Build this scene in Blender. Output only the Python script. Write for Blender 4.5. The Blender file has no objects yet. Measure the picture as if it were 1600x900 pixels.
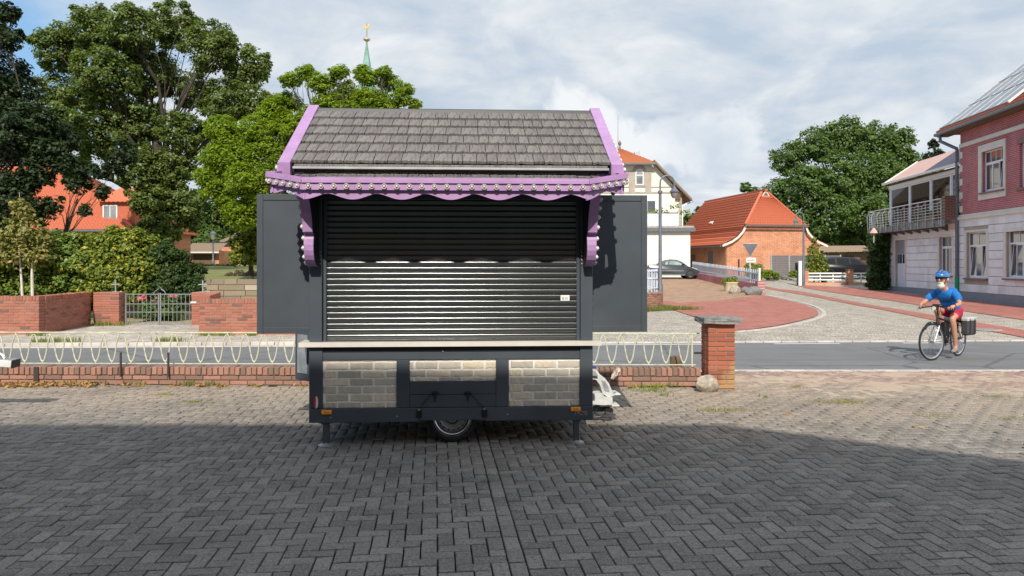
import bpy, bmesh, math, random
import numpy as np
from mathutils import Vector, Matrix
random.seed(7); RNG = np.random.default_rng(7)
S = bpy.context.scene
COL = S.collection
F, HZ, CAMZ = 1170.0, 412.0, 1.70          # focal length in photo pixels, horizon row, eye height
# ---------------------------------------------------------------- camera
cd = bpy.data.cameras.new('camera'); cam = bpy.data.objects.new('camera', cd); COL.objects.link(cam)
cam.location = (0, 0, CAMZ); cam.rotation_euler = (math.radians(90), 0, 0)
cd.sensor_width = 36; cd.lens = F / 1600 * 36; cd.shift_y = -(450 - HZ) / 1600
cd.clip_start = 0.05; cd.clip_end = 3000
S.camera = cam
S.view_settings.view_transform = 'Standard'; S.view_settings.look = 'None'
S.view_settings.exposure = 0.12; S.view_settings.gamma = 1.0
# ---------------------------------------------------------------- sun and sky
SUN_EL, SUN_AZ = 39.0, 2.0
sl = bpy.data.lights.new('sun', 'SUN'); sl.energy = 4.4; sl.angle = math.radians(0.5); sl.color = (1.0, 0.93, 0.82)
so = bpy.data.objects.new('sun', sl); COL.objects.link(so)
so.rotation_euler = (math.radians(90 - SUN_EL), 0, math.radians(-SUN_AZ))
W = bpy.data.worlds.new('World'); S.world = W; W.use_nodes = True
def build_world():
    nt = W.node_tree; N = nt.nodes; L = nt.links; N.clear()
    out = N.new('ShaderNodeOutputWorld'); bg = N.new('ShaderNodeBackground'); bg.inputs[1].default_value = 0.125
    L.new(bg.outputs[0], out.inputs[0])
    sky = N.new('ShaderNodeTexSky'); sky.sky_type = 'NISHITA'; sky.sun_disc = False
    sky.sun_elevation = math.radians(SUN_EL); sky.sun_rotation = math.radians(180 - SUN_AZ)
    sky.air_density = 1.0; sky.dust_density = 0.6; sky.ozone_density = 1.5
    tc = N.new('ShaderNodeTexCoord'); sep = N.new('ShaderNodeSeparateXYZ'); L.new(tc.outputs['Generated'], sep.inputs[0])
    def M(op, a, b=None, clamp=False):
        n = N.new('ShaderNodeMath'); n.operation = op; n.use_clamp = clamp
        for i, v in enumerate((a, b)):
            if v is None: continue
            if isinstance(v, (int, float)): n.inputs[i].default_value = v
            else: L.new(v, n.inputs[i])
        return n.outputs[0]
    za = M('MAXIMUM', sep.outputs[2], 0.0)
    zd = M('ADD', za, 0.22)
    cx = M('DIVIDE', sep.outputs[0], zd); cy = M('DIVIDE', sep.outputs[1], zd)
    cv = N.new('ShaderNodeCombineXYZ'); L.new(cx, cv.inputs[0]); L.new(cy, cv.inputs[1]); L.new(M('MULTIPLY', sep.outputs[2], 1.0), cv.inputs[2])
    def noise(scale, det, dist=0.0, vec=None, off=(0, 0, 0), rough=0.5):
        mp = N.new('ShaderNodeMapping'); mp.inputs['Location'].default_value = off
        L.new(vec or cv.outputs[0], mp.inputs[0])
        n = N.new('ShaderNodeTexNoise'); n.inputs['Scale'].default_value = scale; n.inputs['Detail'].default_value = det
        n.inputs['Roughness'].default_value = rough; n.inputs['Distortion'].default_value = dist
        L.new(mp.outputs[0], n.inputs[0]); return n.outputs['Fac']
    def ramp(fac, stops):
        r = N.new('ShaderNodeValToRGB'); e = r.color_ramp.elements
        e[0].position, e[0].color = stops[0][0], (*stops[0][1], 1); e[1].position, e[1].color = stops[-1][0], (*stops[-1][1], 1)
        for p, c in stops[1:-1]:
            x = e.new(p); x.color = (*c, 1)
        L.new(fac, r.inputs[0]); return r.outputs[0]
    # sheet of cloud: shaded grey-blue bellies to white lit parts
    n1 = noise(2.5, 9, 0.5, off=(3.1, 1.2, 0), rough=0.58); n2 = noise(7.0, 6, 0.6, off=(1, 4, 2)); n3 = noise(0.8, 3, off=(8, 2, 1))
    t = M('ADD', M('MULTIPLY', n1, 0.72), M('ADD', M('MULTIPLY', n2, 0.26), M('MULTIPLY', n3, 0.22)))
    cl = ramp(t, [(0.0, (3.4, 4.1, 5.0)), (0.48, (3.9, 4.6, 5.45)), (0.565, (4.6, 5.15, 5.8)), (0.65, (5.4, 5.8, 6.2)), (0.78, (6.6, 6.8, 7.0))])
    # veil: how much of the blue shows between the clouds (more of it to the upper left)
    v = M('ADD', noise(1.3, 8, 0.3, off=(5.5, 0, 3), rough=0.55), M('MULTIPLY', M('SUBTRACT', M('MULTIPLY', sep.outputs[0], -1.0), 0.34), 0.9))
    hole = ramp(v, [(0.60, (0, 0, 0)), (0.78, (1, 1, 1))])
    mx = N.new('ShaderNodeMix'); mx.data_type = 'RGBA'; L.new(hole, mx.inputs['Factor']); L.new(cl, mx.inputs['A'])
    bl = N.new('ShaderNodeMix'); bl.data_type = 'RGBA'; bl.inputs['Factor'].default_value = 0.6
    L.new(sky.outputs[0], bl.inputs['A']); bl.inputs['B'].default_value = (2.2, 4.3, 6.8, 1)
    L.new(bl.outputs['Result'], mx.inputs['B'])
    # cumulus heads low over the horizon
    e = noise(5.2, 8, 0.25, vec=tc.outputs['Generated'], off=(0.35, 0.2, 0.1), rough=0.55)
    hgt = M('MULTIPLY', M('ABSOLUTE', M('SUBTRACT', za, 0.15)), 2.6)
    cu = ramp(M('SUBTRACT', e, hgt), [(0.43, (0, 0, 0)), (0.49, (1, 1, 1))])
    mx2 = N.new('ShaderNodeMix'); mx2.data_type = 'RGBA'; L.new(cu, mx2.inputs['Factor']); L.new(mx.outputs['Result'], mx2.inputs['A'])
    cc = ramp(noise(9, 6, vec=tc.outputs['Generated'], off=(0, 0, -0.03)), [(0.35, (4.7, 5.3, 6.0)), (0.6, (6.7, 6.9, 7.1))]); L.new(cc, mx2.inputs['B'])
    L.new(mx2.outputs['Result'], bg.inputs[0])
build_world()
# ---------------------------------------------------------------- helpers: placing
def ginterp(Y):
    xs = [(-1e4, 0), (30, 0), (45, .22), (55, .65), (70, 1.0), (120, 1.5), (400, 3.0), (1e4, 3.0)]
    for (a, p), (b, q) in zip(xs, xs[1:]):
        if a <= Y <= b: return p + (q - p) * (Y - a) / (b - a)
    return 0
def G(px, py, z=0.0):
    """where the line of sight through a photo pixel meets the terrain"""
    k = (px - 800) / F; Y = 3.0
    while Y < 500:
        if CAMZ - (py - HZ) * Y / F <= ginterp(Y): break
        Y += 0.02 if Y < 40 else 0.1
    return Vector((k * Y, Y, ginterp(Y) + z))
def P(px, py, Y): return Vector(((px - 800) / F * Y, Y, CAMZ - (py - HZ) / F * Y))
class Frame:
    def __init__(s, x, y, deg): s.o = Vector((x, y)); a = math.radians(deg); s.ux = Vector((math.cos(a), math.sin(a))); s.uy = Vector((-math.sin(a), math.cos(a)))
    def hit(s, px, py, ly=0.0):
        r = Vector(((px - 800) / F, 1.0)); Y = (ly + s.o.dot(s.uy)) / r.dot(s.uy)
        return ((r * Y - s.o).dot(s.ux), CAMZ - (py - HZ) / F * Y)
    def w(s, lx, ly, z=0): p = s.o + s.ux * lx + s.uy * ly; return Vector((p.x, p.y, z))
# ---------------------------------------------------------------- helpers: objects
def tag(o, label=None, cat=None, group=None, kind=None):
    if label: o['label'] = label
    if cat: o['category'] = cat
    if group: o['group'] = group
    if kind: o['kind'] = kind
    return o
def empty(name, loc=(0, 0, 0), rz=0.0, label=None, cat=None, group=None):
    o = bpy.data.objects.new(name, None); COL.objects.link(o); o.location = loc; o.rotation_euler = (0, 0, rz); o.empty_display_size = .1
    return tag(o, label, cat, group)
def link(name, me, parent=None, loc=None, rot=None, scale=None):
    o = bpy.data.objects.new(name, me); COL.objects.link(o)
    if parent: o.parent = parent
    if loc is not None: o.location = loc
    if rot is not None: o.rotation_euler = rot
    if scale is not None: o.scale = scale
    return o
def dup(o, parent=None):
    c = o.copy(); COL.objects.link(c)
    if parent: c.parent = parent
    for ch in list(o.children): dup(ch, c)
    return c
class MB:
    def __init__(s): s.v = []; s.f = []; s.m = []; s.mi = 0
    def add(s, vs, fs):
        b = len(s.v); s.v += [tuple(p) for p in vs]; s.f += [tuple(b + i for i in f) for f in fs]; s.m += [s.mi] * len(fs); return s
    def box(s, x0, x1, y0, y1, z0, z1):
        return s.add([(x0, y0, z0), (x1, y0, z0), (x1, y1, z0), (x0, y1, z0), (x0, y0, z1), (x1, y0, z1), (x1, y1, z1), (x0, y1, z1)],
                     [(0, 3, 2, 1), (4, 5, 6, 7), (0, 1, 5, 4), (1, 2, 6, 5), (2, 3, 7, 6), (3, 0, 4, 7)])
    def bbox(s, x0, x1, y0, y1, z0, z1, b=.006):
        """box with chamfered edges"""
        bm = bmesh.new(); bmesh.ops.create_cube(bm, size=1)
        bmesh.ops.scale(bm, vec=(x1 - x0, y1 - y0, z1 - z0), verts=bm.verts)
        bmesh.ops.translate(bm, vec=((x0 + x1) / 2, (y0 + y1) / 2, (z0 + z1) / 2), verts=bm.verts)
        bmesh.ops.bevel(bm, geom=bm.edges[:], offset=b, segments=1, affect='EDGES')
        bm.verts.index_update(); s.add([v.co for v in bm.verts], [[v.index for v in f.verts] for f in bm.faces]); bm.free(); return s
    def beam(s, p, q, w, h, up=(0, 0, 1)):
        p, q, up = Vector(p), Vector(q), Vector(up); d = (q - p).normalized(); x = d.cross(up)
        if x.length < 1e-4: x = d.cross(Vector((1, 0, 0)))
        x.normalize(); y = x.cross(d).normalized(); x = x * w / 2; y = y * h / 2
        return s.add([p - x - y, p + x - y, p + x + y, p - x + y, q - x - y, q + x - y, q + x + y, q - x + y],
                     [(0, 3, 2, 1), (4, 5, 6, 7), (0, 1, 5, 4), (1, 2, 6, 5), (2, 3, 7, 6), (3, 0, 4, 7)])
    def tube(s, pts, r, n=8, caps=True):
        pts = [Vector(p) for p in pts]; rs = r if isinstance(r, (list, tuple)) else [r] * len(pts)
        vs = []; prev = None
        for i, p in enumerate(pts):
            d = (pts[min(i + 1, len(pts) - 1)] - pts[max(i - 1, 0)]); d = d.normalized() if d.length > 1e-9 else Vector((0, 0, 1))
            if prev is None:
                a = d.cross(Vector((0, 0, 1)));  a = a if a.length > 1e-3 else d.cross(Vector((1, 0, 0)))
            else: a = prev - d * prev.dot(d)
            a = a.normalized(); prev = a; b = d.cross(a)
            for k in range(n):
                t = 2 * math.pi * k / n; vs.append(p + (a * math.cos(t) + b * math.sin(t)) * rs[i])
        fs = [(i * n + k, i * n + (k + 1) % n, (i + 1) * n + (k + 1) % n, (i + 1) * n + k) for i in range(len(pts) - 1) for k in range(n)]
        if caps: fs += [tuple(range(n - 1, -1, -1)), tuple((len(pts) - 1) * n + k for k in range(n))]
        return s.add(vs, fs)
    def lathe(s, prof, n=16, o=(0, 0, 0), ax='z', cap=True):
        vs = []; o = Vector(o)
        for r, h in prof:
            for k in range(n):
                t = 2 * math.pi * k / n; c, d = r * math.cos(t), r * math.sin(t)
                v = {'z': (c, d, h), 'y': (c, h, d), 'x': (h, c, d)}[ax]; vs.append(o + Vector(v))
        fs = [(i * n + k, i * n + (k + 1) % n, (i + 1) * n + (k + 1) % n, (i + 1) * n + k) for i in range(len(prof) - 1) for k in range(n)]
        if cap: fs += [tuple(range(n - 1, -1, -1)), tuple((len(prof) - 1) * n + k for k in range(n))]
        return s.add(vs, fs)
    def prism(s, poly, a, b, plane='xy'):
        """polygon (2D) extruded from a to b along the third axis"""
        def m(p, h): return {'xy': (p[0], p[1], h), 'xz': (p[0], h, p[1]), 'yz': (h, p[0], p[1])}[plane]
        n = len(poly)
        return s.add([m(p, a) for p in poly] + [m(p, b) for p in poly],
                     [tuple(range(n - 1, -1, -1)), tuple(range(n, 2 * n))] + [(i, (i + 1) % n, n + (i + 1) % n, n + i) for i in range(n)])
    def quad(s, a, b, c, d): return s.add([a, b, c, d], [(0, 1, 2, 3)])
    def mesh(s, name, mats, smooth=False, fix=True):
        me = bpy.data.meshes.new(name); me.from_pydata(s.v, [], s.f)
        for m in (mats if isinstance(mats, (list, tuple)) else [mats]): me.materials.append(m)
        if any(s.m): me.polygons.foreach_set('material_index', s.m)
        if fix:
            bm = bmesh.new(); bm.from_mesh(me); bmesh.ops.recalc_face_normals(bm, faces=bm.faces); bm.to_mesh(me); bm.free()
        if smooth:
            me.polygons.foreach_set('use_smooth', [True] * len(me.polygons))
            try: me.set_sharp_from_angle(angle=math.radians(38))
            except Exception: pass
        me.update(); return me
    def build(s, name, mats, parent=None, smooth=False, loc=None, rot=None, fix=True):
        return link(name, s.mesh(name, mats, smooth, fix), parent, loc, rot)
def np_mesh(name, V, Fq, mat, attr=None, smooth=False):
    me = bpy.data.meshes.new(name); n = len(V); m = len(Fq); k = Fq.shape[1]
    me.vertices.add(n); me.vertices.foreach_set('co', V.astype(np.float32).ravel())
    me.loops.add(m * k); me.loops.foreach_set('vertex_index', Fq.astype(np.int32).ravel())
    me.polygons.add(m); me.polygons.foreach_set('loop_start', np.arange(0, m * k, k, dtype=np.int32))
    if smooth: me.polygons.foreach_set('use_smooth', np.ones(m, dtype=bool))
    if attr is not None:
        a = me.attributes.new('tint', 'FLOAT', 'FACE'); a.data.foreach_set('value', attr.astype(np.float32))
    me.materials.append(mat); me.update(calc_edges=True); me.validate(); return me
# ---------------------------------------------------------------- materials
def new_mat(name):
    m = bpy.data.materials.new(name); m.use_nodes = True; N = m.node_tree.nodes; return m, N, m.node_tree.links, N['Principled BSDF']
class NB:
    def __init__(s, m): s.N = m.node_tree.nodes; s.L = m.node_tree.links
    def val(s, node, i, v):
        if v is None: return
        if hasattr(v, 'is_linked') or isinstance(v, bpy.types.NodeSocket): s.L.new(v, node.inputs[i])
        else: node.inputs[i].default_value = (*v, 1) if isinstance(v, tuple) and len(v) == 3 and node.inputs[i].type == 'RGBA' else v
    def math(s, op, a, b=None, clamp=False):
        n = s.N.new('ShaderNodeMath'); n.operation = op; n.use_clamp = clamp; s.val(n, 0, a); s.val(n, 1, b); return n.outputs[0]
    def mix(s, f, a, b, mode='MIX'):
        n = s.N.new('ShaderNodeMix'); n.data_type = 'RGBA'; n.blend_type = mode
        s.val(n, 'Factor', f) if not isinstance(f, float) else setattr(n.inputs['Factor'], 'default_value', f)
        for k, v in (('A', a), ('B', b)):
            if isinstance(v, tuple): n.inputs[k].default_value = (*v[:3], 1)
            else: s.L.new(v, n.inputs[k])
        return n.outputs['Result']
    def noise(s, scale, vec, det=4, rough=.55, dist=0.0):
        n = s.N.new('ShaderNodeTexNoise'); n.inputs['Scale'].default_value = scale; n.inputs['Detail'].default_value = det
        n.inputs['Roughness'].default_value = rough; n.inputs['Distortion'].default_value = dist
        if vec is not None: s.L.new(vec, n.inputs[0])
        return n.outputs['Fac']
    def ramp(s, f, a, b, ca=(0, 0, 0), cb=(1, 1, 1)):
        r = s.N.new('ShaderNodeValToRGB'); e = r.color_ramp.elements; e[0].position = a; e[1].position = b
        e[0].color = (*ca, 1); e[1].color = (*cb, 1); s.L.new(f, r.inputs[0]); return r.outputs[0]
    def obj(s): return s.N.new('ShaderNodeTexCoord').outputs['Object']
    def pos(s): return s.N.new('ShaderNodeNewGeometry').outputs['Position']
    def rnd(s):
        a = s.N.new('ShaderNodeObjectInfo').outputs['Random']; g = s.N.new('ShaderNodeNewGeometry')
        return s.math('FRACT', s.math('ADD', a, g.outputs['Random Per Island']))
    def bump(s, h, strength, dist=.01):
        b = s.N.new('ShaderNodeBump'); b.inputs['Strength'].default_value = strength; b.inputs['Distance'].default_value = dist
        s.L.new(h, b.inputs['Height']); s.L.new(b.outputs[0], s.N['Principled BSDF'].inputs['Normal'])
    def base(s, c): s.val(s.N['Principled BSDF'], 'Base Color', c)
def plain(name, col, rough=.6, metal=0., var=.12, scale=6., bump=.0, bscale=40., dirt=None, dirt_amt=.4, coat=0., spec=.5, rand=0.):
    m, N, L, B = new_mat(name); n = NB(m); o = n.pos() if scale < 0 else n.obj(); scale = abs(scale)
    f = n.noise(scale, o, 5)
    dark = tuple(c * (1 - var * 1.6) for c in col); light = tuple(min(1, c * (1 + var)) for c in col)
    c = n.ramp(f, .3, .7, dark, light)
    if rand:
        r = n.rnd(); c = n.mix(r, n.mix(1.0, c, (1 - rand,) * 3, 'MULTIPLY'), n.mix(1.0, c, (1 + rand,) * 3, 'MULTIPLY'))
    if dirt:
        d = n.ramp(n.noise(scale * .35, o, 6, .65), .5, .72); c = n.mix(n.math('MULTIPLY', d, dirt_amt), c, dirt)
    n.base(c); B.inputs['Roughness'].default_value = rough; B.inputs['Metallic'].default_value = metal
    B.inputs['Coat Weight'].default_value = coat; B.inputs['Specular IOR Level'].default_value = spec
    if bump: n.bump(n.noise(bscale, o, 6, .6), bump)
    return m
def glass_mat(name, col=(.05, .06, .07), rough=.04):
    m, N, L, B = new_mat(name); n = NB(m); n.base(n.ramp(n.noise(1.2, n.obj(), 3), .35, .65, tuple(c * .6 for c in col), tuple(c * 1.5 for c in col)))
    B.inputs['Roughness'].default_value = rough; B.inputs['Specular IOR Level'].default_value = 1.0; B.inputs['Coat Weight'].default_value = .6; B.inputs['Coat Roughness'].default_value = .03
    n.bump(n.noise(1.5, n.obj(), 2), .05, .05); return m
def clear_glass(name, tint=(.9, .95, .95)):
    m, N, L, B = new_mat(name); N.remove(B); out = N['Material Output']
    t = N.new('ShaderNodeBsdfTransparent'); t.inputs[0].default_value = (*tint, 1); g = N.new('ShaderNodeBsdfGlossy'); g.inputs['Roughness'].default_value = .03
    fr = N.new('ShaderNodeFresnel'); fr.inputs[0].default_value = 1.5; mx = N.new('ShaderNodeMixShader')
    L.new(fr.outputs[0], mx.inputs[0]); L.new(t.outputs[0], mx.inputs[1]); L.new(g.outputs[0], mx.inputs[2]); L.new(mx.outputs[0], out.inputs[0]); return m
def brick_unit(name, c1, c2, c3, dirt=(.16, .13, .08), rough=.85, dark=.12, lichen=False):
    """one brick = one object or island: its colour differs from the next"""
    m, N, L, B = new_mat(name); n = NB(m); r = n.rnd(); p = n.pos()
    a = n.mix(n.ramp(r, .1, .9), c1, c2); r2 = n.math('FRACT', n.math('MULTIPLY', r, 7.31))
    a = n.mix(n.ramp(r2, 1 - dark - .05, 1 - dark + .02), a, c3)
    a = n.mix(n.math('MULTIPLY', n.ramp(n.noise(28, p, 5, .7), .45, .8), .45), a, dirt)
    a = n.mix(n.ramp(n.noise(1.1, p, 5, .6), .5, .75), a, n.mix(.35, a, dirt))
    if lichen:                                   # yellow lichen low on the right of the pier
        sp = N.new('ShaderNodeSeparateXYZ'); L.new(p, sp.inputs[0])
        k = n.math('ADD', n.math('MULTIPLY', n.math('SUBTRACT', .34, sp.outputs[2]), 5.0), n.math('MULTIPLY', n.math('SUBTRACT', sp.outputs[0], 2.86), 6.0))
        k = n.math('ADD', k, n.math('MULTIPLY', n.math('SUBTRACT', n.noise(12, p, 5, .7), .6), 3.0)); a = n.mix(n.math('MULTIPLY', n.ramp(k, .2, .9), .6), a, (.42, .30, .12))
    n.base(a); B.inputs['Roughness'].default_value = rough; n.bump(n.noise(90, p, 6, .6), .5, .006); return m
def brick_tex(name, c1, c2, mort, bw=.25, bh=.0765, axis='x', msize=.012, weather=None):
    """far-off brickwork too small to pick apart"""
    m, N, L, B = new_mat(name); n = NB(m); o = n.obj(); sp = N.new('ShaderNodeSeparateXYZ'); L.new(o, sp.inputs[0])
    cb = N.new('ShaderNodeCombineXYZ'); L.new(sp.outputs[0 if axis == 'x' else 1], cb.inputs[0]); L.new(sp.outputs[2], cb.inputs[1])
    t = N.new('ShaderNodeTexBrick'); t.inputs['Scale'].default_value = 1; t.inputs['Brick Width'].default_value = bw; t.inputs['Row Height'].default_value = bh
    t.inputs['Mortar Size'].default_value = msize; t.inputs['Color1'].default_value = (*c1, 1); t.inputs['Color2'].default_value = (*c2, 1); t.inputs['Mortar'].default_value = (*mort, 1)
    L.new(cb.outputs[0], t.inputs[0]); c = t.outputs['Color']
    c = n.mix(.5, c, n.ramp(n.noise(.9, o, 6, .65), .3, .7, (.55, .5, .48), (1.35, 1.35, 1.35)), 'MULTIPLY')
    if weather: c = n.mix(n.math('MULTIPLY', n.ramp(n.noise(.5, o, 6, .7), .52, .7), .6), c, weather)
    n.base(c); B.inputs['Roughness'].default_value = .9; n.bump(t.outputs['Fac'], -.3, .01); return m
M = {}
M['anthracite'] = plain('anthracite_paint', (.060, .074, .090), .42, var=.10, scale=2.5, dirt=(.10, .105, .11), dirt_amt=.35, spec=.5, bump=.03, bscale=6)
M['anthracite_dark'] = plain('anthracite_seal', (.012, .014, .017), .5)
M['slat'] = plain('shutter_aluminium', (.13, .14, .142), .20, metal=.70, var=.06, scale=3, spec=.7)
M['lilac'] = plain('lilac_paint', (.43, .255, .49), .5, var=.10, scale=5, dirt=(.27, .17, .30), dirt_amt=.5, bump=.12, bscale=25)
M['black'] = plain('black_plastic', (.012, .012, .013), .45)
M['rubber'] = plain('tyre_rubber', (.022, .022, .023), .8, var=.2, scale=20, bump=.2, bscale=60)
M['chrome'] = plain('bright_metal', (.62, .62, .63), .22, metal=1, var=.1)
M['steel'] = plain('wheel_steel', (.33, .34, .35), .38, metal=.8, var=.15, scale=12)
M['glass_dark'] = plain('dark_car_glass', (.012, .014, .017), .08, spec=.5)
M['balcony_brick'] = brick_tex('balcony_pier_brick', (.20, .07, .05), (.14, .05, .04), (.25, .20, .17), .25, .077, 'y', .010)
M['glass_turq'] = glass_mat('tinted_car_glass', (.30, .40, .38))
M['steel_dark'] = plain('wheel_steel_dark', (.15, .15, .155), .45, metal=.4)
M['galv'] = plain('galvanised_steel', (.50, .52, .53), .42, metal=.6, var=.2, scale=9, dirt=(.25, .23, .2))
def brushed(m, sx=260, st=.09):
    n = NB(m); mp = n.N.new('ShaderNodeMapping'); mp.inputs['Scale'].default_value = (sx, 2, 2); n.L.new(n.obj(), mp.inputs[0]); n.bump(n.noise(1.0, mp.outputs[0], 3, .6), st, .004)
brushed(M['slat'])
M['counter'] = plain('counter_top', (.62, .58, .53), .5, var=.06, scale=4, dirt=(.45, .40, .34), dirt_amt=.5)
M['white'] = plain('white_paint', (.78, .78, .76), .45, var=.04, scale=3)
M['white_dull'] = plain('white_plastic', (.66, .66, .65), .5, var=.08, scale=8)
M['amber'] = plain('amber_plastic', (.85, .27, .01), .25, coat=.5)
M['amber_light'] = plain('amber_reflector', (.95, .48, .06), .15, coat=.8)
M['red_lens'] = plain('red_lens', (.55, .01, .02), .2, coat=.8)
M['glass_bulb'] = plain('bulb_glass', (.74, .68, .56), .10, coat=.8, spec=.9)
M['bulb_cup'] = plain('bulb_cup', (.74, .73, .70), .3, metal=.2)
M['glass'] = glass_mat('window_glass')
M['glass_pale'] = glass_mat('window_glass_pale', (.22, .23, .23))
M['clear'] = clear_glass('clear_glass')
M['mortar_light'] = plain('pale_mortar', (.82, .79, .74), .9, bump=.4, bscale=60)
M['mortar_dark'] = plain('dirty_mortar', (.12, .10, .08), .95, var=.3, bump=.4, bscale=50)
M['mortar'] = plain('grey_mortar', (.30, .27, .23), .95, var=.2, bump=.4, bscale=50)
M['facing'] = brick_unit('facing_brick', (.60, .545, .45), (.46, .425, .36), (.70, .61, .46), (.36, .32, .25), dark=.25)
M['brick'] = brick_unit('garden_wall_brick', (.43, .15, .095), (.35, .12, .08), (.20, .09, .065), (.22, .16, .12))
M['brick_old'] = brick_unit('weathered_wall_brick', (.42, .21, .155), (.33, .17, .125), (.24, .14, .105), (.14, .12, .09), dark=.28)
M['brick_pillar'] = brick_unit('pillar_brick', (.42, .125, .065), (.33, .09, .05), (.27, .09, .05), (.22, .12, .07), dark=.1, lichen=True)
M['slate_cap'] = plain('capstone', (.22, .215, .21), .85, var=.25, scale=14, bump=.5, bscale=50)
M['fence'] = plain('peeling_cream_paint', (.60, .62, .46), .6, var=.12, scale=15, dirt=(.16, .13, .08), dirt_amt=.7)
M['rust'] = plain('dark_rusty_steel', (.05, .04, .035), .8)
M['grey_iron'] = plain('grey_iron', (.26, .28, .30), .5, metal=.3)
M['lamp_grey'] = plain('lamp_post_grey', (.15, .16, .19), .5, metal=.2)
M['concrete'] = plain('concrete', (.42, .39, .35), .9, var=.15, scale=5, bump=.4, bscale=30, dirt=(.24, .21, .17))
M['kerb'] = plain('kerb_stone', (.50, .46, .42), .85, var=.12, scale=3, bump=.3, rand=.15)
M['boulder'] = plain('granite_boulder', (.42, .37, .30), .9, var=.35, scale=14, bump=.8, bscale=30, dirt=(.20, .17, .12), dirt_amt=.7)
M['wood'] = plain('old_wood', (.16, .11, .07), .9, var=.3, scale=12, bump=.5)
M['bark'] = plain('bark', (.065, .055, .042), .95, var=.35, scale=8, bump=.8, bscale=12)
M['bark_pale'] = plain('pale_bark', (.62, .56, .50), .85, var=.12, scale=6, bump=.4)
def tile_mat(name, c1, c2, moss, groove=False):
    m, N, L, B = new_mat(name); n = NB(m); p = n.obj(); r = n.rnd()
    a = n.mix(r, c1, c2); a = n.mix(n.math('MULTIPLY', n.ramp(n.noise(7, p, 5, .7), .45, .75), .5), a, moss)
    if groove:
        mp = N.new('ShaderNodeMapping'); mp.inputs['Scale'].default_value = (60, 4, 4); L.new(p, mp.inputs[0])
        g = n.noise(1.0, mp.outputs[0], 3, .6); a = n.mix(n.ramp(g, .35, .55), n.mix(.55, a, (.03, .03, .03)), a); n.bump(g, .8, .012)
    else: n.bump(n.noise(40, p, 4), .3)
    n.base(a); B.inputs['Roughness'].default_value = .8; return m
M['shingle'] = tile_mat('grey_shingle', (.17, .16, .155), (.23, .215, .205), (.12, .10, .11), True)
M['tile_red'] = tile_mat('red_roof_tile', (.64, .175, .09), (.52, .135, .07), (.40, .15, .09))
M['tile_orange'] = tile_mat('orange_roof_tile', (.48, .16, .06), (.36, .10, .04), (.22, .10, .05))
M['tile_old'] = tile_mat('old_roof_tile', (.27, .20, .15), (.20, .14, .10), (.16, .15, .09))
M['render_cream'] = plain('cream_render', (.76, .74, .66), .9, var=.05, scale=.8, dirt=(.5, .46, .38), dirt_amt=.3)
M['render_white'] = plain('white_render', (.78, .77, .71), .9, var=.04, scale=.7, dirt=(.5, .47, .4), dirt_amt=.25)
M['stone_trim'] = plain('grey_stone_trim', (.42, .37, .31), .9, var=.1, scale=2)
M['block'] = plain('painted_stone_block', (.80, .81, .80), .8, var=.05, scale=2.5, bump=.15, bscale=12, dirt=(.38, .35, .31), dirt_amt=.4, rand=.07)
M['trim_cream'] = plain('cream_stone_trim', (.72, .68, .60), .8, var=.06, scale=3)
M['plinth'] = plain('grey_plinth', (.22, .24, .27), .7, var=.08)
M['pink_brick'] = brick_tex('rose_brickwork', (.46, .11, .12), (.38, .09, .10), (.52, .36, .35), .25, .077, 'x', .009)
M['barn_brick'] = brick_tex('barn_brickwork', (.60, .22, .105), (.44, .13, .06), (.62, .42, .28), .30, .095, 'x', .014, (.55, .34, .22))
M['barn_brick_y'] = brick_tex('barn_brickwork_side', (.50, .19, .10), (.40, .13, .065), (.52, .36, .25), .26, .08, 'y', .012, (.45, .28, .2))
M['solar'] = plain('solar_panel_glass', (.035, .045, .085), .28, var=.2, scale=2, spec=.9, coat=.6)
M['alu'] = plain('aluminium_trim', (.62, .64, .66), .35, metal=.7)
M['zinc'] = plain('zinc_gutter', (.17, .18, .19), .45, metal=.4)
M['green_paint'] = plain('green_drain_foot', (.01, .30, .14), .5)
M['brown_tile'] = plain('brown_sill_tile', (.20, .11, .085), .5)
M['frame_white'] = plain('white_window_frame', (.78, .80, .84), .4, var=.03)
M['awning'] = plain('salmon_awning', (.66, .42, .36), .8, var=.05, scale=2)
M['awning_grey'] = plain('mauve_awning', (.30, .24, .28), .8)
M['interior'] = plain('room_interior', (.50, .45, .36), .9, var=.2, scale=1.5)
M['screen'] = plain('grey_privacy_panel', (.13, .135, .145), .7, var=.08)
M['sheet'] = plain('pale_blue_sheet', (.58, .64, .72), .8, var=.06, scale=2)
M['copper'] = plain('green_copper', (.22, .37, .31), .7, var=.2, scale=1.5)
M['gold'] = plain('gilt', (.75, .45, .10), .3, metal=.8)
M['car_grey'] = plain('dark_grey_car_paint', (.065, .075, .08), .2, metal=.4, coat=1.0, var=.04)
M['car_black'] = plain('black_car_paint', (.012, .013, .016), .2, spec=.3, var=.04)
M['navy'] = plain('dark_navy', (.03, .035, .05), .5)
M['planter'] = plain('cream_planter', (.62, .55, .36), .85, var=.15, scale=6, bump=.3)
M['plastic_wrap'] = plain('crumpled_wrap', (.62, .50, .43), .25, var=.3, scale=30, bump=.8, bscale=30, spec=.8)
M['sticker'] = plain('paper_sticker', (.8, .8, .78), .5)
M['ink'] = plain('grey_ink', (.10, .09, .09), .6)
M['plate'] = plain('etched_plate', (.30, .28, .30), .35, metal=.6)
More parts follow.
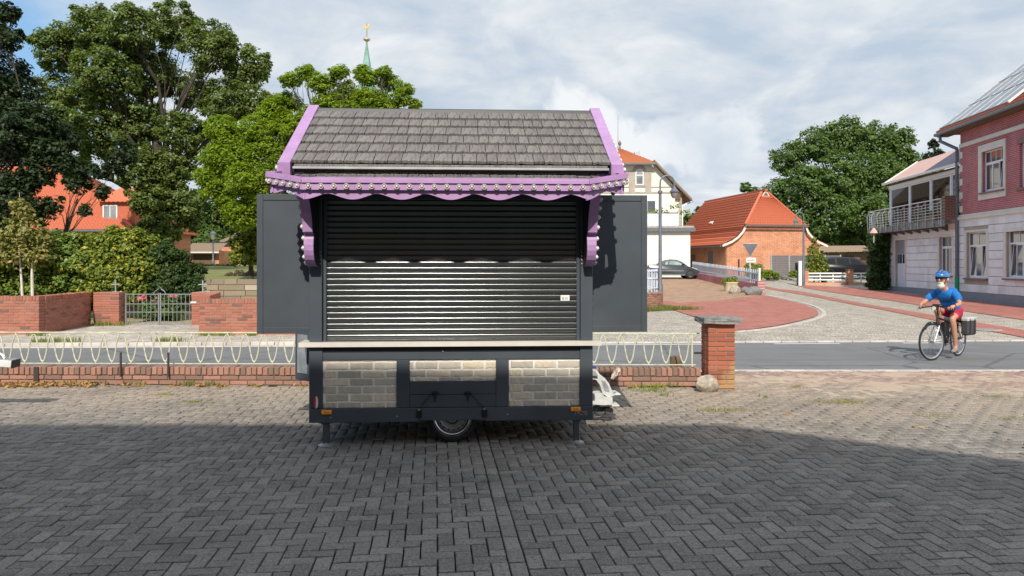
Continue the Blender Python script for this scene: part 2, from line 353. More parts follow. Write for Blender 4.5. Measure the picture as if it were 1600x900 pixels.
def leaf_mat(name, c1, c2, c3=None, p3=.0, trans=.35, rough=.5):
    m, N, L, B = new_mat(name); n = NB(m); at = N.new('ShaderNodeAttribute'); at.attribute_name = 'tint'
    c = n.mix(at.outputs['Fac'], c1, c2)
    if c3: c = n.mix(n.ramp(n.math('FRACT', n.math('MULTIPLY', at.outputs['Fac'], 13.7)), 1 - p3 - .01, 1 - p3), c, c3)
    n.base(c); B.inputs['Roughness'].default_value = rough; B.inputs['Specular IOR Level'].default_value = .3
    t = N.new('ShaderNodeBsdfTranslucent'); L.new(n.mix(1.0, c, (1.3, 1.5, .5), 'MULTIPLY'), t.inputs[0])
    mx = N.new('ShaderNodeMixShader'); mx.inputs[0].default_value = trans; L.new(B.outputs[0], mx.inputs[1]); L.new(t.outputs[0], mx.inputs[2])
    L.new(mx.outputs[0], N['Material Output'].inputs[0]); return m
M['leaf_oak'] = leaf_mat('oak_leaves', (.075, .115, .028), (.23, .28, .085), rough=.38)
M['leaf_dark'] = leaf_mat('dark_leaves', (.016, .032, .013), (.045, .070, .024), trans=.15)
M['leaf_lime'] = leaf_mat('locust_leaves', (.15, .225, .018), (.33, .41, .045), trans=.45)
M['leaf_maple'] = leaf_mat('broad_leaves', (.065, .12, .034), (.17, .25, .068), rough=.42)
M['leaf_laurel'] = leaf_mat('laurel_leaves', (.075, .13, .025), (.25, .33, .07), (.42, .38, .05), .03, .2, .35)
M['leaf_yellow'] = leaf_mat('yellowing_leaves', (.09, .14, .02), (.26, .31, .05), (.50, .42, .06), .12, .3)
M['leaf_darkhedge'] = leaf_mat('dark_hedge_leaves', (.024, .055, .015), (.075, .12, .028), trans=.2)
M['leaf_dry'] = leaf_mat('dry_leaves', (.34, .17, .06), (.50, .30, .12), (.25, .24, .06), .15, .1, .8)
M['leaf_sap'] = leaf_mat('sapling_leaves', (.16, .18, .05), (.32, .30, .10), (.45, .30, .10), .12, .3)
M['straw'] = leaf_mat('straw_blades', (.42, .34, .16), (.34, .32, .13), (.16, .22, .05), .2)
M['weed'] = leaf_mat('weed_blades', (.10, .17, .03), (.26, .30, .08), (.45, .38, .18), .2)
M['pink_petal'] = leaf_mat('pink_petals', (.75, .08, .34), (.82, .38, .42), (.8, .35, .3), .2)
M['heather'] = leaf_mat('heather_sprigs', (.10, .11, .05), (.22, .16, .13), (.3, .2, .2), .2)
# ================================================================ GROUND
def ground_mat():
    m, N, L, B = new_mat('earth'); n = NB(m); p = n.pos()
    c = n.ramp(n.noise(.35, p, 7, .65), .35, .65, (.13, .115, .06), (.27, .23, .14)); c = n.mix(n.ramp(n.noise(3, p, 5), .4, .6), c, (.10, .13, .04))
    n.base(c); B.inputs['Roughness'].default_value = 1; n.bump(n.noise(8, p, 6), .5, .05); return m
def terrain(name, xs, ys, zf, mat, kind='structure'):
    V = [(x, y, zf(x, y)) for y in ys for x in xs]; nx = len(xs)
    mb = MB(); mb.add(V, [(j * nx + i, j * nx + i + 1, (j + 1) * nx + i + 1, (j + 1) * nx + i) for j in range(len(ys) - 1) for i in range(nx - 1)])
    return tag(mb.build(name, mat, smooth=True, fix=False), kind=kind)
ys = [-80, -30, 0, 10, 20, 26, 28, 30, 33, 36, 40, 45, 50, 55, 60, 65, 70, 80, 100, 120, 200, 400, 1200, 2500]
terrain('ground', [-2500, -800, -200, -80, -40, -20, -5, 0, 5, 10, 20, 30, 40, 60, 100, 200, 800, 2500], ys, lambda x, y: ginterp(y) - (.07 if y < 30 else .06), ground_mat())
def strip(name, pts, mat, dz=0.0, th=None, on_terrain=True):
    """a flat sheet with its own outline, draped on the terrain (finely cut so that it follows the rise)"""
    bm = bmesh.new(); vs = [bm.verts.new((p[0], p[1], 0)) for p in pts]; f = bm.faces.new(vs); bmesh.ops.triangulate(bm, faces=[f])
    if on_terrain:
        for y in (30, 45, 55, 70, 120):
            bmesh.ops.bisect_plane(bm, geom=bm.verts[:] + bm.edges[:] + bm.faces[:], plane_co=(0, y, 0), plane_no=(0, 1, 0))
    for v in bm.verts: v.co.z = (ginterp(v.co.y) if on_terrain else 0) + dz
    bmesh.ops.recalc_face_normals(bm, faces=bm.faces)
    if sum(f.normal.z for f in bm.faces) < 0: bmesh.ops.reverse_faces(bm, faces=bm.faces)
    me = bpy.data.meshes.new(name); bm.to_mesh(me); bm.free(); me.materials.append(mat)
    return tag(link(name, me), kind='structure')
def asphalt_mat():
    m, N, L, B = new_mat('asphalt'); n = NB(m); p = n.pos()
    c = n.ramp(n.noise(.6, p, 6, .6), .3, .7, (.135, .14, .15), (.175, .178, .185)); c = n.mix(n.ramp(n.noise(160, p, 3), .5, .75), c, (.30, .29, .28))
    mp = N.new('ShaderNodeMapping'); mp.inputs['Scale'].default_value = (.05, 1.6, 1); L.new(p, mp.inputs[0])
    c = n.mix(n.math('MULTIPLY', n.ramp(n.noise(1, mp.outputs[0], 4), .5, .7), .35), c, (.10, .10, .11))
    vo = N.new('ShaderNodeTexVoronoi'); vo.feature = 'DISTANCE_TO_EDGE'; vo.inputs['Scale'].default_value = .28; ws = N.new('ShaderNodeMapping'); L.new(p, ws.inputs[0]); L.new(ws.outputs[0], vo.inputs[0])
    c = n.mix(n.math('MULTIPLY', n.ramp(n.math('ADD', vo.outputs['Distance'], n.math('MULTIPLY', n.noise(3, p, 5), .03)), .018, .026, (1, 1, 1), (0, 0, 0)), .6), c, (.06, .06, .062))
    c = n.mix(n.math('MULTIPLY', n.ramp(n.noise(1.1, p, 3, .4), .60, .61), .25), c, (.12, .122, .13))
    n.base(c); B.inputs['Roughness'].default_value = .85; n.bump(n.noise(120, p, 4), .5, .01); return m
ROADN = 12.05
def road_far(x): return 16.07 + .054 * x
strip('road', [(-70, ROADN), (70, ROADN), (70, road_far(70)), (-70, road_far(-70))], asphalt_mat(), -.03)
def cobble_mat(name, c1, c2, joint, sx=.16, sy=.105, rot=.35, moss=(.20, .20, .08)):
    m, N, L, B = new_mat(name); n = NB(m); p = n.pos(); mp = N.new('ShaderNodeMapping'); mp.inputs['Rotation'].default_value = (0, 0, rot)
    dn = n.noise(.7, p, 3); ds = N.new('ShaderNodeVectorMath'); ds.operation = 'ADD'; L.new(p, ds.inputs[0])
    cb = N.new('ShaderNodeCombineXYZ'); L.new(n.math('MULTIPLY', dn, .9), cb.inputs[0]); L.new(n.math('MULTIPLY', dn, .7), cb.inputs[1]); L.new(cb.outputs[0], ds.inputs[1]); L.new(ds.outputs[0], mp.inputs[0])
    t = N.new('ShaderNodeTexBrick'); t.inputs['Scale'].default_value = 1; t.inputs['Brick Width'].default_value = sx; t.inputs['Row Height'].default_value = sy; t.inputs['Mortar Size'].default_value = .014; t.inputs['Mortar Smooth'].default_value = .4
    t.inputs['Color1'].default_value = (*c1, 1); t.inputs['Color2'].default_value = (*c2, 1); t.inputs['Mortar'].default_value = (*joint, 1); L.new(mp.outputs[0], t.inputs[0])
    c = n.mix(.6, t.outputs['Color'], n.ramp(n.noise(4, p, 6, .7), .3, .7, (.6, .6, .6), (1.35, 1.33, 1.3)), 'MULTIPLY')
    c = n.mix(.8, c, n.ramp(n.noise(1.6, p, 6, .7), .35, .65, (.72, .72, .73), (1.2, 1.18, 1.15)), 'MULTIPLY')
    c = n.mix(n.math('MULTIPLY', n.ramp(n.noise(.4, p, 5, .7), .55, .75), .4), c, moss)
    n.base(c); B.inputs['Roughness'].default_value = .9; n.bump(t.outputs['Fac'], -.6, .02); return m
M['cobble'] = cobble_mat('grey_setts', (.54, .49, .42), (.38, .35, .30), (.17, .155, .125), .19, .14)
M['redpave'] = cobble_mat('red_paving', (.46, .17, .135), (.39, .14, .11), (.30, .13, .10), .2, .1, .1, (.42, .24, .17))
M['brownpave'] = cobble_mat('brown_paving', (.46, .28, .19), (.38, .23, .155), (.28, .20, .12), .2, .1, .1, (.33, .28, .14))
M['slabs'] = cobble_mat('concrete_slabs', (.52, .47, .42), (.45, .41, .36), (.20, .18, .15), .35, .35, .03, (.30, .26, .16))
def gp(*pp): return [G(*p).to_2d() for p in pp]
# the side street and its cobbled verges, beyond the road
strip('cobbled_street', [(-1.5, road_far(-1.5)), (60, road_far(60)), (60, 48), (26, 75), (8, 75), (-1.5, 40)], M['cobble'], -.012)
strip('brown_yard_paving', gp((1000, 446), (1012, 468), (1060, 474), (1130, 470), (1200, 462), (1188, 452), (1090, 436), (985, 433)), M['brownpave'], .004)
strip('red_paving', gp((1012, 467), (1040, 481), (1060, 487), (1100, 500), (1143, 515), (1150, 517), (1180, 514), (1215, 509), (1248, 502), (1270, 496), (1279, 491), (1276, 484), (1258, 476), (1225, 468), (1192, 461), (1130, 469), (1060, 473)), M['redpave'], .008)
strip('cycle_path', gp((1180, 445.5), (1194, 447), (1257, 456.2), (1318, 468.5), (1400, 482.5), (1500, 499), (1600, 516), (1700, 533), (1700, 545), (1600, 527), (1500, 508.5), (1373, 482.5), (1276, 464.5), (1194, 450.5), (1178, 448)), M['redpave'], .004)
strip('house_pavement', gp((1240, 445), (1330, 449), (1390, 455), (1497, 467.5), (1600, 479), (1760, 496), (1760, 528), (1600, 500), (1500, 485), (1400, 471), (1300, 457)), M['redpave'], .004)
# curved kerb of pale stones round the red paving, three rings of setts
def curve_pts(pix, n=60):
    pts = [G(*p) for p in pix]; out = []
    for i in range(len(pts) - 1):
        p0, p1, p2, p3 = pts[max(i - 1, 0)], pts[i], pts[i + 1], pts[min(i + 2, len(pts) - 1)]
        m = max(2, int((p2 - p1).length / .12))
        for k in range(m):
            t = k / m; out.append(.5 * ((2 * p1) + (p2 - p0) * t + (2 * p0 - 5 * p1 + 4 * p2 - p3) * t * t + (3 * p1 - p0 - 3 * p2 + p3) * t ** 3))
    return out + [pts[-1]]
def kerb_run(name, path, w, step, h=.02, mat='kerb', keep=300, gap=.012, kind='structure'):
    """a row of separate kerb stones laid along a path"""
    root = empty(name); root['kind'] = kind; acc = 0; last = path[0]; k = 0; proto = {}
    dist = [0]
    for a, b in zip(path, path[1:]): dist.append(dist[-1] + (b - a).length)
    def at(d):
        for i in range(len(path) - 1):
            if dist[i + 1] >= d: t = (d - dist[i]) / max(1e-6, dist[i + 1] - dist[i]); return path[i].lerp(path[i + 1], t), (path[i + 1] - path[i]).normalized()
        return path[-1], (path[-1] - path[-2]).normalized()
    me = [MB().bbox(-step / 2 + gap / 2, step / 2 - gap / 2, -w / 2, w / 2, -.12, h + random.uniform(-.003, .003), .008).mesh('kerb_stone', M[mat]) for _ in range(3)]
    n = int(dist[-1] / step)
    for i in range(min(n, keep)):
        p, d = at((i + .5) * step)
        link('kerb_stone', random.choice(me), root, (p.x, p.y, p.z), (0, 0, math.atan2(d.y, d.x)))
    return root
kp = [(1150, 518), (1180, 515.5), (1215, 511), (1250, 504.5), (1275, 498), (1287, 491.5), (1283, 483.5), (1262, 475), (1228, 467), (1195, 460.5)]
kerb_run('paving_edge', curve_pts(kp), .14, .30, .012)
kerb_run('road_kerb', [Vector((x, ROADN - .10, 0)) for x in (2.9, 14)], .16, .36, .004)
kerb_run('far_kerb', [Vector((x, road_far(x) + .08, 0)) for x in (-19, -1)], .16, .50, .05)
kerb_run('far_gutter', [Vector((x, road_far(x) - .10, -.03)) for x in (-19, -1)], .17, .50, .012)
kerb_run('street_kerb', [Vector((x, road_far(x) + .06, 0)) for x in (1.5, 17)], .12, .40, .002)
strip('far_pavement', [(-60, road_far(-60) + .16), (-1.5, road_far(-1.5) + .16), (-1.5, 21.2), (-60, 21.2)], M['slabs'], .045)
for a, b in ((-1, 4.2), (5.65, 7.1), (8.5, 9.5), (12.2, 13.6)):
    o = strip('edge_line', [(a, road_far(a) - .30), (b, road_far(b) - .30), (b, road_far(b) - .18), (a, road_far(a) - .18)], M['white_dull'], -.026, on_terrain=False)
# ---------------------------------------------------------------- forecourt of concrete pavers laid herringbone
SEAM = Vector((0.0, 4.06)); PA = math.atan(121 / F)
PU = Vector((math.cos(PA), math.sin(PA))); PV = Vector((-math.sin(PA), math.cos(PA)))
def to_uv(x, y): d = Vector((x, y)) - SEAM; return d.dot(PU), d.dot(PV)
def from_uv(u, v): p = SEAM + PU * u + PV * v; return p.x, p.y
def paver_mat():
    m, N, L, B = new_mat('concrete_paver'); n = NB(m); p = n.pos(); r = n.rnd()
    a = n.mix(r, (.180, .160, .140), (.315, .283, .250))
    sp = N.new('ShaderNodeSeparateXYZ'); L.new(p, sp.inputs[0])
    # dusty, sandy stones towards the wall and the drive
    d = n.math('ADD', n.math('MULTIPLY', n.math('SUBTRACT', sp.outputs[1], 6.9), .34), n.math('MULTIPLY', sp.outputs[0], .02))
    d = n.math('ADD', d, n.math('MULTIPLY', n.math('SUBTRACT', n.noise(.9, p, 6, .65), .5), 1.1))
    dm = n.ramp(d, .1, .95); a = n.mix(n.math('MULTIPLY', dm, .85), a, (.40, .315, .235))
    # reddish small paving of the drive beside the road
    e = n.math('ADD', n.math('MULTIPLY', n.math('SUBTRACT', sp.outputs[1], 9.9), .9), n.math('MULTIPLY', n.math('SUBTRACT', sp.outputs[0], 6.2), .12))
    e = n.math('ADD', e, n.math('SUBTRACT', n.noise(1.3, p, 5, .6), .5))
    a = n.mix(n.math('MULTIPLY', n.ramp(e, .1, .9), .65), a, (.40, .225, .18))
    a = n.mix(n.math('MULTIPLY', n.ramp(n.noise(70, p, 4, .75), .50, .62), .6), a, (.50, .475, .44))
    a = n.mix(n.math('MULTIPLY', n.ramp(n.noise(38, p, 5, .75), .50, .64), .7), a, (.10, .093, .085))
    a = n.mix(n.math('MULTIPLY', n.ramp(n.noise(.8, p, 6, .7), .48, .70), .6), a, (.125, .115, .105))
    n.base(a); B.inputs['Roughness'].default_value = .82; B.inputs['Specular IOR Level'].default_value = .35
    n.bump(n.noise(110, p, 5, .7), 1.0, .009); return m
M['paver'] = paver_mat()
court = [(-16, 10.5), (2.6, 10.22), (2.6, ROADN - .18), (15, ROADN - .18), (15, .2), (-16, .2)]
forecourt = strip('forecourt', court, plain('joint_sand', (.032, .029, .025), 1.0, var=.4, scale=20, bump=.5), -.022, on_terrain=False)
def wall_y(x): return 10.40 - .018 * x
def inside(x, y):
    if y < 2.2 or abs(x) > 2.0 + y * .95 or x < -15 or x > 14.6: return False
    if x < 2.66 + .02: return y < wall_y(x) - .02
    return y < ROADN - .20
stones = []
c = .10
for r in range(-40, 120):
    for q in range(-190, 190):
        d = (q - r) % 4
        if d == 0: u0, v0, w, h = q * c, r * c, 2 * c, c
        elif d == 3: u0, v0, w, h = q * c, r * c, c, 2 * c
        else: continue
        if u0 + w <= 1e-6 and u0 < -1e-6: pass
        elif u0 >= -1e-6: u0 += c + .002
        else:
            if u0 + w > 1e-6:                             # cut stones on both sides of the seam
                x, y = from_uv(.1 + .002 + (u0 + w) / 2, v0 + h / 2)
                if inside(x, y): stones.append((x, y, u0 + w, h))
            w = min(w, -u0)
            if w < .03: continue
        x, y = from_uv(u0 + w / 2, v0 + h / 2)
        if inside(x, y): stones.append((x, y, w, h))
for k in range(-12, 60):
    x, y = from_uv(.05 + .001, (k + .5) * .2)
    if inside(x, y): stones.append((x, y, .1, .2))
def stone_mesh(w, h, z=0.0, tilt=(0, 0), seed=0):
    rr = random.Random(seed); g = .0046; b = .0035
    hw, hh = w / 2 - g, h / 2 - g
    out = []
    for i, (sx, sy) in enumerate(((-1, -1), (1, -1), (1, 1), (-1, 1))):
        jx, jy = rr.uniform(-.0015, .0015), rr.uniform(-.0015, .0015)
        out.append((sx * hw + jx, sy * hh + jy))
    V = [(x, y, -.03) for x, y in out] + [(x, y, -b + z + tilt[0] * x + tilt[1] * y) for x, y in out] + \
        [(x - math.copysign(b, x), y - math.copysign(b, y), z + tilt[0] * x + tilt[1] * y) for x, y in out]
    Fc = [(i, (i + 1) % 4, 4 + (i + 1) % 4, 4 + i) for i in range(4)] + [(4 + i, 4 + (i + 1) % 4, 8 + (i + 1) % 4, 8 + i) for i in range(4)] + [(8, 9, 10, 11)]
    return V, Fc
def in_view(x, y, m=30): return y > 3.95 and -m < 800 + F * x / y < 1600 + m
stones.sort(key=lambda s: (0 if in_view(s[0], s[1], 0) and s[1] > 4.02 else 1, s[1]))
near, rest = stones[:300], stones[300:]
pm = {}
for i, (x, y, w, h) in enumerate(near):
    key = (round(w, 3), round(h, 3), i % 5)
    if key not in pm:
        V, Fc = stone_mesh(w, h, random.uniform(-.002, .002), (random.uniform(-.012, .012), random.uniform(-.012, .012)), i)
        pm[key] = MB().add(V, Fc).mesh('paving_stone', M['paver'], fix=False)
    link('paving_stone', pm[key], forecourt, (x, y, random.uniform(-.0015, .0015)), (0, 0, PA + random.uniform(-.006, .006)))
allV = []; allF = []; b = 0
ca, sa = math.cos(PA), math.sin(PA)
for i, (x, y, w, h) in enumerate(rest):
    V, Fc = stone_mesh(w, h, random.uniform(-.0045, .0035), (random.uniform(-.02, .02), random.uniform(-.02, .02)), i)
    V = np.array(V); X = V[:, 0] * ca - V[:, 1] * sa + x; Y = V[:, 0] * sa + V[:, 1] * ca + y
    allV.append(np.stack([X, Y, V[:, 2]], 1)); allF.append(np.array(Fc) + b); b += len(V)
tag(link('paving_stones_beyond', np_mesh('paving_stones', np.concatenate(allV), np.concatenate(allF), M['paver']), forecourt), kind='stuff')
# sand drifted over the joints near the wall and the drive: low irregular mounds
def sandy_mat():
    m, N, L, B = new_mat('drifted_sand'); n = NB(m); p = n.pos()
    c = n.ramp(n.noise(2.5, p, 7, .7), .3, .7, (.36, .27, .20), (.50, .40, .30)); c = n.mix(n.math('MULTIPLY', n.ramp(n.noise(40, p, 5, .75), .5, .65), .5), c, (.62, .52, .40)); c = n.mix(n.math('MULTIPLY', n.ramp(n.noise(.9, p, 5), .5, .7), .5), c, (.40, .25, .19))
    n.base(c); B.inputs['Roughness'].default_value = 1; n.bump(n.noise(60, p, 6, .7), .8, .01); return m
xs_ = [2.2 + i * .11 for i in range(108)]; ys_ = [7.0 + j * .11 for j in range(45)]
from mathutils import noise as mn
def sand_z(x, y):
    e = (y - (9.4 - .10 * (x - 2.6))) * .007; e = min(e, .0065) + .006 * (mn.noise(Vector((x * 1.1, y * 1.5, 0))) + .5 * mn.noise(Vector((x * 3.1, y * 3.3, 2))))
    if x < 2.7 and y > wall_y(x) - .05: e = -.05
    return max(-.021, min(.003, -.0075 + e))
V = [(x, y, sand_z(x, y)) for y in ys_ for x in xs_ ]; nx_ = len(xs_); Fs = [(j * nx_ + i, j * nx_ + i + 1, (j + 1) * nx_ + i + 1, (j + 1) * nx_ + i) for j in range(len(ys_) - 1) for i in range(nx_ - 1) if not (xs_[i] < 2.7 and ys_[j + 1] > 10.2) and ys_[j + 1] < 11.86]
tag(MB().add(V, Fs).build('drifted_sand', sandy_mat(), smooth=True, fix=False), kind='structure')
# ================================================================ BRICKWORK laid brick by brick
_bm = {}
def brick_mesh(L_, T, H, mat, v):
    key = (round(L_, 3), round(T, 3), round(H, 3), mat, v)
    if key not in _bm:
        rr = random.Random(hash(key) & 0xffff); mb = MB()
        b = .004; j = lambda a=.002: rr.uniform(-a, a)
        mb.bbox(-L_ / 2 + j(), L_ / 2 + j(), -T / 2 + j(.003), T / 2 + j(.003), -H / 2 + j(.001), H / 2 + j(.001), b)
        _bm[key] = mb.mesh('brick', M[mat])
    return _bm[key]
def brick_run(parent, p, q, z0, courses, bl, bh, th, mat, joint=.011, mortar='mortar', cap=None, off=0.0, zf=None, core=True):
    """wall from p to q (2D), bricks as parts of parent; cap = (width, height) for a course of bricks on edge"""
    p, q = Vector(p), Vector(q); d = (q - p); Ln = d.length; d.normalize(); ang = math.atan2(d.y, d.x)
    for c_ in range(courses):
        z = z0 + (c_ + .5) * bh; s = 0.0 if c_ % 2 == 0 else -bl / 2
        while s < Ln - .02:
            a, b_ = max(s, 0), min(s + bl, Ln)
            if b_ - a > .03:
                m = p + d * ((a + b_) / 2); ll = b_ - a - joint
                link('brick', brick_mesh(ll, th, bh - joint, mat, random.randrange(3)), parent,
                     (m.x + random.uniform(-.0015, .0015), m.y + random.uniform(-.003, .003), z), (random.uniform(-.004, .004), random.uniform(-.004, .004), ang + random.uniform(-.005, .005)))
            s += bl
    ztop = z0 + courses * bh
    if cap:
        w, h = cap; n = int(Ln / w)
        for i in range(n):
            m = p + d * ((i + .5) * Ln / n)
            link('brick', brick_mesh(w - joint, th + .01, h - joint, mat, random.randrange(3)), parent, (m.x, m.y + random.uniform(-.006, .006), ztop + h / 2 + random.uniform(-.004, .004)),
                 (random.uniform(-.03, .03), random.uniform(-.02, .02), ang + random.uniform(-.02, .02)))
        ztop += h
    if core:
        mb = MB(); nrm = Vector((-d.y, d.x)); t = th / 2 - .010; e = d * .022
        a, b_ = p + e, q - e
        vs = [(*(a - nrm * t), z0), (*(b_ - nrm * t), z0), (*(b_ + nrm * t), z0), (*(a + nrm * t), z0)]
        vs += [(x, y, ztop - .014) for x, y, _ in vs]
        mb.add(vs, [(0, 3, 2, 1), (4, 5, 6, 7), (0, 1, 5, 4), (1, 2, 6, 5), (2, 3, 7, 6), (3, 0, 4, 7)]); mb.build('mortar', M[mortar], parent)
    return ztop
gw = empty('garden_wall', (0, 0, 0), 0, 'low weathered brick wall with a course of bricks on edge, under the wavy cream fence', 'wall')
wx0, wx1 = -9.2, 2.62
brick_run(gw, (wx0, wall_y(wx0) + .12), (wx1, wall_y(wx1) + .12), 0.0, 2, .25, .068, .22, 'brick_old', cap=(.078, .118), mortar='mortar_dark', joint=.014)
# ---------------------------------------------------------------- brick gate pillar with capstone
bp = empty('brick_pillar', (2.84, 10.33, 0), math.radians(1), 'red brick gatepost with slate capstone at the end of the low wall', 'pillar')
def pillar(parent, cx, cy, w, dpt, z0, courses, bl, bh, mat, ang=0, joint=.010):
    """solid pier: each course shows a long and a short brick on every face, swapped each course"""
    for c_ in range(courses):
        z = z0 + (c_ + .5) * bh; fl = c_ % 2
        # front and back rows
        long_, short = w * .67, w * .33
        for sy in (-1, 1):
            x = -w / 2
            for ww in ((long_, short) if fl else (short, long_)):
                link('brick', brick_mesh(ww - joint, dpt * .34 - joint * .2, bh - joint, mat, random.randrange(3)), parent,
                     (cx + x + ww / 2, cy + sy * (dpt / 2 - dpt * .17), z), (0, 0, random.uniform(-.01, .01))); x += ww
        for sx in (-1, 1):
            link('brick', brick_mesh(w * .33 - joint * .2, dpt * .32 - joint, bh - joint, mat, random.randrange(3)), parent, (cx + sx * (w / 2 - w * .165), cy, z))
    MB().box(cx - w / 2 + .012, cx + w / 2 - .012, cy - dpt / 2 + .012, cy + dpt / 2 - .012, z0, z0 + courses * bh - .004).build('mortar', M['mortar'], parent)
pillar(bp, 0, 0, .375, .36, 0, 14, .25, .0635, 'brick_pillar')
cm = bmesh.new(); bmesh.ops.create_cube(cm, size=1); bmesh.ops.scale(cm, vec=(.52, .50, .075), verts=cm.verts); bmesh.ops.subdivide_edges(cm, edges=cm.edges[:], cuts=3, use_grid_fill=True)
for v in cm.verts: v.co += Vector((random.uniform(-.006, .006),) * 3)
for v in cm.verts:
    v.co.z += .02 * (1 - max(abs(v.co.x) / .26, abs(v.co.y) / .25)) if v.co.z > 0 else 0
me = bpy.data.meshes.new('capstone'); cm.to_mesh(me); cm.free(); me.materials.append(M['slate_cap']); link('capstone', me, bp, (0, 0, 14 * .0635 + .038))
# boulder
def rock(name, loc, r, seed, mat, label, cat='boulder', parent=None, sub=4):
    bm = bmesh.new(); bmesh.ops.create_icosphere(bm, subdivisions=sub, radius=1); rr = random.Random(seed)
    ax = [Vector((rr.uniform(-1, 1), rr.uniform(-1, 1), rr.uniform(-1, 1))).normalized() for _ in range(10)]; cut = [rr.uniform(.72, .95) for _ in ax]
    from mathutils import noise as mn
    for v in bm.verts:
        p = v.co.copy()
        for a, c_ in zip(ax, cut):
            dd = p.dot(a)
            if dd > c_: p -= a * (dd - c_) * .85
        p *= 1 + .09 * mn.noise(p * 2.2 + Vector((seed, 0, 0))) + .03 * mn.noise(p * 7)
        v.co = Vector((p.x * r[0], p.y * r[1], p.z * r[2]))
    me = bpy.data.meshes.new(name); bm.to_mesh(me); bm.free(); me.materials.append(mat); me.polygons.foreach_set('use_smooth', [True] * len(me.polygons))
    o = link(name, me, parent, loc); tag(o, label, cat); return o
rock('boulder', (2.60, 9.98, .095), (.165, .13, .13), 3, M['boulder'], 'pale rounded boulder lying against the foot of the brick gatepost')
# ---------------------------------------------------------------- wavy cream fence
fc = empty('wavy_fence', (0, 0, 0), 0, 'cream metal fence with looping wave bars on the low brick wall', 'fence')
fy = lambda x: wall_y(x) + .13
zt, zb = .725, .285
fx0, fx1 = -9.0, 2.62
ang = math.atan(-.018)
MB().beam((fx0, fy(fx0), zt), (fx1, fy(fx1), zt), .032, .016).build('top_rail', M['fence'], fc)
MB().beam((fx0, fy(fx0), zb), (fx1 - .05, fy(fx1), zb), .012, .012).build('bottom_rail', M['fence'], fc)
MB().beam((2.52, fy(2.5), .26), (2.52, fy(2.5), zt), .018, .018).build('end_post', M['fence'], fc)
MB().beam((2.55, fy(2.5), .45), (2.70, fy(2.5), .45), .02, .03).build('wall_bracket', M['rust'], fc)
per = .2525
pts = []
for i in range(29):
    t = i / 28 * 2 * math.pi; w_ = math.copysign(abs(math.cos(t)) ** .80, math.cos(t)); z = (zb + .035 + zt - .025) / 2 + (zt - .025 - zb - .035) / 2 * w_ - .008
    pts.append((i / 28 * per - per / 2, 0, z))
lp = MB().tube(pts, .0095, 6); lp.beam((0, 0, zb), (0, 0, zb + .04), .010, .010); lp.beam((-per / 2, 0, zt - .04), (-per / 2, 0, zt), .010, .010)
lpm = lp.mesh('wave_bar', M['fence'], True)
x = -8.95
k = 0
while x < 2.45:
    link('wave_bar', lpm, fc, (x + random.uniform(-.004, .004), fy(x) + random.uniform(-.004, .004), random.uniform(-.003, .003)), (random.uniform(-.03, .03), random.uniform(-.02, .02), ang + random.uniform(-.03, .03))); x += per; k += 1
for x in (-5.47, -4.80):
    tag(MB().beam((x, fy(x) - .16, .12), (x, fy(x) - .16, .46), .022, .022).build('fence_stake', M['rust']), 'black iron stake in front of the fence, ' + ('left' if x < -5 else 'right') + ' one of two below the brick gateway', 'stake', 'black stakes by the fence')
MB().bbox(-.035, .035, -.01, .01, 0, .25, .003).build('dark_brick_strip', M['rust'], gw, loc=(-6.68, wall_y(-6.6) - .004, 0))
st = MB().lathe([(.085, 0), (.08, .12), (.075, .3), (.05, .31)], 10).build('tree_stump', M['wood'], smooth=True, loc=(2.36, 10.78, 0)); st.scale = (1.1, .9, 1.2)
tag(st, 'short sawn-off wooden stump behind the wavy fence beside the pillar', 'stump')
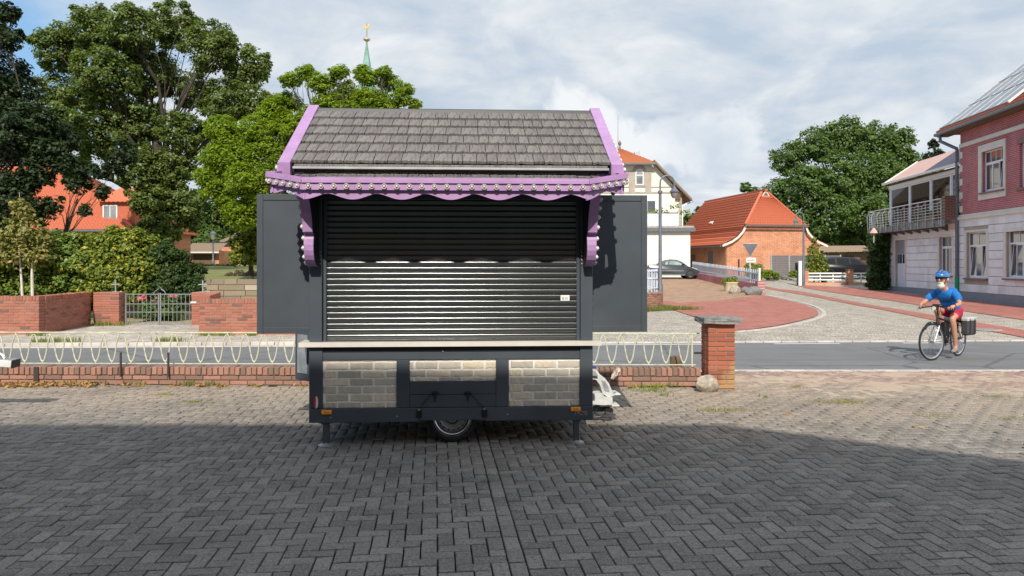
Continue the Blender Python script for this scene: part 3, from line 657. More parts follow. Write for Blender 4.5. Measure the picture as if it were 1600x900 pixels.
# ================================================================ FOLIAGE
def leaves_np(centers, normals, sizes, lw=.5, tint=None):
    n = len(centers); nr = normals / (np.linalg.norm(normals, axis=1, keepdims=True) + 1e-9)
    a = RNG.normal(size=(n, 3)); a -= nr * (a * nr).sum(1, keepdims=True); a /= np.linalg.norm(a, axis=1, keepdims=True) + 1e-9; b = np.cross(nr, a)
    s = sizes[:, None]
    V = np.empty((n, 4, 3)); V[:, 0] = centers - a * s * .5; V[:, 1] = centers + b * s * lw * .5 + nr * s * .08; V[:, 2] = centers + a * s * .5; V[:, 3] = centers - b * s * lw * .5 + nr * s * .08
    return V.reshape(-1, 3), np.arange(n * 4).reshape(n, 4), (RNG.random(n) if tint is None else tint)
def crown_mesh(name, blobs, nleaf, size, mat, clump=.24, clumps_per=48, lw=.6, flat=.9, shell=.45, up=.5, fill=.28):
    """blobs: (x,y,z,r). Leaves sit in clumps, clumps near the blob surface"""
    vol = np.array([b[3] ** 2.2 for b in blobs]); cnt = (vol / vol.sum() * nleaf).astype(int); C = []; Nn = []; T = []; CL = []
    for bi, (x, y, z, r) in enumerate(blobs):
        m = max(4, int(clumps_per * (.6 + .4 * RNG.random()))); d = RNG.normal(size=(m, 3)); d /= np.linalg.norm(d, axis=1, keepdims=True)
        rad = r * (shell + (1.02 - shell) * RNG.random(m) ** .6); cc = np.array([x, y, z]) + d * rad[:, None] * np.array([1, 1, flat])
        CL.append(cc); idx = RNG.integers(0, m, cnt[bi]); cr = r * clump * (.7 + .6 * RNG.random(m))
        g = RNG.normal(size=(cnt[bi], 3)); g /= np.linalg.norm(g, axis=1, keepdims=True); g *= (RNG.random(cnt[bi]) ** .5)[:, None]
        pos = cc[idx] + g * cr[idx][:, None] * np.array([1.15, 1.15, .8]); nf = int(cnt[bi] * fill)
        pos[:nf] = np.array([x, y, z]) + g[:nf] * r * 1.02 * np.array([1, 1, flat]); C.append(pos)
        out = pos - np.array([x, y, z - r * .3]); out /= np.linalg.norm(out, axis=1, keepdims=True) + 1e-9
        Nn.append(out * .45 + g * .25 + np.array([0, 0, up]) + RNG.normal(size=(cnt[bi], 3)) * .42)
        tm = RNG.random(m) * .5; T.append(np.clip(tm[idx] + RNG.random(cnt[bi]) * .5, 0, 1))
    C = np.concatenate(C); V, Fq, t = leaves_np(C, np.concatenate(Nn), size * (.6 + .8 * RNG.random(len(C))), lw, np.concatenate(T))
    return np_mesh(name, V, Fq, mat, t), CL
def limb(mb, a, b, r0, r1, seed=0, n=6, sag=.1, sides=7):
    rr = random.Random(seed); a, b = Vector(a), Vector(b); L_ = (b - a).length; pts = []
    w = Vector((rr.uniform(-1, 1), rr.uniform(-1, 1), rr.uniform(.1, .8))) * L_ * sag
    for i in range(n + 1):
        t = i / n; pts.append(a.lerp(b, t) + w * math.sin(t * math.pi) + Vector((rr.uniform(-1, 1), rr.uniform(-1, 1), rr.uniform(-1, 1))) * L_ * .012)
    mb.tube(pts, [r0 + (r1 - r0) * (i / n) ** .8 for i in range(n + 1)], sides); return pts
def tree(name, label, base, trunk_r, blobs, nleaf, size, leafmat, barkmat='bark', cat='tree', fork=None, group=None, twigs=5, **kw):
    root = empty(name, tuple(base), 0, label, cat, group); B0 = Vector(base)
    loc = [(b[0] - B0.x, b[1] - B0.y, b[2] - B0.z, b[3]) for b in blobs]
    me, CL = crown_mesh('crown', loc, nleaf, size, M[leafmat], **kw); link('crown', me, root)
    cx = np.mean([b[0] for b in loc]); cz = min(b[2] for b in loc); top = max(b[2] for b in loc)
    fk = fork if fork is not None else cz * .8
    tb = MB(); rr = random.Random(len(label)); tpts = [Vector((0, 0, -.1)), Vector((0, 0, fk * .08)), Vector((rr.uniform(-.1, .1) * trunk_r, 0, fk * .5)), Vector((cx * .12, 0, fk)), Vector((cx * .5, 0, fk + (top - fk) * .45))]
    tb.tube(tpts, [trunk_r * 1.5, trunk_r * 1.08, trunk_r * .9, trunk_r * .75, trunk_r * .3], 12); tb.build('trunk', M[barkmat], root, smooth=True)
    for i, b in enumerate(loc):
        mb = MB(); h = fk + (max(b[2] - fk, 0)) * .25 * rr.random(); st_ = Vector((cx * .12 * h / fk if fk else 0, 0, min(h, fk + (top - fk) * .4)))
        r0 = trunk_r * (.20 + .08 * rr.random()); pts = limb(mb, st_, (b[0], b[1], b[2]), r0, r0 * .3, i, sag=.08)
        cl = CL[i]
        for k in range(min(twigs, len(cl))):
            q = pts[rr.randrange(2, len(pts))]; limb(mb, q, cl[k], r0 * .32, r0 * .07, i * 31 + k, 4, .08, 5)
        mb.build('limb', M[barkmat], root, smooth=True)
    return root
def pb(px, py, rp, Y, dy=0.0):
    """a crown blob seen at this pixel, rp pixels in radius, standing Y+dy metres away"""
    p = P(px, py, Y + dy); return (p.x, p.y, p.z, rp * (Y + dy) / F)
def bush(name, label, blobs, n, size, mat, cat='bush', group=None, stem=True, **kw):
    bx = np.mean([b[0] for b in blobs]); by = np.mean([b[1] for b in blobs]); bz = min(b[2] - b[3] for b in blobs)
    root = empty(name, (bx, by, max(bz, -.1)), 0, label, cat, group); z0 = max(bz, -.1)
    me, CL = crown_mesh('foliage', [(b[0] - bx, b[1] - by, b[2] - z0, b[3]) for b in blobs], n, size, M[mat], **kw); link('foliage', me, root)
    if stem:
        mb = MB()
        for i, b in enumerate(blobs):
            for k in range(3): limb(mb, (random.uniform(-.15, .15), random.uniform(-.1, .1), 0), CL[i][k], .025, .008, i * 7 + k, 4, .05, 5)
        mb.build('stems', M['bark'], root, smooth=True)
    return root
# ================================================================ MARKET TRAILER
TF = Frame(-1.883, 6.95, 3.03)
tr = empty('market_trailer', (-1.883, 6.95, 0), math.radians(3.03), 'closed dark grey sales trailer with shingle gable roof and lilac trim on the paved forecourt', 'trailer')
W_, D_ = 2.651, 2.05
def T(px, py, ly=0.0): return TF.hit(px, py, ly)
def tx(px, ly=0.0): return TF.hit(px, 500, ly)[0]
def tz(py, px=700, ly=0.0): return TF.hit(px, py, ly)[1]
A = M['anthracite']
zb_, z1, z2, z3 = .223, .352, .80, .872     # body bottom, top of bottom rail, top of panels, top of rail
def tb(name, x0, x1, y0, y1, za, zb2, mat=A, b=.004, parent=tr): return MB().bbox(x0, x1, y0, y1, za, zb2, b).build(name, mat, parent)
# lower body
body = MB(); body.box(.005, W_ - .005, .05, D_, zb_ + .01, .945); body.build('lower_body', A, tr)
tb('corner_post', 0, tx(504), -.004, .05, z1 + .002, z3 + .05); tb('corner_post', tx(906), W_, -.004, .05, z1 + .002, z3 + .05)
tb('panel_post', tx(619.5), tx(640), -.002, .05, z1 + .002, z2); tb('panel_post', tx(775), tx(795), -.002, .05, z1 + .002, z2)
tb('top_rail', tx(504) + .001, tx(906) - .001, -.002, .05, z2 + .001, z3); tb('top_rail', tx(504) + .001, tx(906) - .001, .004, .05, z3 + .001, .92, M['anthracite_dark'])
tb('bottom_rail', 0, tx(655) - .003, -.010, .05, zb_, z1); tb('bottom_rail', tx(757) + .003, W_, -.010, .05, zb_, z1)
tb('wheel_flap', tx(655), tx(757), -.013, .0, zb_ + .012, z1 - .001, b=.005)
zm = tz(596, 707); zh = tz(616.5, 707)
tb('board', tx(640) + .001, tx(775) - .001, .002, .05, zh + .002, zm); tb('hatch', tx(640) + .001, tx(775) - .001, -.001, .05, z1 + .002, zh - .002)
# facing brick panels
_fb = {}
def facing_brick(w, h, v):
    k = (round(w, 2), v)
    bm = bmesh.new(); bmesh.ops.create_cube(bm, size=1); bmesh.ops.scale(bm, vec=(w, .022, h), verts=bm.verts)
    bmesh.ops.bevel(bm, geom=[e for e in bm.edges if abs(e.verts[0].co.y - e.verts[1].co.y) < 1e-6 and e.verts[0].co.y < 0], offset=.005, segments=1, affect='EDGES')
    long_ = [e for e in bm.edges if abs(e.verts[0].co.x - e.verts[1].co.x) > w * .5]; bmesh.ops.subdivide_edges(bm, edges=long_, cuts=5, use_grid_fill=True)
    rr = random.Random(v * 31 + int(w * 1000))
    for vv in bm.verts:
        vv.co.z += rr.uniform(-.0035, .0035); vv.co.y += rr.uniform(-.003, .002); vv.co.x += rr.uniform(-.002, .002)
    me = bpy.data.meshes.new('brick'); bm.to_mesh(me); bm.free(); me.materials.append(M['facing']); return me
def brick_panel(px0, px1, zlo, zhi, rows, label=None):
    x0, x1 = tx(px0) + .001, tx(px1) - .001
    pn = MB().box(x0, x1, .0150, .05, zlo, zhi).build('brick_panel', M['mortar_light'], tr)
    for (ya, yb, spans) in rows:
        za, zb3 = tz(yb, 700), tz(ya, 700); za = max(za, zlo + .002); zb3 = min(zb3, zhi - .001)
        for (a, b) in spans:
            xa, xb = max(tx(a), x0 + .001), min(tx(b), x1 - .001)
            if xb - xa > .02 and zb3 - za > .006: link('brick', facing_brick(xb - xa, zb3 - za, random.randrange(99)), pn, ((xa + xb) / 2, .021, (za + zb3) / 2))
L_even = [(509, 544), (547, 582), (585, 622)]; L_odd = [(500, 525.5), (528, 564), (567, 601.5), (604, 622)]
ry = [(555, 564), (566, 576.5), (578.8, 589), (591, 601.3), (603, 613.5), (615.3, 625.8), (628, 639)]
brick_panel(504, 619.5, z1 + .003, z2 - .001, [(a, b, L_odd if i % 2 == 0 else L_even) for i, (a, b) in enumerate(ry)])
R_even = [(798.5, 833), (835.5, 869.5), (872, 908)]; R_odd = [(790, 815), (818, 852), (855, 888.5), (891, 908)]
ry3 = [(a - .8, b - .8) for a, b in ry]
brick_panel(795, 906, z1 + .003, z2 - .001, [(a, b, R_odd if i % 2 == 0 else R_even) for i, (a, b) in enumerate(ry3)])
M_even = [(638, 646), (649, 683), (686, 720), (723, 756), (759, 780)]; M_odd = [(636, 664.5), (667, 701.5), (704, 739), (741.5, 780)]
brick_panel(640, 775, zm + .002, z2 - .001, [(a, b, M_odd if i % 2 == 0 else M_even) for i, (a, b) in enumerate([(q[0] - .4, q[1] - .4) for q in ry[:4]])])
# latches, rods, hinges
for hx, lx, s in ((655, 680, 1), (757, 731, -1)):
    X, xl = tx(hx), tx(lx); zl = tz(613, lx)
    h = tb('hinge', X - .028, X + .028, -.020, -.012, z1 - .092, z1 - .022, M['black'], .002)
    for i in range(3): MB().box(X - .022 + .016 * i, X - .012 + .016 * i, -.024, -.019, z1 - .085, z1 - .028).build('knuckle', M['black'], h)
    l = tb('latch', xl - .033, xl + .033, -.020, -.003, zl - .010, zl + .010, M['black'], .003)
    MB().prism([(xl - .018, zl - .010), (xl + .018, zl - .010), (xl + .004, zl - .085), (xl - .004, zl - .085)], -.014, -.002, 'xz').build('latch_tongue', M['black'], l)
    MB().tube([(xl - s * .03, -.012, zl - .01), (X, -.014, z1 - .004), (X, -.015, z1 - .03)], .0045, 6).build('stay_rod', M['black'], tr)
    MB().lathe([(.010, -.022), (.010, -.013)], 10, (X, 0, z1 - .012), 'y').build('rod_eye', M['chrome'], tr, True)
for a, b in ((517, 652), (620.5, 650), (793, 647), (692, 549)):
    X, Z = T(a, b); MB().lathe([(.003, -.014), (.006, -.012), (.006, -.004)], 8, (X, 0, Z), 'y').build('screw', M['galv'], tr)
# lights on the body
def reflector(px, py):
    X, Z = T(px, py); o = MB().bbox(X - .048, X + .048, -.030, -.008, Z - .020, Z + .020, .004).build('side_marker', M['amber'], tr)
    for s in (-1, 1): MB().lathe([(.009, -.0335), (.010, -.0300)], 10, (X + s * .034, 0, Z), 'y').build('reflector_dot', M['amber_light'], o)
    MB().bbox(X - .043, X + .043, -.032, -.029, Z + .008, Z + .017, .001).build('lens_rib', M['amber_light'], o)
reflector(511, 643.5); reflector(899, 638.5)
X, Z = T(494.3, 628)
vv = [(X + .022 * math.cos(t), Z + .058 * math.copysign(abs(math.sin(t)) ** .8, math.sin(t))) for t in [i / 20 * 2 * math.pi for i in range(20)]]
o = MB().prism(vv, -.022, -.003, 'xz').build('position_lamp', M['red_lens'], tr, True)
MB().prism([(max(x, X + .001), z) for x, z in vv if x > X - .001] , -.026, -.0215, 'xz').build('clear_lens', M['white_dull'], o)
X, Z = T(908, 645)
pl = MB().box(X - .062, X + .062, -.013, -.0098, Z - .019, Z + .019).build('type_plate', M['plate'], tr)
for i, (a, b, c_, d) in enumerate([(-.052, -.020, -.013, -.004), (-.052, -.044, -.003, .012), (-.01, .012, .002, .011), (.004, .034, -.012, -.001), (.052, .058, -.014, .014), (-.016, -.004, -.012, -.006)]):
    MB().box(X + a, X + b, -.0145, -.0128, Z + c_, Z + d).build('print', M['black'], pl)
# chassis legs
for px in (510, 900):
    X = tx(px, .05); lg = empty('support_leg', (X, .045, 0)); lg.parent = tr
    MB().bbox(-.027, .027, -.027, .027, .02, zb_ + .02, .004).build('tube', A, lg)
    MB().lathe([(.076, .0), (.076, .008), (.05, .014), (.03, .022), (.03, .028)], 20).build('foot_plate', M['galv'], lg, True)
    MB().bbox(-.045, .045, -.04, .04, zb_ - .012, zb_ + .012, .003).build('leg_bracket', A, lg)
MB().box(.05, W_ - .05, .30, .36, .16, .26).build('chassis_beam', M['steel_dark'], tr); MB().box(.05, W_ - .05, D_ - .36, D_ - .30, .16, .26).build('chassis_beam', M['steel_dark'], tr)
MB().box(tx(707) - .03, tx(707) + .03, .15, D_ - .15, .20, .26).build('axle', M['steel_dark'], tr)
# wheels
def wheel(cx, ly, face=-1, R=.243, w=.165):
    wl = empty('wheel', (cx, ly, R)); wl.parent = tr; f = face
    prof = [(.176, -w / 2 + .01), (.20, -w / 2 - .002), (.225, -w / 2 + .006), (.239, -w / 2 + .022), (R, -w / 2 + .04), (R, w / 2 - .04), (.239, w / 2 - .022), (.20, w / 2), (.176, w / 2 - .01)]
    MB().lathe(prof, 48, ax='y', cap=False).build('tyre', M['rubber'], wl, True)
    MB().lathe([(.180, f * .078), (.182, f * .085), (.176, f * .086), (.168, f * .074), (.160, f * .070), (.150, f * .045), (.146, f * .02), (.15, -f * .07)], 40, ax='y', cap=False).build('rim', M['chrome'], wl, True)
    MB().lathe([(.152, f * .035), (.145, f * .050), (.120, f * .056), (.098, f * .046), (.070, f * .050), (.06, f * .030), (.03, f * .028), (.001, f * .03)], 36, ax='y', cap=False).build('disc', M['steel'], wl, True)
    hl = MB()
    for k in range(16):
        t = k / 16 * 2 * math.pi + .1; hl.lathe([(.0085, f * .060), (.0085, f * .05)], 8, (.128 * math.cos(t), 0, .128 * math.sin(t)), 'y')
    tag(hl.build('vent_holes', M['black'], wl), kind='stuff')
    for k in range(4):
        t = k / 4 * 2 * math.pi + .6; MB().lathe([(.009, f * .062), (.010, f * .045)], 6, (.045 * math.cos(t), 0, .045 * math.sin(t)), 'y').build('wheel_bolt', M['galv'], wl)
wheel(tx(707, .15), .165); wheel(tx(707, .15), D_ - .165, 1)
MB().box(tx(707) - .33, tx(707) + .33, .03, .32, .262, .52).build('wheel_arch', M['anthracite_dark'], tr)
# counter
ct = MB(); ct.prism([(-.085, -.055), (W_ + .075, -.055), (W_ + .075, .03), (.0, .03), (.0, .75), (-.085, .75)], .930, .972, 'xy'); ct.build('counter', M['counter'], tr)
# upper body
zc = .974; zr = 2.42
MB().box(.0, .06, .06, D_, zc, zr).build('side_wall', A, tr); MB().box(W_ - .06, W_, .06, D_, zc, zr).build('side_wall', A, tr); MB().box(.06, W_ - .06, D_ - .05, D_, zc, zr).build('back_wall', A, tr)
tb('corner_post', 0, tx(503), -.002, .06, zc, zr); tb('corner_post', tx(907), W_, -.002, .06, zc, zr)
tb('shutter_guide', tx(505), tx(509.6), .010, .07, zc, zr - .12); tb('shutter_guide', tx(901), tx(906.3), .010, .07, zc, zr - .12)
MB().box(tx(503) - .001, tx(505), .03, .07, zc, zr - .12).build('seal', M['anthracite_dark'], tr); MB().box(tx(906.3), tx(907) + .001, .03, .07, zc, zr - .12).build('seal', M['anthracite_dark'], tr)
tb('lintel', tx(503) + .001, tx(907) - .001, 0, .08, zr - .12, zr)
# roller shutter, slat by slat
xs0, xs1 = tx(509.8, .05), tx(900.8, .05); pit = .0527; nsl = int((zr - .12 - zc) / pit) + 1
prof = [(-.004, .0), (-.0075, .003), (-.0112, .012), (-.0132, .022), (-.0140, .031), (-.0138, .0355), (-.0122, .0400), (-.0088, .0440), (-.002, .0470), (.005, .0475), (.006, .0527), (.014, .0527), (.014, .0)]
slm = MB().prism(prof, xs0, xs1, 'yz').mesh('shutter_slat', M['slat'], False)
slm.polygons.foreach_set('use_smooth', [len(p.vertices) == 4 for p in slm.polygons]); slm.set_sharp_from_angle(angle=math.radians(40))
for i in range(nsl):
    z = zc + .018 + i * pit
    if z + pit > zr - .1: break
    link('shutter_slat', slm, tr, (0, .050, z))
MB().bbox(xs0, xs1, .040, .062, zc, zc + .019, .004).build('shutter_foot', M['slat'], tr)
X, Z = T(883, 465.5, .03)
sk = MB().box(X - .042, X + .042, .0335, .0345, Z - .026, Z + .026).build('paper_sticker', M['sticker'], tr)
for i, (a, w2) in enumerate([(-.030, .002), (-.026, .004), (-.019, .002), (-.015, .005), (-.007, .002), (.004, .005), (.013, .002), (.018, .003), (.023, .002)]):
    MB().box(X + a, X + a + w2, .0328, .0336, Z - .020, Z + .008).build('print', M['ink'] if i == 5 else M['plate'], sk)
# swung-out side wings and the lower side flap
for side in (0, 1):
    ly = .52; px = (401, 486) if side == 0 else (924, 1011.5)
    xa, xb = (T(401, 400, ly)[0], .0) if side == 0 else (W_, T(1011.5, 400, ly)[0])
    zt_, zbt = (tz(303, 401, ly), tz(521.5, 401, ly)) if side == 0 else (tz(305, 1011, ly), tz(518.5, 1011, ly))
    wg = MB().box(xa + .05, xb - .05, ly + .008, ly + .03, zbt + .05, zt_ - .05).build('side_wing', A, tr)
    f = .062
    for (a, b, c_, d) in ((xa, xa + f, zbt, zt_), (xb - f, xb, zbt, zt_), (xa + f, xb - f, zt_ - f, zt_), (xa + f, xb - f, zbt, zbt + f)):
        MB().bbox(a + .0005, b - .0005, ly, ly + .042, c_ + .0005, d - .0005, .003).build('wing_frame', A, wg)
    MB().lathe([(.005, ly - .004), (.005, ly)], 8, ((xa if side == 0 else xb) + (.02 if side == 0 else -.02), 0, tz(415, 403, ly)), 'y').build('rivet', M['black'], wg)
fl = empty('side_flap', (-.004, .16, .58), math.radians(136)); fl.parent = tr
MB().bbox(0, .26, -.02, .02, 0, .50, .004).build('flap_frame', A, fl); MB().box(.05, .21, .019, .028, .07, .44).build('flap_panel', M['galv'], fl)
# ---------------------------------------------------------------- main gable roof
xl, xr = -.205, W_ + .225
e0 = Vector((0, -.265, 2.592)); rg = Vector((0, .94, 3.315)); rd = (rg - e0); rl = rd.length; rd.normalize(); rn = Vector((0, -rd.z, rd.y))
pitch = math.atan2(rd.z, rd.y)
dk = MB(); dk.prism([(e0.y + .02, e0.z - .07), (rg.y, rg.z - .06), (2 * rg.y - e0.y - .02, e0.z - .07), (2 * rg.y - e0.y - .02, e0.z - .035), (rg.y, rg.z - .018), (e0.y + .02, e0.z - .035)], xl + .03, xr - .03, 'yz'); dk.build('roof_deck', M['anthracite_dark'], tr)
def shingle(w, h, v):
    rr = random.Random(v); n = 7; T_ = .024; V = []; 
    low = [rr.uniform(-.011, .011) + .007 * math.sin(i * 1.9 + v) for i in range(n + 1)]
    for lay in (0, 1):
        for i in range(n + 1):
            x = -w / 2 + w * i / n
            V.append((x, low[i], T_ * lay + (.004 if lay else 0) * rr.uniform(-1, 1)))
        for i in range(n + 1): V.append((-w / 2 + w * i / n, h, T_ * lay))
    m = n + 1; Fc = []
    for i in range(n):
        Fc += [(2 * m + i, 2 * m + i + 1, 3 * m + i + 1, 3 * m + i), (i, m + i, m + i + 1, i + 1), (i, i + 1, 2 * m + i + 1, 2 * m + i), (m + i, 3 * m + i, 3 * m + i + 1, m + i + 1)]
    Fc += [(0, 2 * m, 3 * m, m), (n, m + n, 3 * m + n, 2 * m + n)]
    return MB().add(V, Fc).mesh('shingle', M['shingle'])
SH = {}
def lay_shingles(parent, x0, x1, org, dirv, nrm, rows, expo, h, tilt, name='shingle', shift=0):
    """rows of shingles up the slope from org; every tile is an object"""
    nrm = nrm.normalized(); ex = Vector((1, 0, 0))
    for r in range(rows):
        x = x0 - random.uniform(0, .1); p0 = org + dirv * (expo * r)
        while x < x1 - .02:
            w = random.choice((.095, .125, .125, .150, .165)); a, b = max(x, x0), min(x + w, x1)
            if b - a > .015:
                key = (round(b - a, 3), random.randrange(4))
                if key not in SH: SH[key] = shingle(b - a - .006, h, hash(key) % 1000)
                d2 = (dirv * math.cos(tilt) - nrm * math.sin(tilt)).normalized(); n2 = ex.cross(d2)
                mt = Matrix((ex, d2, n2)).transposed().to_4x4(); q = p0 + nrm * (h * math.sin(tilt) + random.uniform(0, .002)); mt.translation = Vector((( a + b) / 2, q.y, q.z))
                o = link(name, SH[key], parent); o.matrix_local = mt
            x += w
lay_shingles(tr, xl + .10, xr - .10, e0 + rn * -.02, rd, rn, 6, (rl - .06) / 6, .30, .10)
rd2 = Vector((0, -rd.y, rd.z)); e2 = Vector((0, 2 * rg.y - e0.y, e0.z))
bk = MB()
for r in range(6):
    p = e2 + rd2 * ((rl - .06) / 6 * r); q = p + rd2 * .24; n2 = Vector((0, rd.z, rd.y))
    a = [p + n2 * .02, q, q - n2 * .02, p]; bk.prism([(v.y, v.z) for v in a], xl + .1, xr - .1, 'yz')
tag(bk.build('rear_shingle_courses', M['shingle'], tr), kind='stuff')
MB().prism([(rg.y - .06, rg.z - .045), (rg.y - .045, rg.z + .012), (rg.y, rg.z + .028), (rg.y + .045, rg.z + .012), (rg.y + .06, rg.z - .045)], xl + .10, xr - .10, 'yz').build('ridge_cap', M['anthracite_dark'], tr)
# verge boards with bulbs on the outer side
bulb_mb = MB()
bulb_mb.mi = 1; bulb_mb.lathe([(.018, .0), (.023, .004), (.027, .022), (.0235, .0225), (.016, .006)], 14, cap=False)
bulb_mb.mi = 0; bulb_mb.lathe([(.010, .004), (.0130, .012), (.0140, .022), (.012, .029), (.006, .034), (.001, .035)], 12)
bulb_mb.v = [(x * .86, y * .86, z * .86) for x, y, z in bulb_mb.v]
BULB = bulb_mb.mesh('bulb', [M['glass_bulb'], M['bulb_cup']], True)
BULB.polygons.foreach_set('use_smooth', [True] * len(BULB.polygons))
def bulb(parent, p, nrm):
    o = link('bulb', BULB, parent); q = Vector(nrm).to_track_quat('Z', 'Y'); o.rotation_euler = q.to_euler(); o.location = p; return o
for side, x0, x1 in ((-1, xl, xl + .105), (1, xr - .105, xr)):
    vb = MB()
    for s in (1, -1):
        d = rd if s == 1 else rd2; n2 = rn if s == 1 else Vector((0, rd.z, rd.y)); e_ = e0 if s == 1 else e2
        a = e_ - d * .045 + n2 * .032; b_ = Vector((0, rg.y, rg.z + .055)); c_ = Vector((0, rg.y, rg.z - .12)); dd = e_ - d * .045 - Vector((0, 0, .10))
        vb.prism([(v.y, v.z) for v in (a, b_, c_, dd)], x0, x1, 'yz')
    v = vb.build('verge_board', M['lilac'], tr)
    v2 = MB(); xo = x0 - .014 if side < 0 else x1 - .0
    for s in (1, -1):
        d = rd if s == 1 else rd2; n2 = rn if s == 1 else Vector((0, rd.z, rd.y)); e_ = e0 if s == 1 else e2
        a = e_ - d * .03 - n2 * .005; b_ = Vector((0, rg.y, rg.z + .010)); c_ = Vector((0, rg.y, rg.z - .135)); dd = e_ - d * .03 - Vector((0, 0, .11))
        v2.prism([(q.y, q.z) for q in (a, b_, c_, dd)], xo, xo + .014, 'yz')
    v2.build('bulb_board', M['lilac'], v)
    for i in range(13):
        for s in (1, -1):
            q = e0.lerp(rg, (i + .2) / 13) - Vector((0, 0, .045))
            if s == -1: q.y = 2 * rg.y - q.y
            bulb(v, (xo - .001 if side < 0 else xo + .015, q.y, q.z), (side, 0, 0))
    MB().prism([(.0, 2.42), (D_, 2.42), (D_, 2.58), (rg.y, rg.z - .09), (.0, 2.58)], 0.002 if side < 0 else W_ - .042, .04 if side < 0 else W_ - .002, 'yz').build('gable_wall', M['lilac'], tr)
    xe = (xl + .02, .0) if side < 0 else (W_, xr - .02)
    MB().bbox(xe[0], xe[1], -.22, .02, 2.50, 2.560, .003).build('eave_block', M['lilac'], tr)
MB().bbox(xl + .12, xr - .12, -.290, -.245, 2.545, 2.568, .003).build('eave_strip', M['alu'], tr)
MB().bbox(xl + .13, xr - .13, -.280, -.22, 2.5685, 2.590, .003).build('eave_fascia', M['shingle'], tr)
MB().box(.0, W_, -.0, .05, 2.42, 2.545).build('soffit_board', M['anthracite_dark'], tr)
MB().tube([(.02, -.20, 2.530), (W_ - .02, -.20, 2.530)], .008, 8).build('light_tube', M['glass_bulb'], tr, True)
for i in range(13): MB().box(.1 + i * .2, .112 + i * .2, -.211, -.189, 2.520, 2.542).build('tube_clip', M['chrome'], tr)
# ---------------------------------------------------------------- front canopy
yf = -.66
def cpt(px, py, ly): x, z = T(px, py, ly); return Vector((x, ly, z))
P0l, P0r = cpt(472, 292, yf), cpt(920, 292, yf); zc0 = (P0l.z + P0r.z) / 2; P0l.z = P0r.z = zc0
P1l, P1r = cpt(417.5, 283.5, -.46), cpt(979, 282, -.50); P1l.z = P1r.z = (P1l.z + P1r.z) / 2
P2l, P2r = Vector((P1l.x, .0, P1l.z + .03)), Vector((P1r.x, .0, P1r.z + .03))
cn = empty('canopy', (0, 0, 0)); cn.parent = tr
ring = [P2l, P1l, P0l, P0r, P1r, P2r]
hgt = .058
def seg_board(a, b, outw, thick, zlo, zhi, name, mat, parent, wave=None):
    """upright board between two plan points, thickness inwards"""
    d = (b - a); d2 = Vector((d.x, d.y, 0)).normalized(); n_ = Vector((d2.y, -d2.x, 0)); mb = MB(); N_ = 1 if wave is None else max(2, int(d.length / .02))
    V = []
    for i in range(N_ + 1):
        t = i / N_; p = a.lerp(b, t); lo = zlo if wave is None else zlo - wave(t, d.length)
        for (o_, z) in ((outw, p.z + lo), (outw, p.z + zhi), (outw - thick, p.z + zhi), (outw - thick, p.z + lo)): V.append((p.x + n_.x * o_, p.y + n_.y * o_, z))
    Fc = [(4 * i + k, 4 * i + (k + 1) % 4, 4 * i + 4 + (k + 1) % 4, 4 * i + 4 + k) for i in range(N_) for k in range(4)] + [(3, 2, 1, 0), (4 * N_, 4 * N_ + 1, 4 * N_ + 2, 4 * N_ + 3)]
    return mb.add(V, Fc).build(name, mat, parent), n_
scal = lambda t, L_: .050 * (.5 + .5 * math.cos(t * L_ / .415 * 2 * math.pi)) ** .8
for i in range(5):
    a, b = ring[i], ring[i + 1]
    fb, nn = seg_board(a, b, 0.0, .03, -hgt / 2, hgt / 2, 'fascia', M['lilac'], cn)
    seg_board(a, b, .016, .05, hgt / 2 + .0006, hgt / 2 + .028, 'fascia_moulding', M['lilac'], cn); seg_board(a, b, .006, .05, hgt / 2 + .0286, hgt / 2 + .048, 'fascia_moulding', M['lilac'], cn)
    seg_board(a, b, -.034, .014, -hgt / 2 - .028, -hgt / 2 + .02, 'valance', M['lilac'], cn, scal)
    L_ = (b - a).length; n = {0: 5, 1: 5, 2: 23, 3: 5, 4: 5}[i]
    for k in range(n):
        p = a.lerp(b, (k + .5) / n); bulb(fb, (p.x + nn.x * .001, p.y + nn.y * .001, p.z), nn)
# canopy roof: shallow shingled slope framed by lilac boards
ci = [P1l + Vector((.09, .10, .0)), P0l + Vector((.06, .07, .0)), P0r + Vector((-.06, .07, .0)), P1r + Vector((-.09, .10, .0))]
bkz = 2.525
top = [Vector((xl + .06, -.02, bkz)), *ci, Vector((xr - .06, -.02, bkz))]
mb = MB(); n6 = len(top); mb.add([(v.x, v.y, v.z) for v in top] + [(v.x, v.y, v.z - .03) for v in top], [tuple(range(n6)), tuple(range(2 * n6 - 1, n6 - 1, -1))] + [(i, (i + 1) % n6, n6 + (i + 1) % n6, n6 + i) for i in range(n6)])
mb.build('canopy_deck', M['anthracite_dark'], cn)
cd0 = Vector((0, P0l.y + .08, P0l.z + .01)); cdir = Vector((0, -.04 - cd0.y, bkz + .012 - cd0.z)); cl = cdir.length; cdir.normalize(); cnn = Vector((0, -cdir.z, cdir.y))
lay_shingles(cn, P0l.x + .05, P0r.x - .05, cd0, cdir, cnn, 4, cl / 4, .17, .11)
lay_shingles(cn, P1l.x + .20, P0l.x + .05, cd0 + cdir * .24, cdir, cnn, 2, .16, .17, .11); lay_shingles(cn, P0r.x - .05, P1r.x - .20, cd0 + cdir * .24, cdir, cnn, 2, .16, .17, .11)
for (a, b) in ((P1l, Vector((xl + .02, -.03, bkz + .01))), (P1r, Vector((xr - .02, -.03, bkz + .01)))):
    s = 1 if a is P1l else -1
    MB().beam(a + Vector((s * .02, .02, .066)), b + Vector((0, -.12, 0)), .085, .022).build('side_moulding', M['lilac'], cn)
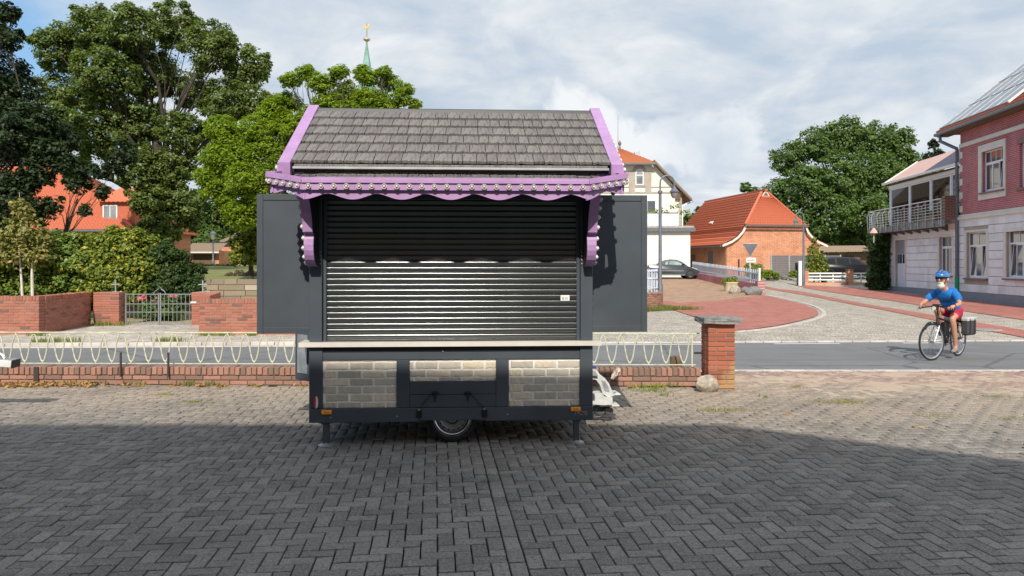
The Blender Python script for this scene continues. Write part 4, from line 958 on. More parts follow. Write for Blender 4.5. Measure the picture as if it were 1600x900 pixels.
for s, a in ((1, P1l), (-1, P1r)):
    MB().beam(Vector((xl + .05 if s == 1 else xr - .05, -.02, bkz - .01)), Vector((xl + .05 if s == 1 else xr - .05, -.02, 2.60)), .03, .03).build('corner_stay', M['lilac'], cn)
# curved brackets
arc = [(.0, 2.42), (-.46, 2.36), (-.455, 2.30), (-.40, 2.23), (-.34, 2.15), (-.30, 2.07), (-.285, 1.985), (-.225, 1.965), (-.240, 1.92), (-.245, 1.87), (-.240, 1.82), (-.222, 1.775), (-.195, 1.735), (-.160, 1.705), (-.12, 1.685), (-.06, 1.674), (.0, 1.672)]
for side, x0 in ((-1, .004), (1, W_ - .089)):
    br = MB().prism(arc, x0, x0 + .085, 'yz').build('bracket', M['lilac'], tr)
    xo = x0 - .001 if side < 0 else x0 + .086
    arc_in = [(y * .985, z + .004) for y, z in arc]; MB().prism(arc_in, *((x0 + .0853, x0 + .0893) if side < 0 else (x0 - .0043, x0 - .0003)), 'yz').build('bracket_shade_board', M['anthracite_dark'], br)  # added dark board: shade of the bracket's inner side put in as colour
    for (y, z) in ((-.40, 2.275), (-.335, 2.20), (-.285, 2.12), (-.25, 2.03), (-.20, 1.93), (-.205, 1.84), (-.165, 1.76), (-.09, 1.71)):
        bulb(br, (xo, y, z), (side, 0, 0))
    xi = x0 + .0865 if side < 0 else x0 - .0015
    for k in range(4):
        MB().lathe([(.006, 0), (.006, .006), (.002, .008)], 8, (xi + (0.012 if side < 0 else -.02), -.02, 1.70 + k * .036), 'x').build('fairy_light', M['glass_bulb'], br)
# ---------------------------------------------------------------- towing gear on the right
hx = lambda px, ly=.9: T(px, 600, ly)[0]
dr = empty('drawbar', (W_, .95, 0)); dr.parent = tr
wm = plain('grey_white_casting', (.60, .61, .60), .4, var=.12, scale=12, dirt=(.3, .3, .28), dirt_amt=.5, bump=.1)
def hp(px, py, Y=7.95): q = P(px, py, Y); lx = (Vector((q.x, q.y)) - TF.o).dot(TF.ux) - W_; lyy = (Vector((q.x, q.y)) - TF.o).dot(TF.uy) - .95; return Vector((lx, lyy, q.z))
def plate(name, pix, t, mat, Y=7.95):
    pts_ = [hp(a, b, Y) for a, b in pix]; yy = sum(p.y for p in pts_) / len(pts_); return MB().prism([(p.x, p.z) for p in pts_], yy - t / 2, yy + t / 2, 'xz').build(name, mat, dr)
plate('arm_cover', [(920, 577), (931, 577), (936, 584), (944, 590), (950, 598), (955, 610), (958, 617), (949, 619), (940, 614), (936, 600), (930, 592), (920, 590)], .13, wm)
plate('arm_window', [(938, 592), (944, 594), (949, 603), (951, 611), (943, 609), (940, 600)], .136, M['galv'])
a = plate('handle_loop', [(920, 579), (930, 579.5), (934, 587), (920, 586)], .05, M['galv'], 7.86)
MB().bbox(hp(936, 0).x, hp(970, 0).x, -.11, .11, hp(0, 617).z - .012, hp(0, 617).z + .006, .004).build('top_plate', wm, dr).rotation_euler = (0, 0, .08)
plate('housing', [(920, 614), (938, 612), (943, 618), (955, 619), (955, 630), (940, 631), (920, 629)], .16, wm)
MB().bbox(hp(936, 0).x, hp(968, 0).x, -.12, .12, hp(0, 634).z - .008, hp(0, 634).z + .008, .004).build('lower_plate', wm, dr)
MB().bbox(-.5, hp(955, 0).x, -.05, .05, hp(0, 645).z, hp(0, 636).z, .005).build('beam', M['steel_dark'], dr)
MB().tube([hp(928, 636), hp(934, 632), hp(944, 638), hp(946, 646), hp(938, 651), hp(928, 652), hp(918, 650)], .0075, 7).build('cable', M['black'], dr, True)
MB().tube([hp(925, 650, 7.9), hp(932, 640, 7.9), hp(936, 633, 7.9)], .006, 7).build('cable', M['black'], dr, True)
plate('jockey_hub', [(946, 637), (957, 638), (957, 643), (953, 644), (949, 642), (944, 641)], .06, M['black'])
MB().bbox(hp(925, 0).x, hp(933, 0).x, -.06, .0, hp(0, 577).z, hp(0, 573).z, .004).build('blue_cap', plain('blue_cap', (.02, .06, .22), .4), dr)
for i in range(9): MB().lathe([(.008, 0), (.008, .02)], 6, hp(942 + i * 2.4, 614.5 + (i % 2) * 1.4, 7.9)).build('bolt', M['galv'], dr)
bmw = bmesh.new(); bmesh.ops.create_icosphere(bmw, subdivisions=3, radius=1); aa, bb = P(955, 593, 8.0), P(968, 575, 8.0); dd = bb - aa
from mathutils import noise as mn
for v in bmw.verts:
    t = (v.co.z + 1) / 2; rr_ = .020 + .016 * t; q = mn.noise(v.co * 3) * .6 + 1
    v.co = Vector((v.co.x * rr_ * q, v.co.y * rr_ * q, v.co.z * dd.length / 2))
me = bpy.data.meshes.new('wrap'); bmw.to_mesh(me); bmw.free(); me.materials.append(M['plastic_wrap'])
MB().tube([hp(940, 600, 8.0), hp(948, 602, 8.0), hp(956, 592, 8.0)], .010, 7).build('plug_lead', M['black'], dr, True)
wo = link('plastic_wrap', me, None, (aa + bb) / 2, dd.to_track_quat('Z', 'Y').to_euler()); tag(wo, 'crumpled clear plastic cover tied upright over the towing plug', 'plastic cover')
# coupling of another trailer at the left edge of the forecourt
cp = empty('silver_coupling', tuple(P(3, 566, 8.6)), 0, 'silver metal box end of a coupling reaching in at the left edge', 'coupling')
c0 = Vector(cp.location)
def lp_(px, py, Y): return P(px, py, Y) - c0
MB().bbox(-.75, .135, -.07, .10, -.045, .035, .006).build('box_section', M['white_dull'], cp, rot=(0, .10, .12))
MB().bbox(.136, .150, -.075, .105, -.05, .04, .003).build('end_cap', M['black'], cp, rot=(0, .10, .12)); MB().bbox(-.7, .13, -.06, .09, .036, .042, .002).build('lid', M['galv'], cp, rot=(0, .10, .12))
MB().tube([(-.1, .0, .13), (.0, .0, .09), (.03, .0, .04)], .012, 7).build('handle', M['alu'], cp, True)
MB().tube([(-.8, .02, -.02), (-.85, .02, -c0.z + .0)], .03, 8).build('prop_stand', M['steel_dark'], cp, True)
# ================================================================ CHURCHYARD SIDE (left, across the road)
cw = empty('churchyard_wall', (0, 0, 0), 0, 'red brick churchyard wall left of the iron gate, with a shaded return', 'wall')
WY = 17.6
brick_run(cw, (-16.5, WY), (-11.04, WY), 0.03, 12, .25, .0665, .24, 'brick', cap=(.075, .12))
cw2 = empty('wall_return', (0, 0, 0), 0, 'shaded stretch of brick wall running back to the left gate pier', 'wall')
brick_run(cw2, (-11.15, WY + .10), (-11.42, 20.1), 0.03, 12, .25, .0665, .24, 'brick', cap=(.075, .12))
gc = empty('gate_pier', (-10.87, 20.25, 0), 0, 'brick gate pier with a white cross, left of the iron gate', 'gate pier')
pillar(gc, 0, 0, .70, .40, 0.02, 14, .25, .0655, 'brick')
gd = empty('gate_pier', (-8.28, 20.25, 0), 0, 'brick gate pier with a white cross, right of the iron gate', 'gate pier')
pillar(gd, 0, 0, .62, .40, 0.02, 14, .25, .0655, 'brick')
cw3 = empty('wall_return', (0, 0, 0), 0, 'sunlit short stretch of brick wall coming forward from the right gate pier', 'wall')
brick_run(cw3, (-7.95, 20.1), (-7.28, WY + .12), 0.03, 12, .25, .0665, .24, 'brick', cap=(.075, .12))
cw4 = empty('churchyard_wall', (0, 0, 0), 0, 'red brick churchyard wall right of the gate, disappearing behind the trailer', 'wall')
brick_run(cw4, (-7.30, WY), (-3.8, WY), 0.03, 11, .25, .0665, .24, 'brick', cap=(.075, .12))
for x, s in ((-10.72, 'left'), (-8.36, 'right')):
    c = MB().box(-.014, .014, -.014, .014, 0.012, .31).box(-.12, .12, -.0145, .0145, .185, .210).box(-.07, .07, -.05, .05, 0, .012)
    tag(c.build('cross', M['galv'], loc=(x, 20.25, .94)), 'thin white metal cross on top of the ' + s + ' gate pier', 'cross', 'crosses on the gate piers')
ig = empty('iron_gate', (-9.55, 20.3, 0), 0, 'grey iron double gate of slim bars between the brick piers', 'gate')
for s, xa, xb in ((0, -.93, -.01), (1, .01, .93)):
    lf = MB().box(xa, xb, -.012, .012, .08, .11).box(xa, xb, -.010, .010, .60, .62).box(xa, xb, -.010, .010, .38, .40).box(xa, xb, -.012, .012, .86, .885).box(xa, xa + .03, -.015, .015, .05, .90).box(xb - .03, xb, -.015, .015, .05, .90).build('gate_leaf', M['grey_iron'], ig)
    for i in range(7):
        x = xa + .115 * (i + 1)
        MB().box(x - .006, x + .006, -.006, .006, .10, .87).build('bar', M['grey_iron'], lf)
MB().tube([(-.16, 0, .88), (-.13, 0, .95), (-.05, 0, 1.0), (0, 0, 1.08), (.05, 0, 1.0), (.13, 0, .95), (.16, 0, .88)], .010, 6).build('scroll', M['grey_iron'], ig)
MB().box(-.10, .06, -.02, .0, -.02, .03).build('name_plate', M['white_dull'], gd, loc=(-.22, -.205, .66))
def churchz(x, y):
    for (a, p), (b, q) in zip([(20, .0), (26.2, .02), (26.21, 1.10), (36, 1.38), (60, 1.62), (100, 1.8), (260, 2.4)], [(26.2, .02), (26.21, 1.10), (36, 1.38), (60, 1.62), (100, 1.8), (260, 2.4), (1e5, 2.4)]):
        if y <= b: return p + (q - p) * max(0, (y - a)) / (b - a)
    return 2.4
def grass_mat(name, a, b, c_):
    m, N, L, B = new_mat(name); n = NB(m); p = n.pos(); c = n.ramp(n.noise(1.2, p, 7, .7), .3, .7, a, b); c = n.mix(n.ramp(n.noise(.35, p, 4), .45, .65), c, c_)
    n.base(c); B.inputs['Roughness'].default_value = 1; n.bump(n.noise(30, p, 6), .8, .04); return m
dry = grass_mat('dry_lawn', (.33, .27, .13), (.46, .38, .20), (.17, .18, .06)); lawn = grass_mat('churchyard_grass', (.12, .15, .04), (.24, .25, .08), (.30, .27, .11))
terrain('garden_ground', [-40, -14, -11.6, -9, -6, -1.6], [20.5, 22, 24, 26.1], lambda x, y: .01 + .03 * (y > 21), dry)
terrain('churchyard_lawn', [-90, -40, -25, -15, -10, -6, -3, -1.0], [26.22, 28, 30, 33, 36, 45, 60, 80, 120, 200], churchz, lawn)
strip('garden_path', [(-9.4, 20.6), (-8.4, 20.6), (-7.2, 26), (-8.0, 26)], M['cobble'], .048, on_terrain=False)
rw = empty('retaining_wall', (0, 26.0, 0), 0, 'low retaining wall of pale stone blocks behind the churchyard gate', 'wall')
M['sandstone'] = brick_unit('sandstone_block', (.34, .27, .18), (.24, .20, .15), (.46, .40, .30), (.12, .11, .08))
for r in range(6):
    x = -14.0 - random.random() * .4
    while x < -1.6:
        w = random.choice((.45, .6, .75, .9)); MBx = brick_mesh(w - .02, .30, .18, 'sandstone', random.randrange(3)); link('stone_block', MBx, rw, (x + w / 2, random.uniform(-.02, .02), .095 + r * .195)); x += w
MB().box(-14, -1.7, -.11, .14, 0, 1.10).build('mortar', M['mortar'], rw)
# red-roofed parish house among the trees
def pantiles(name, mat, parent, a, b, c_, d, rows, cols, amp=.05, step=.05, kind='stuff'):
    """tile courses on the sheet a(bottom left) b(bottom right) c(top right) d(top left): each course steps over the next and is waved"""
    a, b, c_, d = map(Vector, (a, b, c_, d)); nrm = (b - a).cross(d - a).normalized(); nx = cols * 4
    if nrm.z < 0: nrm = -nrm
    V = []; Fq = []
    for r in range(rows):
        for e in (0, 1):
            t = (r + e) / rows; lift = step * (1 - e) + .002
            p0, p1 = a.lerp(d, t), b.lerp(c_, t)
            for i in range(nx + 1):
                s = i / nx; w_ = amp * (.5 + .5 * math.cos(i / 4 * 2 * math.pi)) ** 1.5
                V.append(p0.lerp(p1, s) + nrm * (lift + w_))
        m = nx + 1; o = r * 2 * m
        for i in range(nx): Fq.append((o + i, o + i + 1, o + m + i + 1, o + m + i))
        if r: 
            for i in range(nx): Fq.append((o - m + i, o - m + i + 1, o + i + 1, o + i))
    for i in range(nx): pass
    m = nx + 1; V0 = len(V); V += [V[i] - nrm * (step + .03) for i in range(m)]
    Fq += [(V0 + i, V0 + i + 1, i + 1, i) for i in range(nx)]
    o = link(name, np_mesh(name, np.array([tuple(v) for v in V]), np.array(Fq), mat), parent); return tag(o, kind=kind)
ph = empty('parish_house', (0, 0, 0), 0, 'brick house with large red tiled roof and a dormer behind the trees on the left', 'house')
Yh = 45
e_l, e_r, r_l, r_r = P(-60, 352, Yh), P(206, 361, Yh), P(-60, 252, Yh + 5), P(112, 262, Yh + 5)
e_l.z = e_r.z = 3.75; r_l.z = r_r.z = 8.1
pantiles('roof_tiles', M['tile_red'], ph, e_l, e_r, r_r, r_l, 24, 46, .045, .05)
back_r = Vector((e_r.x - .2, Yh + 10, 3.75)); bl_ = Vector((e_l.x, Yh + 10, 3.75))
pantiles('hip_tiles', M['tile_red'], ph, e_r, back_r, r_r + Vector((.05, 0, 0)), r_r, 24, 26, .045, .05)
MB().quad(bl_, back_r, r_r, r_l).build('rear_roof', M['tile_red'], ph)
MB().beam(r_l, r_r, .22, .14).build('ridge_tile', M['tile_red'], ph); MB().beam(r_r, e_r + Vector((0, 0, .1)), .2, .14).build('hip_ridge', M['tile_red'], ph)
MB().box(e_l.x, e_r.x - .5, Yh + .6, Yh + 9.4, 1.2, 3.9).build('wall', M['barn_brick'], ph)
MB().beam(e_l + Vector((0, -.05, -.06)), e_r + Vector((0, -.05, -.06)), .12, .12).build('gutter', M['zinc'], ph)
for px in (-20, 45, 110, 165):
    q = P(px, 385, Yh + .55); MB().box(q.x - .5, q.x + .5, Yh + .54, Yh + .62, 2.0, 3.2).build('window', M['glass'], ph)
# dormer
dm = empty('dormer', tuple(P(163, 352, Yh + .9))); dm.parent = ph
MB().box(-.25, 1.9, -.05, 3, -.35, 1.45).build('cheek', M['tile_red'], dm); fr = MB().box(-.05, .85, -.10, -.04, .25, 1.25).build('window', M['frame_white'], dm)
for i in range(2): MB().box(.03 + i * .40, .37 + i * .40, -.115, -.099, .33, 1.18).build('pane', M['glass_pale'], fr)
pantiles('dormer_roof', M['tile_red'], dm, (-.35, -.35, 1.42), (2.1, -.35, 1.42), (2.1, 2.6, 2.5), (-.35, 2.6, 2.5), 8, 9, .04, .05)
# small brick outbuildings far back
ob = empty('brick_shed', tuple(P(322, 415, 58)), 0, 'small brick shed with red tiled lean-to roof beyond the churchyard lawn', 'shed')
MB().box(-1.2, 1.0, 0, 3, -.1, 1.15).build('wall', M['barn_brick'], ob); pantiles('roof', M['tile_old'], ob, (-1.5, -.6, 1.05), (1.25, -.6, 1.05), (1.25, 1.2, 1.75), (-1.5, 1.2, 1.75), 6, 14)
MB().box(-1.0, .7, -.02, .02, .1, .85).build('door', M['wood'], ob); MB().box(-1.5, 1.25, -.68, -.6, .96, 1.07).build('gutter', M['white_dull'], ob)
ob2 = empty('brick_annexe', tuple(P(350, 415, 62)), 0, 'flat dark-roofed brick annexe behind the churchyard lamp', 'building')
MB().box(-1.3, 2.2, 0, 5, -.1, 1.7).build('wall', M['barn_brick'], ob2); MB().box(-1.45, 2.35, -.2, 5.1, 1.7, 1.95).build('roof', M['navy'], ob2)
MB().box(-1.0, -.2, -.03, .01, 0, 1.3).build('door', M['wood'], ob2)
ob3 = empty('gabled_house', tuple(P(392, 408, 70)), 0, 'brick gable with curved tiled verge half hidden behind the churchyard bushes', 'house')
MB().prism([(-2.6, -.4), (4, -.4), (4, 4.6), (1.5, 4.2), (-.3, 2.9), (-1.4, 2.2), (-2.6, 1.7)], 0, 6, 'xz').build('gable_wall', M['barn_brick'], ob3)
MB().prism([(-3.0, 1.62), (-2.6, 1.7), (-1.4, 2.2), (-.3, 2.9), (1.5, 4.2), (1.5, 4.45), (-.4, 3.15), (-1.5, 2.45), (-3.0, 1.85)], -.3, 6.2, 'xz').build('roof', M['tile_old'], ob3)
# churchyard lamps
def yard_lamp(px, pyb, pyt, Y, label):
    b = P(px, pyb, Y); t = P(px, pyt, Y); h = t.z - b.z; r = empty('churchyard_lamp', tuple(b), 0, label, 'lamp', 'lamps in the churchyard')
    MB().lathe([(.09, 0), (.09, .4), (.055, .45), (.05, h - .7), (.07, h - .66)], 10).build('pole', M['lamp_grey'], r, True)
    MB().lathe([(.10, h - .62), (.21, h - .22), (.21, h - .20)], 8).build('lantern', M['glass_pale'], r); MB().lathe([(.26, h - .20), (.14, h - .06), (.04, h)], 8).build('hat', M['lamp_grey'], r)
yard_lamp(333, 414, 361, 55, 'black churchyard lamp in front of the brick annexe'); yard_lamp(259, 372, 338, 42, 'churchyard lamp half hidden by the ivy-clad oak')
# ---------------------------------------------------------------- church spire
sp = empty('church_spire', tuple(P(573, 420, 95)), 0, 'slender green copper church spire topped by a gilt weathercock', 'church tower')
zz = lambda py: P(573, py, 95).z - sp.location.z
MB().box(-2.6, 2.6, -2.6, 2.6, 0, zz(190)).build('tower', M['barn_brick'], sp)
MB().lathe([(2.4, zz(190)), (1.35, zz(150)), (.68, zz(112)), (.26, zz(82)), (.08, zz(64))], 8).build('spire', M['copper'], sp)
MB().lathe([(.05, zz(66)), (.42, zz(62.5)), (.42, zz(60.5)), (.05, zz(57))], 12).build('ball', plain('pale_gilt', (.62, .50, .35), .4, metal=.5), sp, True)
MB().lathe([(.09, zz(60)), (.07, zz(46)), (.03, zz(34))], 6).build('rod', M['grey_iron'], sp)
ck = [(-.42, .0), (-.30, .22), (-.20, .20), (-.05, .02), (.10, .05), (.18, .28), (.34, .34), (.36, .10), (.22, -.16), (.02, -.30), (-.20, -.26), (-.30, -.08)]
MB().prism([(x, z + zz(42)) for x, z in ck], -.05, .05, 'xz').build('weathercock', M['gold'], sp)
# ================================================================ WHITE HOUSE, ANNEXE
Yw = 62.0
wh = empty('white_house', (9.3, Yw, .85), 0, 'cream rendered house with grey stone trim and orange tiled half-hip roof behind the trailer', 'house')
def wx(px, Y=Yw): return (px - 800) / F * Y - 9.3
def wz(py, Y=Yw): return CAMZ - (py - HZ) / F * Y - .85
xr_, ez = wx(1065), wz(303)
hipz, hipx = wz(256), wx(1021)
pk = wz(226)
MB().prism([(-xr_, -.5), (xr_, -.5), (xr_, wz(303)), (hipx, hipz), (-hipx, hipz), (-xr_, wz(303))], 0, 12, 'xz').build('wall', M['render_cream'], wh)
for s in (1, -1):
    a = (s * (xr_ + .75), wz(303) - .62); b = (s * hipx, hipz + .05); n_ = (0, .16)
    MB().prism([a, b, (b[0], b[1] + .22), (a[0], a[1] + .22)], -.55, 12.4, 'xz').build('roof', M['tile_old'], wh)
    MB().prism([(a[0], a[1] - .1), (b[0], b[1] - .12), (b[0], b[1] + .04), (a[0], a[1] + .05)], -.60, -.50, 'xz').build('barge_board', M['wood'], wh)
    pantiles('upper_roof', M['tile_orange'], wh, (s * hipx, -.45, hipz), (s * hipx, 12.4, hipz), (0, 12.4, pk), (0, 2.6, pk), 14, 40, .05, .06)
pantiles('half_hip', M['tile_orange'], wh, (-hipx - .1, -.62, hipz - .05), (hipx + .1, -.62, hipz - .05), (.1, 2.6, pk), (-.1, 2.6, pk), 12, 22, .05, .07)
MB().box(-hipx - .1, hipx + .1, -.74, -.60, hipz - .14, hipz - .0).build('gutter', M['zinc'], wh)
MB().lathe([(.13, pk), (.05, pk + .3), (.15, pk + .5), (.10, pk + .65), (.0, pk + .8)], 8, (0, 2.6, 0)).build('finial', M['tile_old'], wh)
MB().lathe([(.03, 0), (.015, wz(168) - pk)], 6, (-.1, 3, pk)).build('mast', M['grey_iron'], wh)
ant = MB().lathe([(.02, 0), (.02, 1.2)], 6, (1.5, 4, pk - 1.2)); ant.beam((1.1, 4, pk - .1), (1.9, 4, pk - .1), .03, .03); ant.beam((1.9, 4, pk - .35), (1.9, 4, pk + .1), .03, .03); ant.build('aerial', M['grey_iron'], wh)
# string courses, window surrounds
for (a, b) in ((293, 291.5), (302, 299.5)): MB().box(-xr_ + .4, xr_ - .02, -.05, .0, wz(a), wz(b)).build('string_course', M['stone_trim'], wh)
def arch_poly(x, w, z0, z1, n=10):
    r = w / 2; return [(x - r, z0), (x + r, z0)] + [(x + r * math.cos(t), z1 - r + r * math.sin(t)) for t in [i / n * math.pi for i in range(n + 1)]]
xw = wx(999)
MB().prism(arch_poly(xw, 1.15, wz(291), wz(258)), -.06, 0, 'xz').build('window_surround', M['stone_trim'], wh)
wf = MB().prism(arch_poly(xw, .68, wz(289), wz(264)), -.09, -.05, 'xz').build('arched_window', M['frame_white'], wh)
MB().prism(arch_poly(xw, .52, wz(273), wz(266)), -.10, -.085, 'xz').build('pane', M['glass_pale'], wf); MB().box(xw - .26, xw + .26, -.10, -.085, wz(287.5), wz(274.5)).build('pane', M['glass_pale'], wf)
for px, w2 in ((987, .25), (1013, .25)): MB().box(wx(px) - w2, wx(px) + w2, -.055, 0, wz(300), wz(268)).build('pilaster', M['stone_trim'], wh)
for i in range(9):
    w2 = .40 if i % 2 else .25; MB().box(xr_ - w2, xr_ + .02, -.05, .0, wz(352) + i * .30, wz(352) + i * .30 + .27).build('quoin', M['stone_trim'], wh)
MB().box(xr_ - .55, xr_ - .15, -.25, 0, wz(312), wz(302)).build('bracket', M['wood'], wh)
MB().tube([(xr_ + .95, .1, wz(303) - .5), (xr_ + .9, .1, wz(311) - .2), (xr_ + .05, -.1, wz(322)), (xr_ + .05, -.1, wz(430))], .055, 8).build('downpipe', M['galv'], wh, True)
MB().box(wx(1010), wx(1025), -.06, .0, wz(330), wz(311)).build('window_surround', M['frame_white'], wh); MB().box(wx(1011.5), wx(1023.5), -.08, -.055, wz(330), wz(314)).build('balcony_door', M['glass'], wh)
# flat-roofed annexe with terrace
Ya = 57.5
an = empty('flat_annexe', ((1010 - 800) / F * Ya, Ya, .75), 0, 'low white flat-roofed annexe with a sheeted roof terrace behind the parked coupe', 'building')
ax_ = lambda px: (px - 1010) / F * Ya; az = lambda py: CAMZ - (py - HZ) / F * Ya - .75
MB().box(-6.5, ax_(1078.5), 0, 4.4, -.6, az(362)).build('wall', M['render_white'], an)
MB().box(-6.6, ax_(1085), -.35, 4.41, az(362) + .002, az(356)).build('roof_slab', M['zinc'], an); MB().box(-6.6, ax_(1083), -.30, 4.38, az(356) + .002, az(353)).build('roof_edge', M['concrete'], an)
sh = MB(); n_ = 40
vs = [];
for i in range(n_ + 1):
    x = -6 + (ax_(1060.5) + 6) * i / n_
    for z in (az(353.5), az(345), az(334.5)): vs.append((x, .05 + .03 * math.sin(i * 1.1) * (1 if z > az(350) else .4), z))
sh.add(vs, [(3 * i + k, 3 * i + 3 + k, 3 * i + 4 + k, 3 * i + 1 + k) for i in range(n_) for k in (0, 1)]); sh.build('terrace_sheet', M['sheet'], an, True)
for i in range(7): MB().box(ax_(1060.5) - i * 1.1 - .03, ax_(1060.5) - i * 1.1 + .03, .10, .16, az(355), az(333)).build('terrace_post', M['white_dull'], an)
MB().box(-6, ax_(1060.5), .09, .15, az(334.5), az(333.5)).build('terrace_rail', M['white_dull'], an)
fx = empty('terrace_plants', tuple(P(1040, 334, Ya + .6)), 0, 'leafy pot plants standing along the terrace rail of the annexe', 'plants')
V_ = [(-2.0 + i * .42, random.uniform(0, .2), random.uniform(.15, .3) + (.35 if i in (6, 7) else 0), .22) for i in range(10)]
link('foliage', crown_mesh('foliage', V_, 900, .13, M['leaf_lime'], clumps_per=5)[0], fx)
MB().box(-2.3, .95, 0, .2, -.25, .1).build('trough', M['wood'], fx)
# ================================================================ BARN
BF = Frame(17.2, 60.0, 9.5)
bn = empty('brick_barn', (17.2, 60.0, .6), math.radians(9.5), 'orange brick barn with a big red tiled half-hipped roof', 'barn')
bw = 8.15; bh_ = 3.0; rz_ = 7.15; hz_ = 4.22; L_b = 13.0
cxb = bw / 2
hxl, hxr = BF.hit(1163, 352)[0], BF.hit(1256, 352)[0]
curve = [(-.15, 2.72), (.35, 2.95), (.85, 3.30), (1.25, 3.72), (hxl, hz_)]
curveR = [(bw - (x if i < 4 else 0) if i < 4 else hxr, z) for i, (x, z) in enumerate(curve)]
gw_poly = [(0, -.6), (bw, -.6), (bw, 2.7)] + curveR[::-1][:0] + [(p[0], p[1] - .06) for p in curveR[1:]] + [(p[0], p[1] - .06) for p in curve[1:][::-1]] + [(0, 2.7)]
MB().prism(gw_poly, 0, .3, 'xz').build('gable_wall', M['barn_brick'], bn)
MB().box(.0, .3, .3, L_b, -.6, 2.72).build('long_wall', M['barn_brick_y'], bn); MB().box(bw - .3, bw, .3, L_b, -.6, 2.72).build('long_wall', M['barn_brick_y'], bn)
def roofside(s):
    pts = curve if s < 0 else curveR; prev = None; top = (cxb, rz_)
    full = list(pts) + [top]; ysf = [-.25] * len(pts) + [1.5]
    rows = [2, 3, 3, 3, 13]
    full = [(pts[0][0] + s * .35, pts[0][1] - .12)] + list(pts[1:]) + [top]
    for i in range(len(full) - 1):
        a, b = full[i], full[i + 1]; ya, yb = ysf[i], ysf[i + 1]
        if s < 0: pantiles('roof_tiles', M['tile_red'], bn, (a[0], L_b + .2, a[1]), (a[0], ya, a[1]), (b[0], yb, b[1]), (b[0], L_b + .2, b[1]), [2, 2, 3, 3, 12][i], 44, .05, .07)
        else: pantiles('roof_tiles', M['tile_red'], bn, (a[0], ya, a[1]), (a[0], L_b + .2, a[1]), (b[0], L_b + .2, b[1]), (b[0], yb, b[1]), [2, 2, 3, 3, 12][i], 44, .05, .07)
    vb = MB()
    for a, b in zip(full[:-1], full[1:-1]): vb.beam((a[0], -.30, a[1] - .08), (b[0], -.30, b[1] - .08), .06, .16, (0, 1, 0) if False else (0, 0, 1))
    vb.build('verge_board', M['trim_cream'], bn)
roofside(-1); roofside(1)
pantiles('half_hip', M['tile_red'], bn, (hxl - .1, -.30, hz_ - .02), (hxr + .1, -.30, hz_ - .02), (cxb + .35, 1.35, rz_ - .45), (cxb - .35, 1.35, rz_ - .45), 12, 22, .05, .07)
MB().prism([(cxb - .36, rz_ - .45), (cxb + .36, rz_ - .45), (cxb, rz_ + .02)], 1.3, 1.38, 'xz').build('vent_gable', M['trim_cream'], bn)
MB().prism([(cxb - .22, rz_ - .40), (cxb + .22, rz_ - .40), (cxb, rz_ - .12)], 1.27, 1.3, 'xz').build('vent', M['wood'], bn)
MB().beam((cxb, 1.2, rz_ + .05), (cxb, L_b + .2, rz_ + .05), .25, .14).build('ridge_tile', M['tile_red'], bn)
for x_, s in ((hxl, 1), (hxr, -1)): MB().beam((x_, -.25, hz_ + .06), (cxb - s * .3, 1.45, rz_ - .1), .2, .10).build('hip_ridge', M['tile_red'], bn)
MB().beam((hxl - .15, -.42, hz_ - .08), (hxr + .15, -.42, hz_ - .08), .12, .10).build('gutter', M['zinc'], bn)
MB().beam((-.55, -.1, 2.50), (-.55, L_b, 2.50), .12, .12).build('gutter', M['zinc'], bn)
sk_ = MB().box(-.14, .14, -.3, .3, -.05, .10).build('skylight', M['trim_cream'], bn); sk_.location = (1.9, 7.0, 4.75); sk_.rotation_euler = (0, -.7, 0)
for y_, w_, z0_, z1_ in ((2.6, .9, .9, 2.1), (6.2, 1.0, -.4, 1.9), (8.6, 1.0, -.4, 1.9)): MB().box(-.03, .02, y_, y_ + w_, z0_, z1_).build('window' if z0_ > 0 else 'door', M['glass'] if z0_ > 0 else M['wood'], bn)
MB().box(BF.hit(1154, 380)[0] - .05, BF.hit(1154, 380)[0] + .05, -.08, 0, -.4, BF.hit(1154, 405)[1] - .6).build('iron_strip', M['rust'], bn)
# privacy fence and garden in front of the barn
Yp = 57.0
pf = empty('privacy_fence', tuple(G(1206, 432)), 0, 'grey composite privacy fence with pale posts in front of the barn', 'fence')
pf.location = ((1206 - 800) / F * Yp, Yp, .70)
pxs = [1205, 1233, 1261.5, 1289, 1313]
for i, px in enumerate(pxs):
    x = (px - 1206) / F * Yp; MB().box(x - .05, x + .05, -.05, .05, 0, CAMZ - (398 - HZ) * Yp / F - .70).build('post', M['galv'], pf)
    if i < 4:
        x1 = (pxs[i + 1] - 1206) / F * Yp; H_ = CAMZ - (399.5 - HZ) * Yp / F - .70
        for k in range(9): MB().box(x + .05, x1 - .05, -.02, .02, .05 + k * H_ / 9.1, .05 + (k + .93) * H_ / 9.1).build('slat', M['screen'], pf)
sd = empty('old_shed', ((1318 - 800) / F * 66, 66, .9), 0, 'low old shed with moss-grown tiled roof behind the black estate car', 'shed')
sz = lambda py: CAMZ - (py - HZ) / F * 66 - .9
pantiles('roof', M['tile_old'], sd, (-2.0, -.6, sz(394)), (3.6, -.6, sz(393)), (3.2, 3.4, sz(383)), (-2.6, 3.4, sz(384)), 8, 26, .05, .06)
MB().box(-1.6, 3.2, 0, 3.2, -.3, sz(394) - .05).build('wall', M['wood'], sd); MB().box(.0, .9, -.04, .01, .2, 1.5).build('opening', M['black'], sd); MB().box(1.2, 2.9, -.05, .01, -.2, 1.1).build('brick_panel', M['barn_brick'], sd)
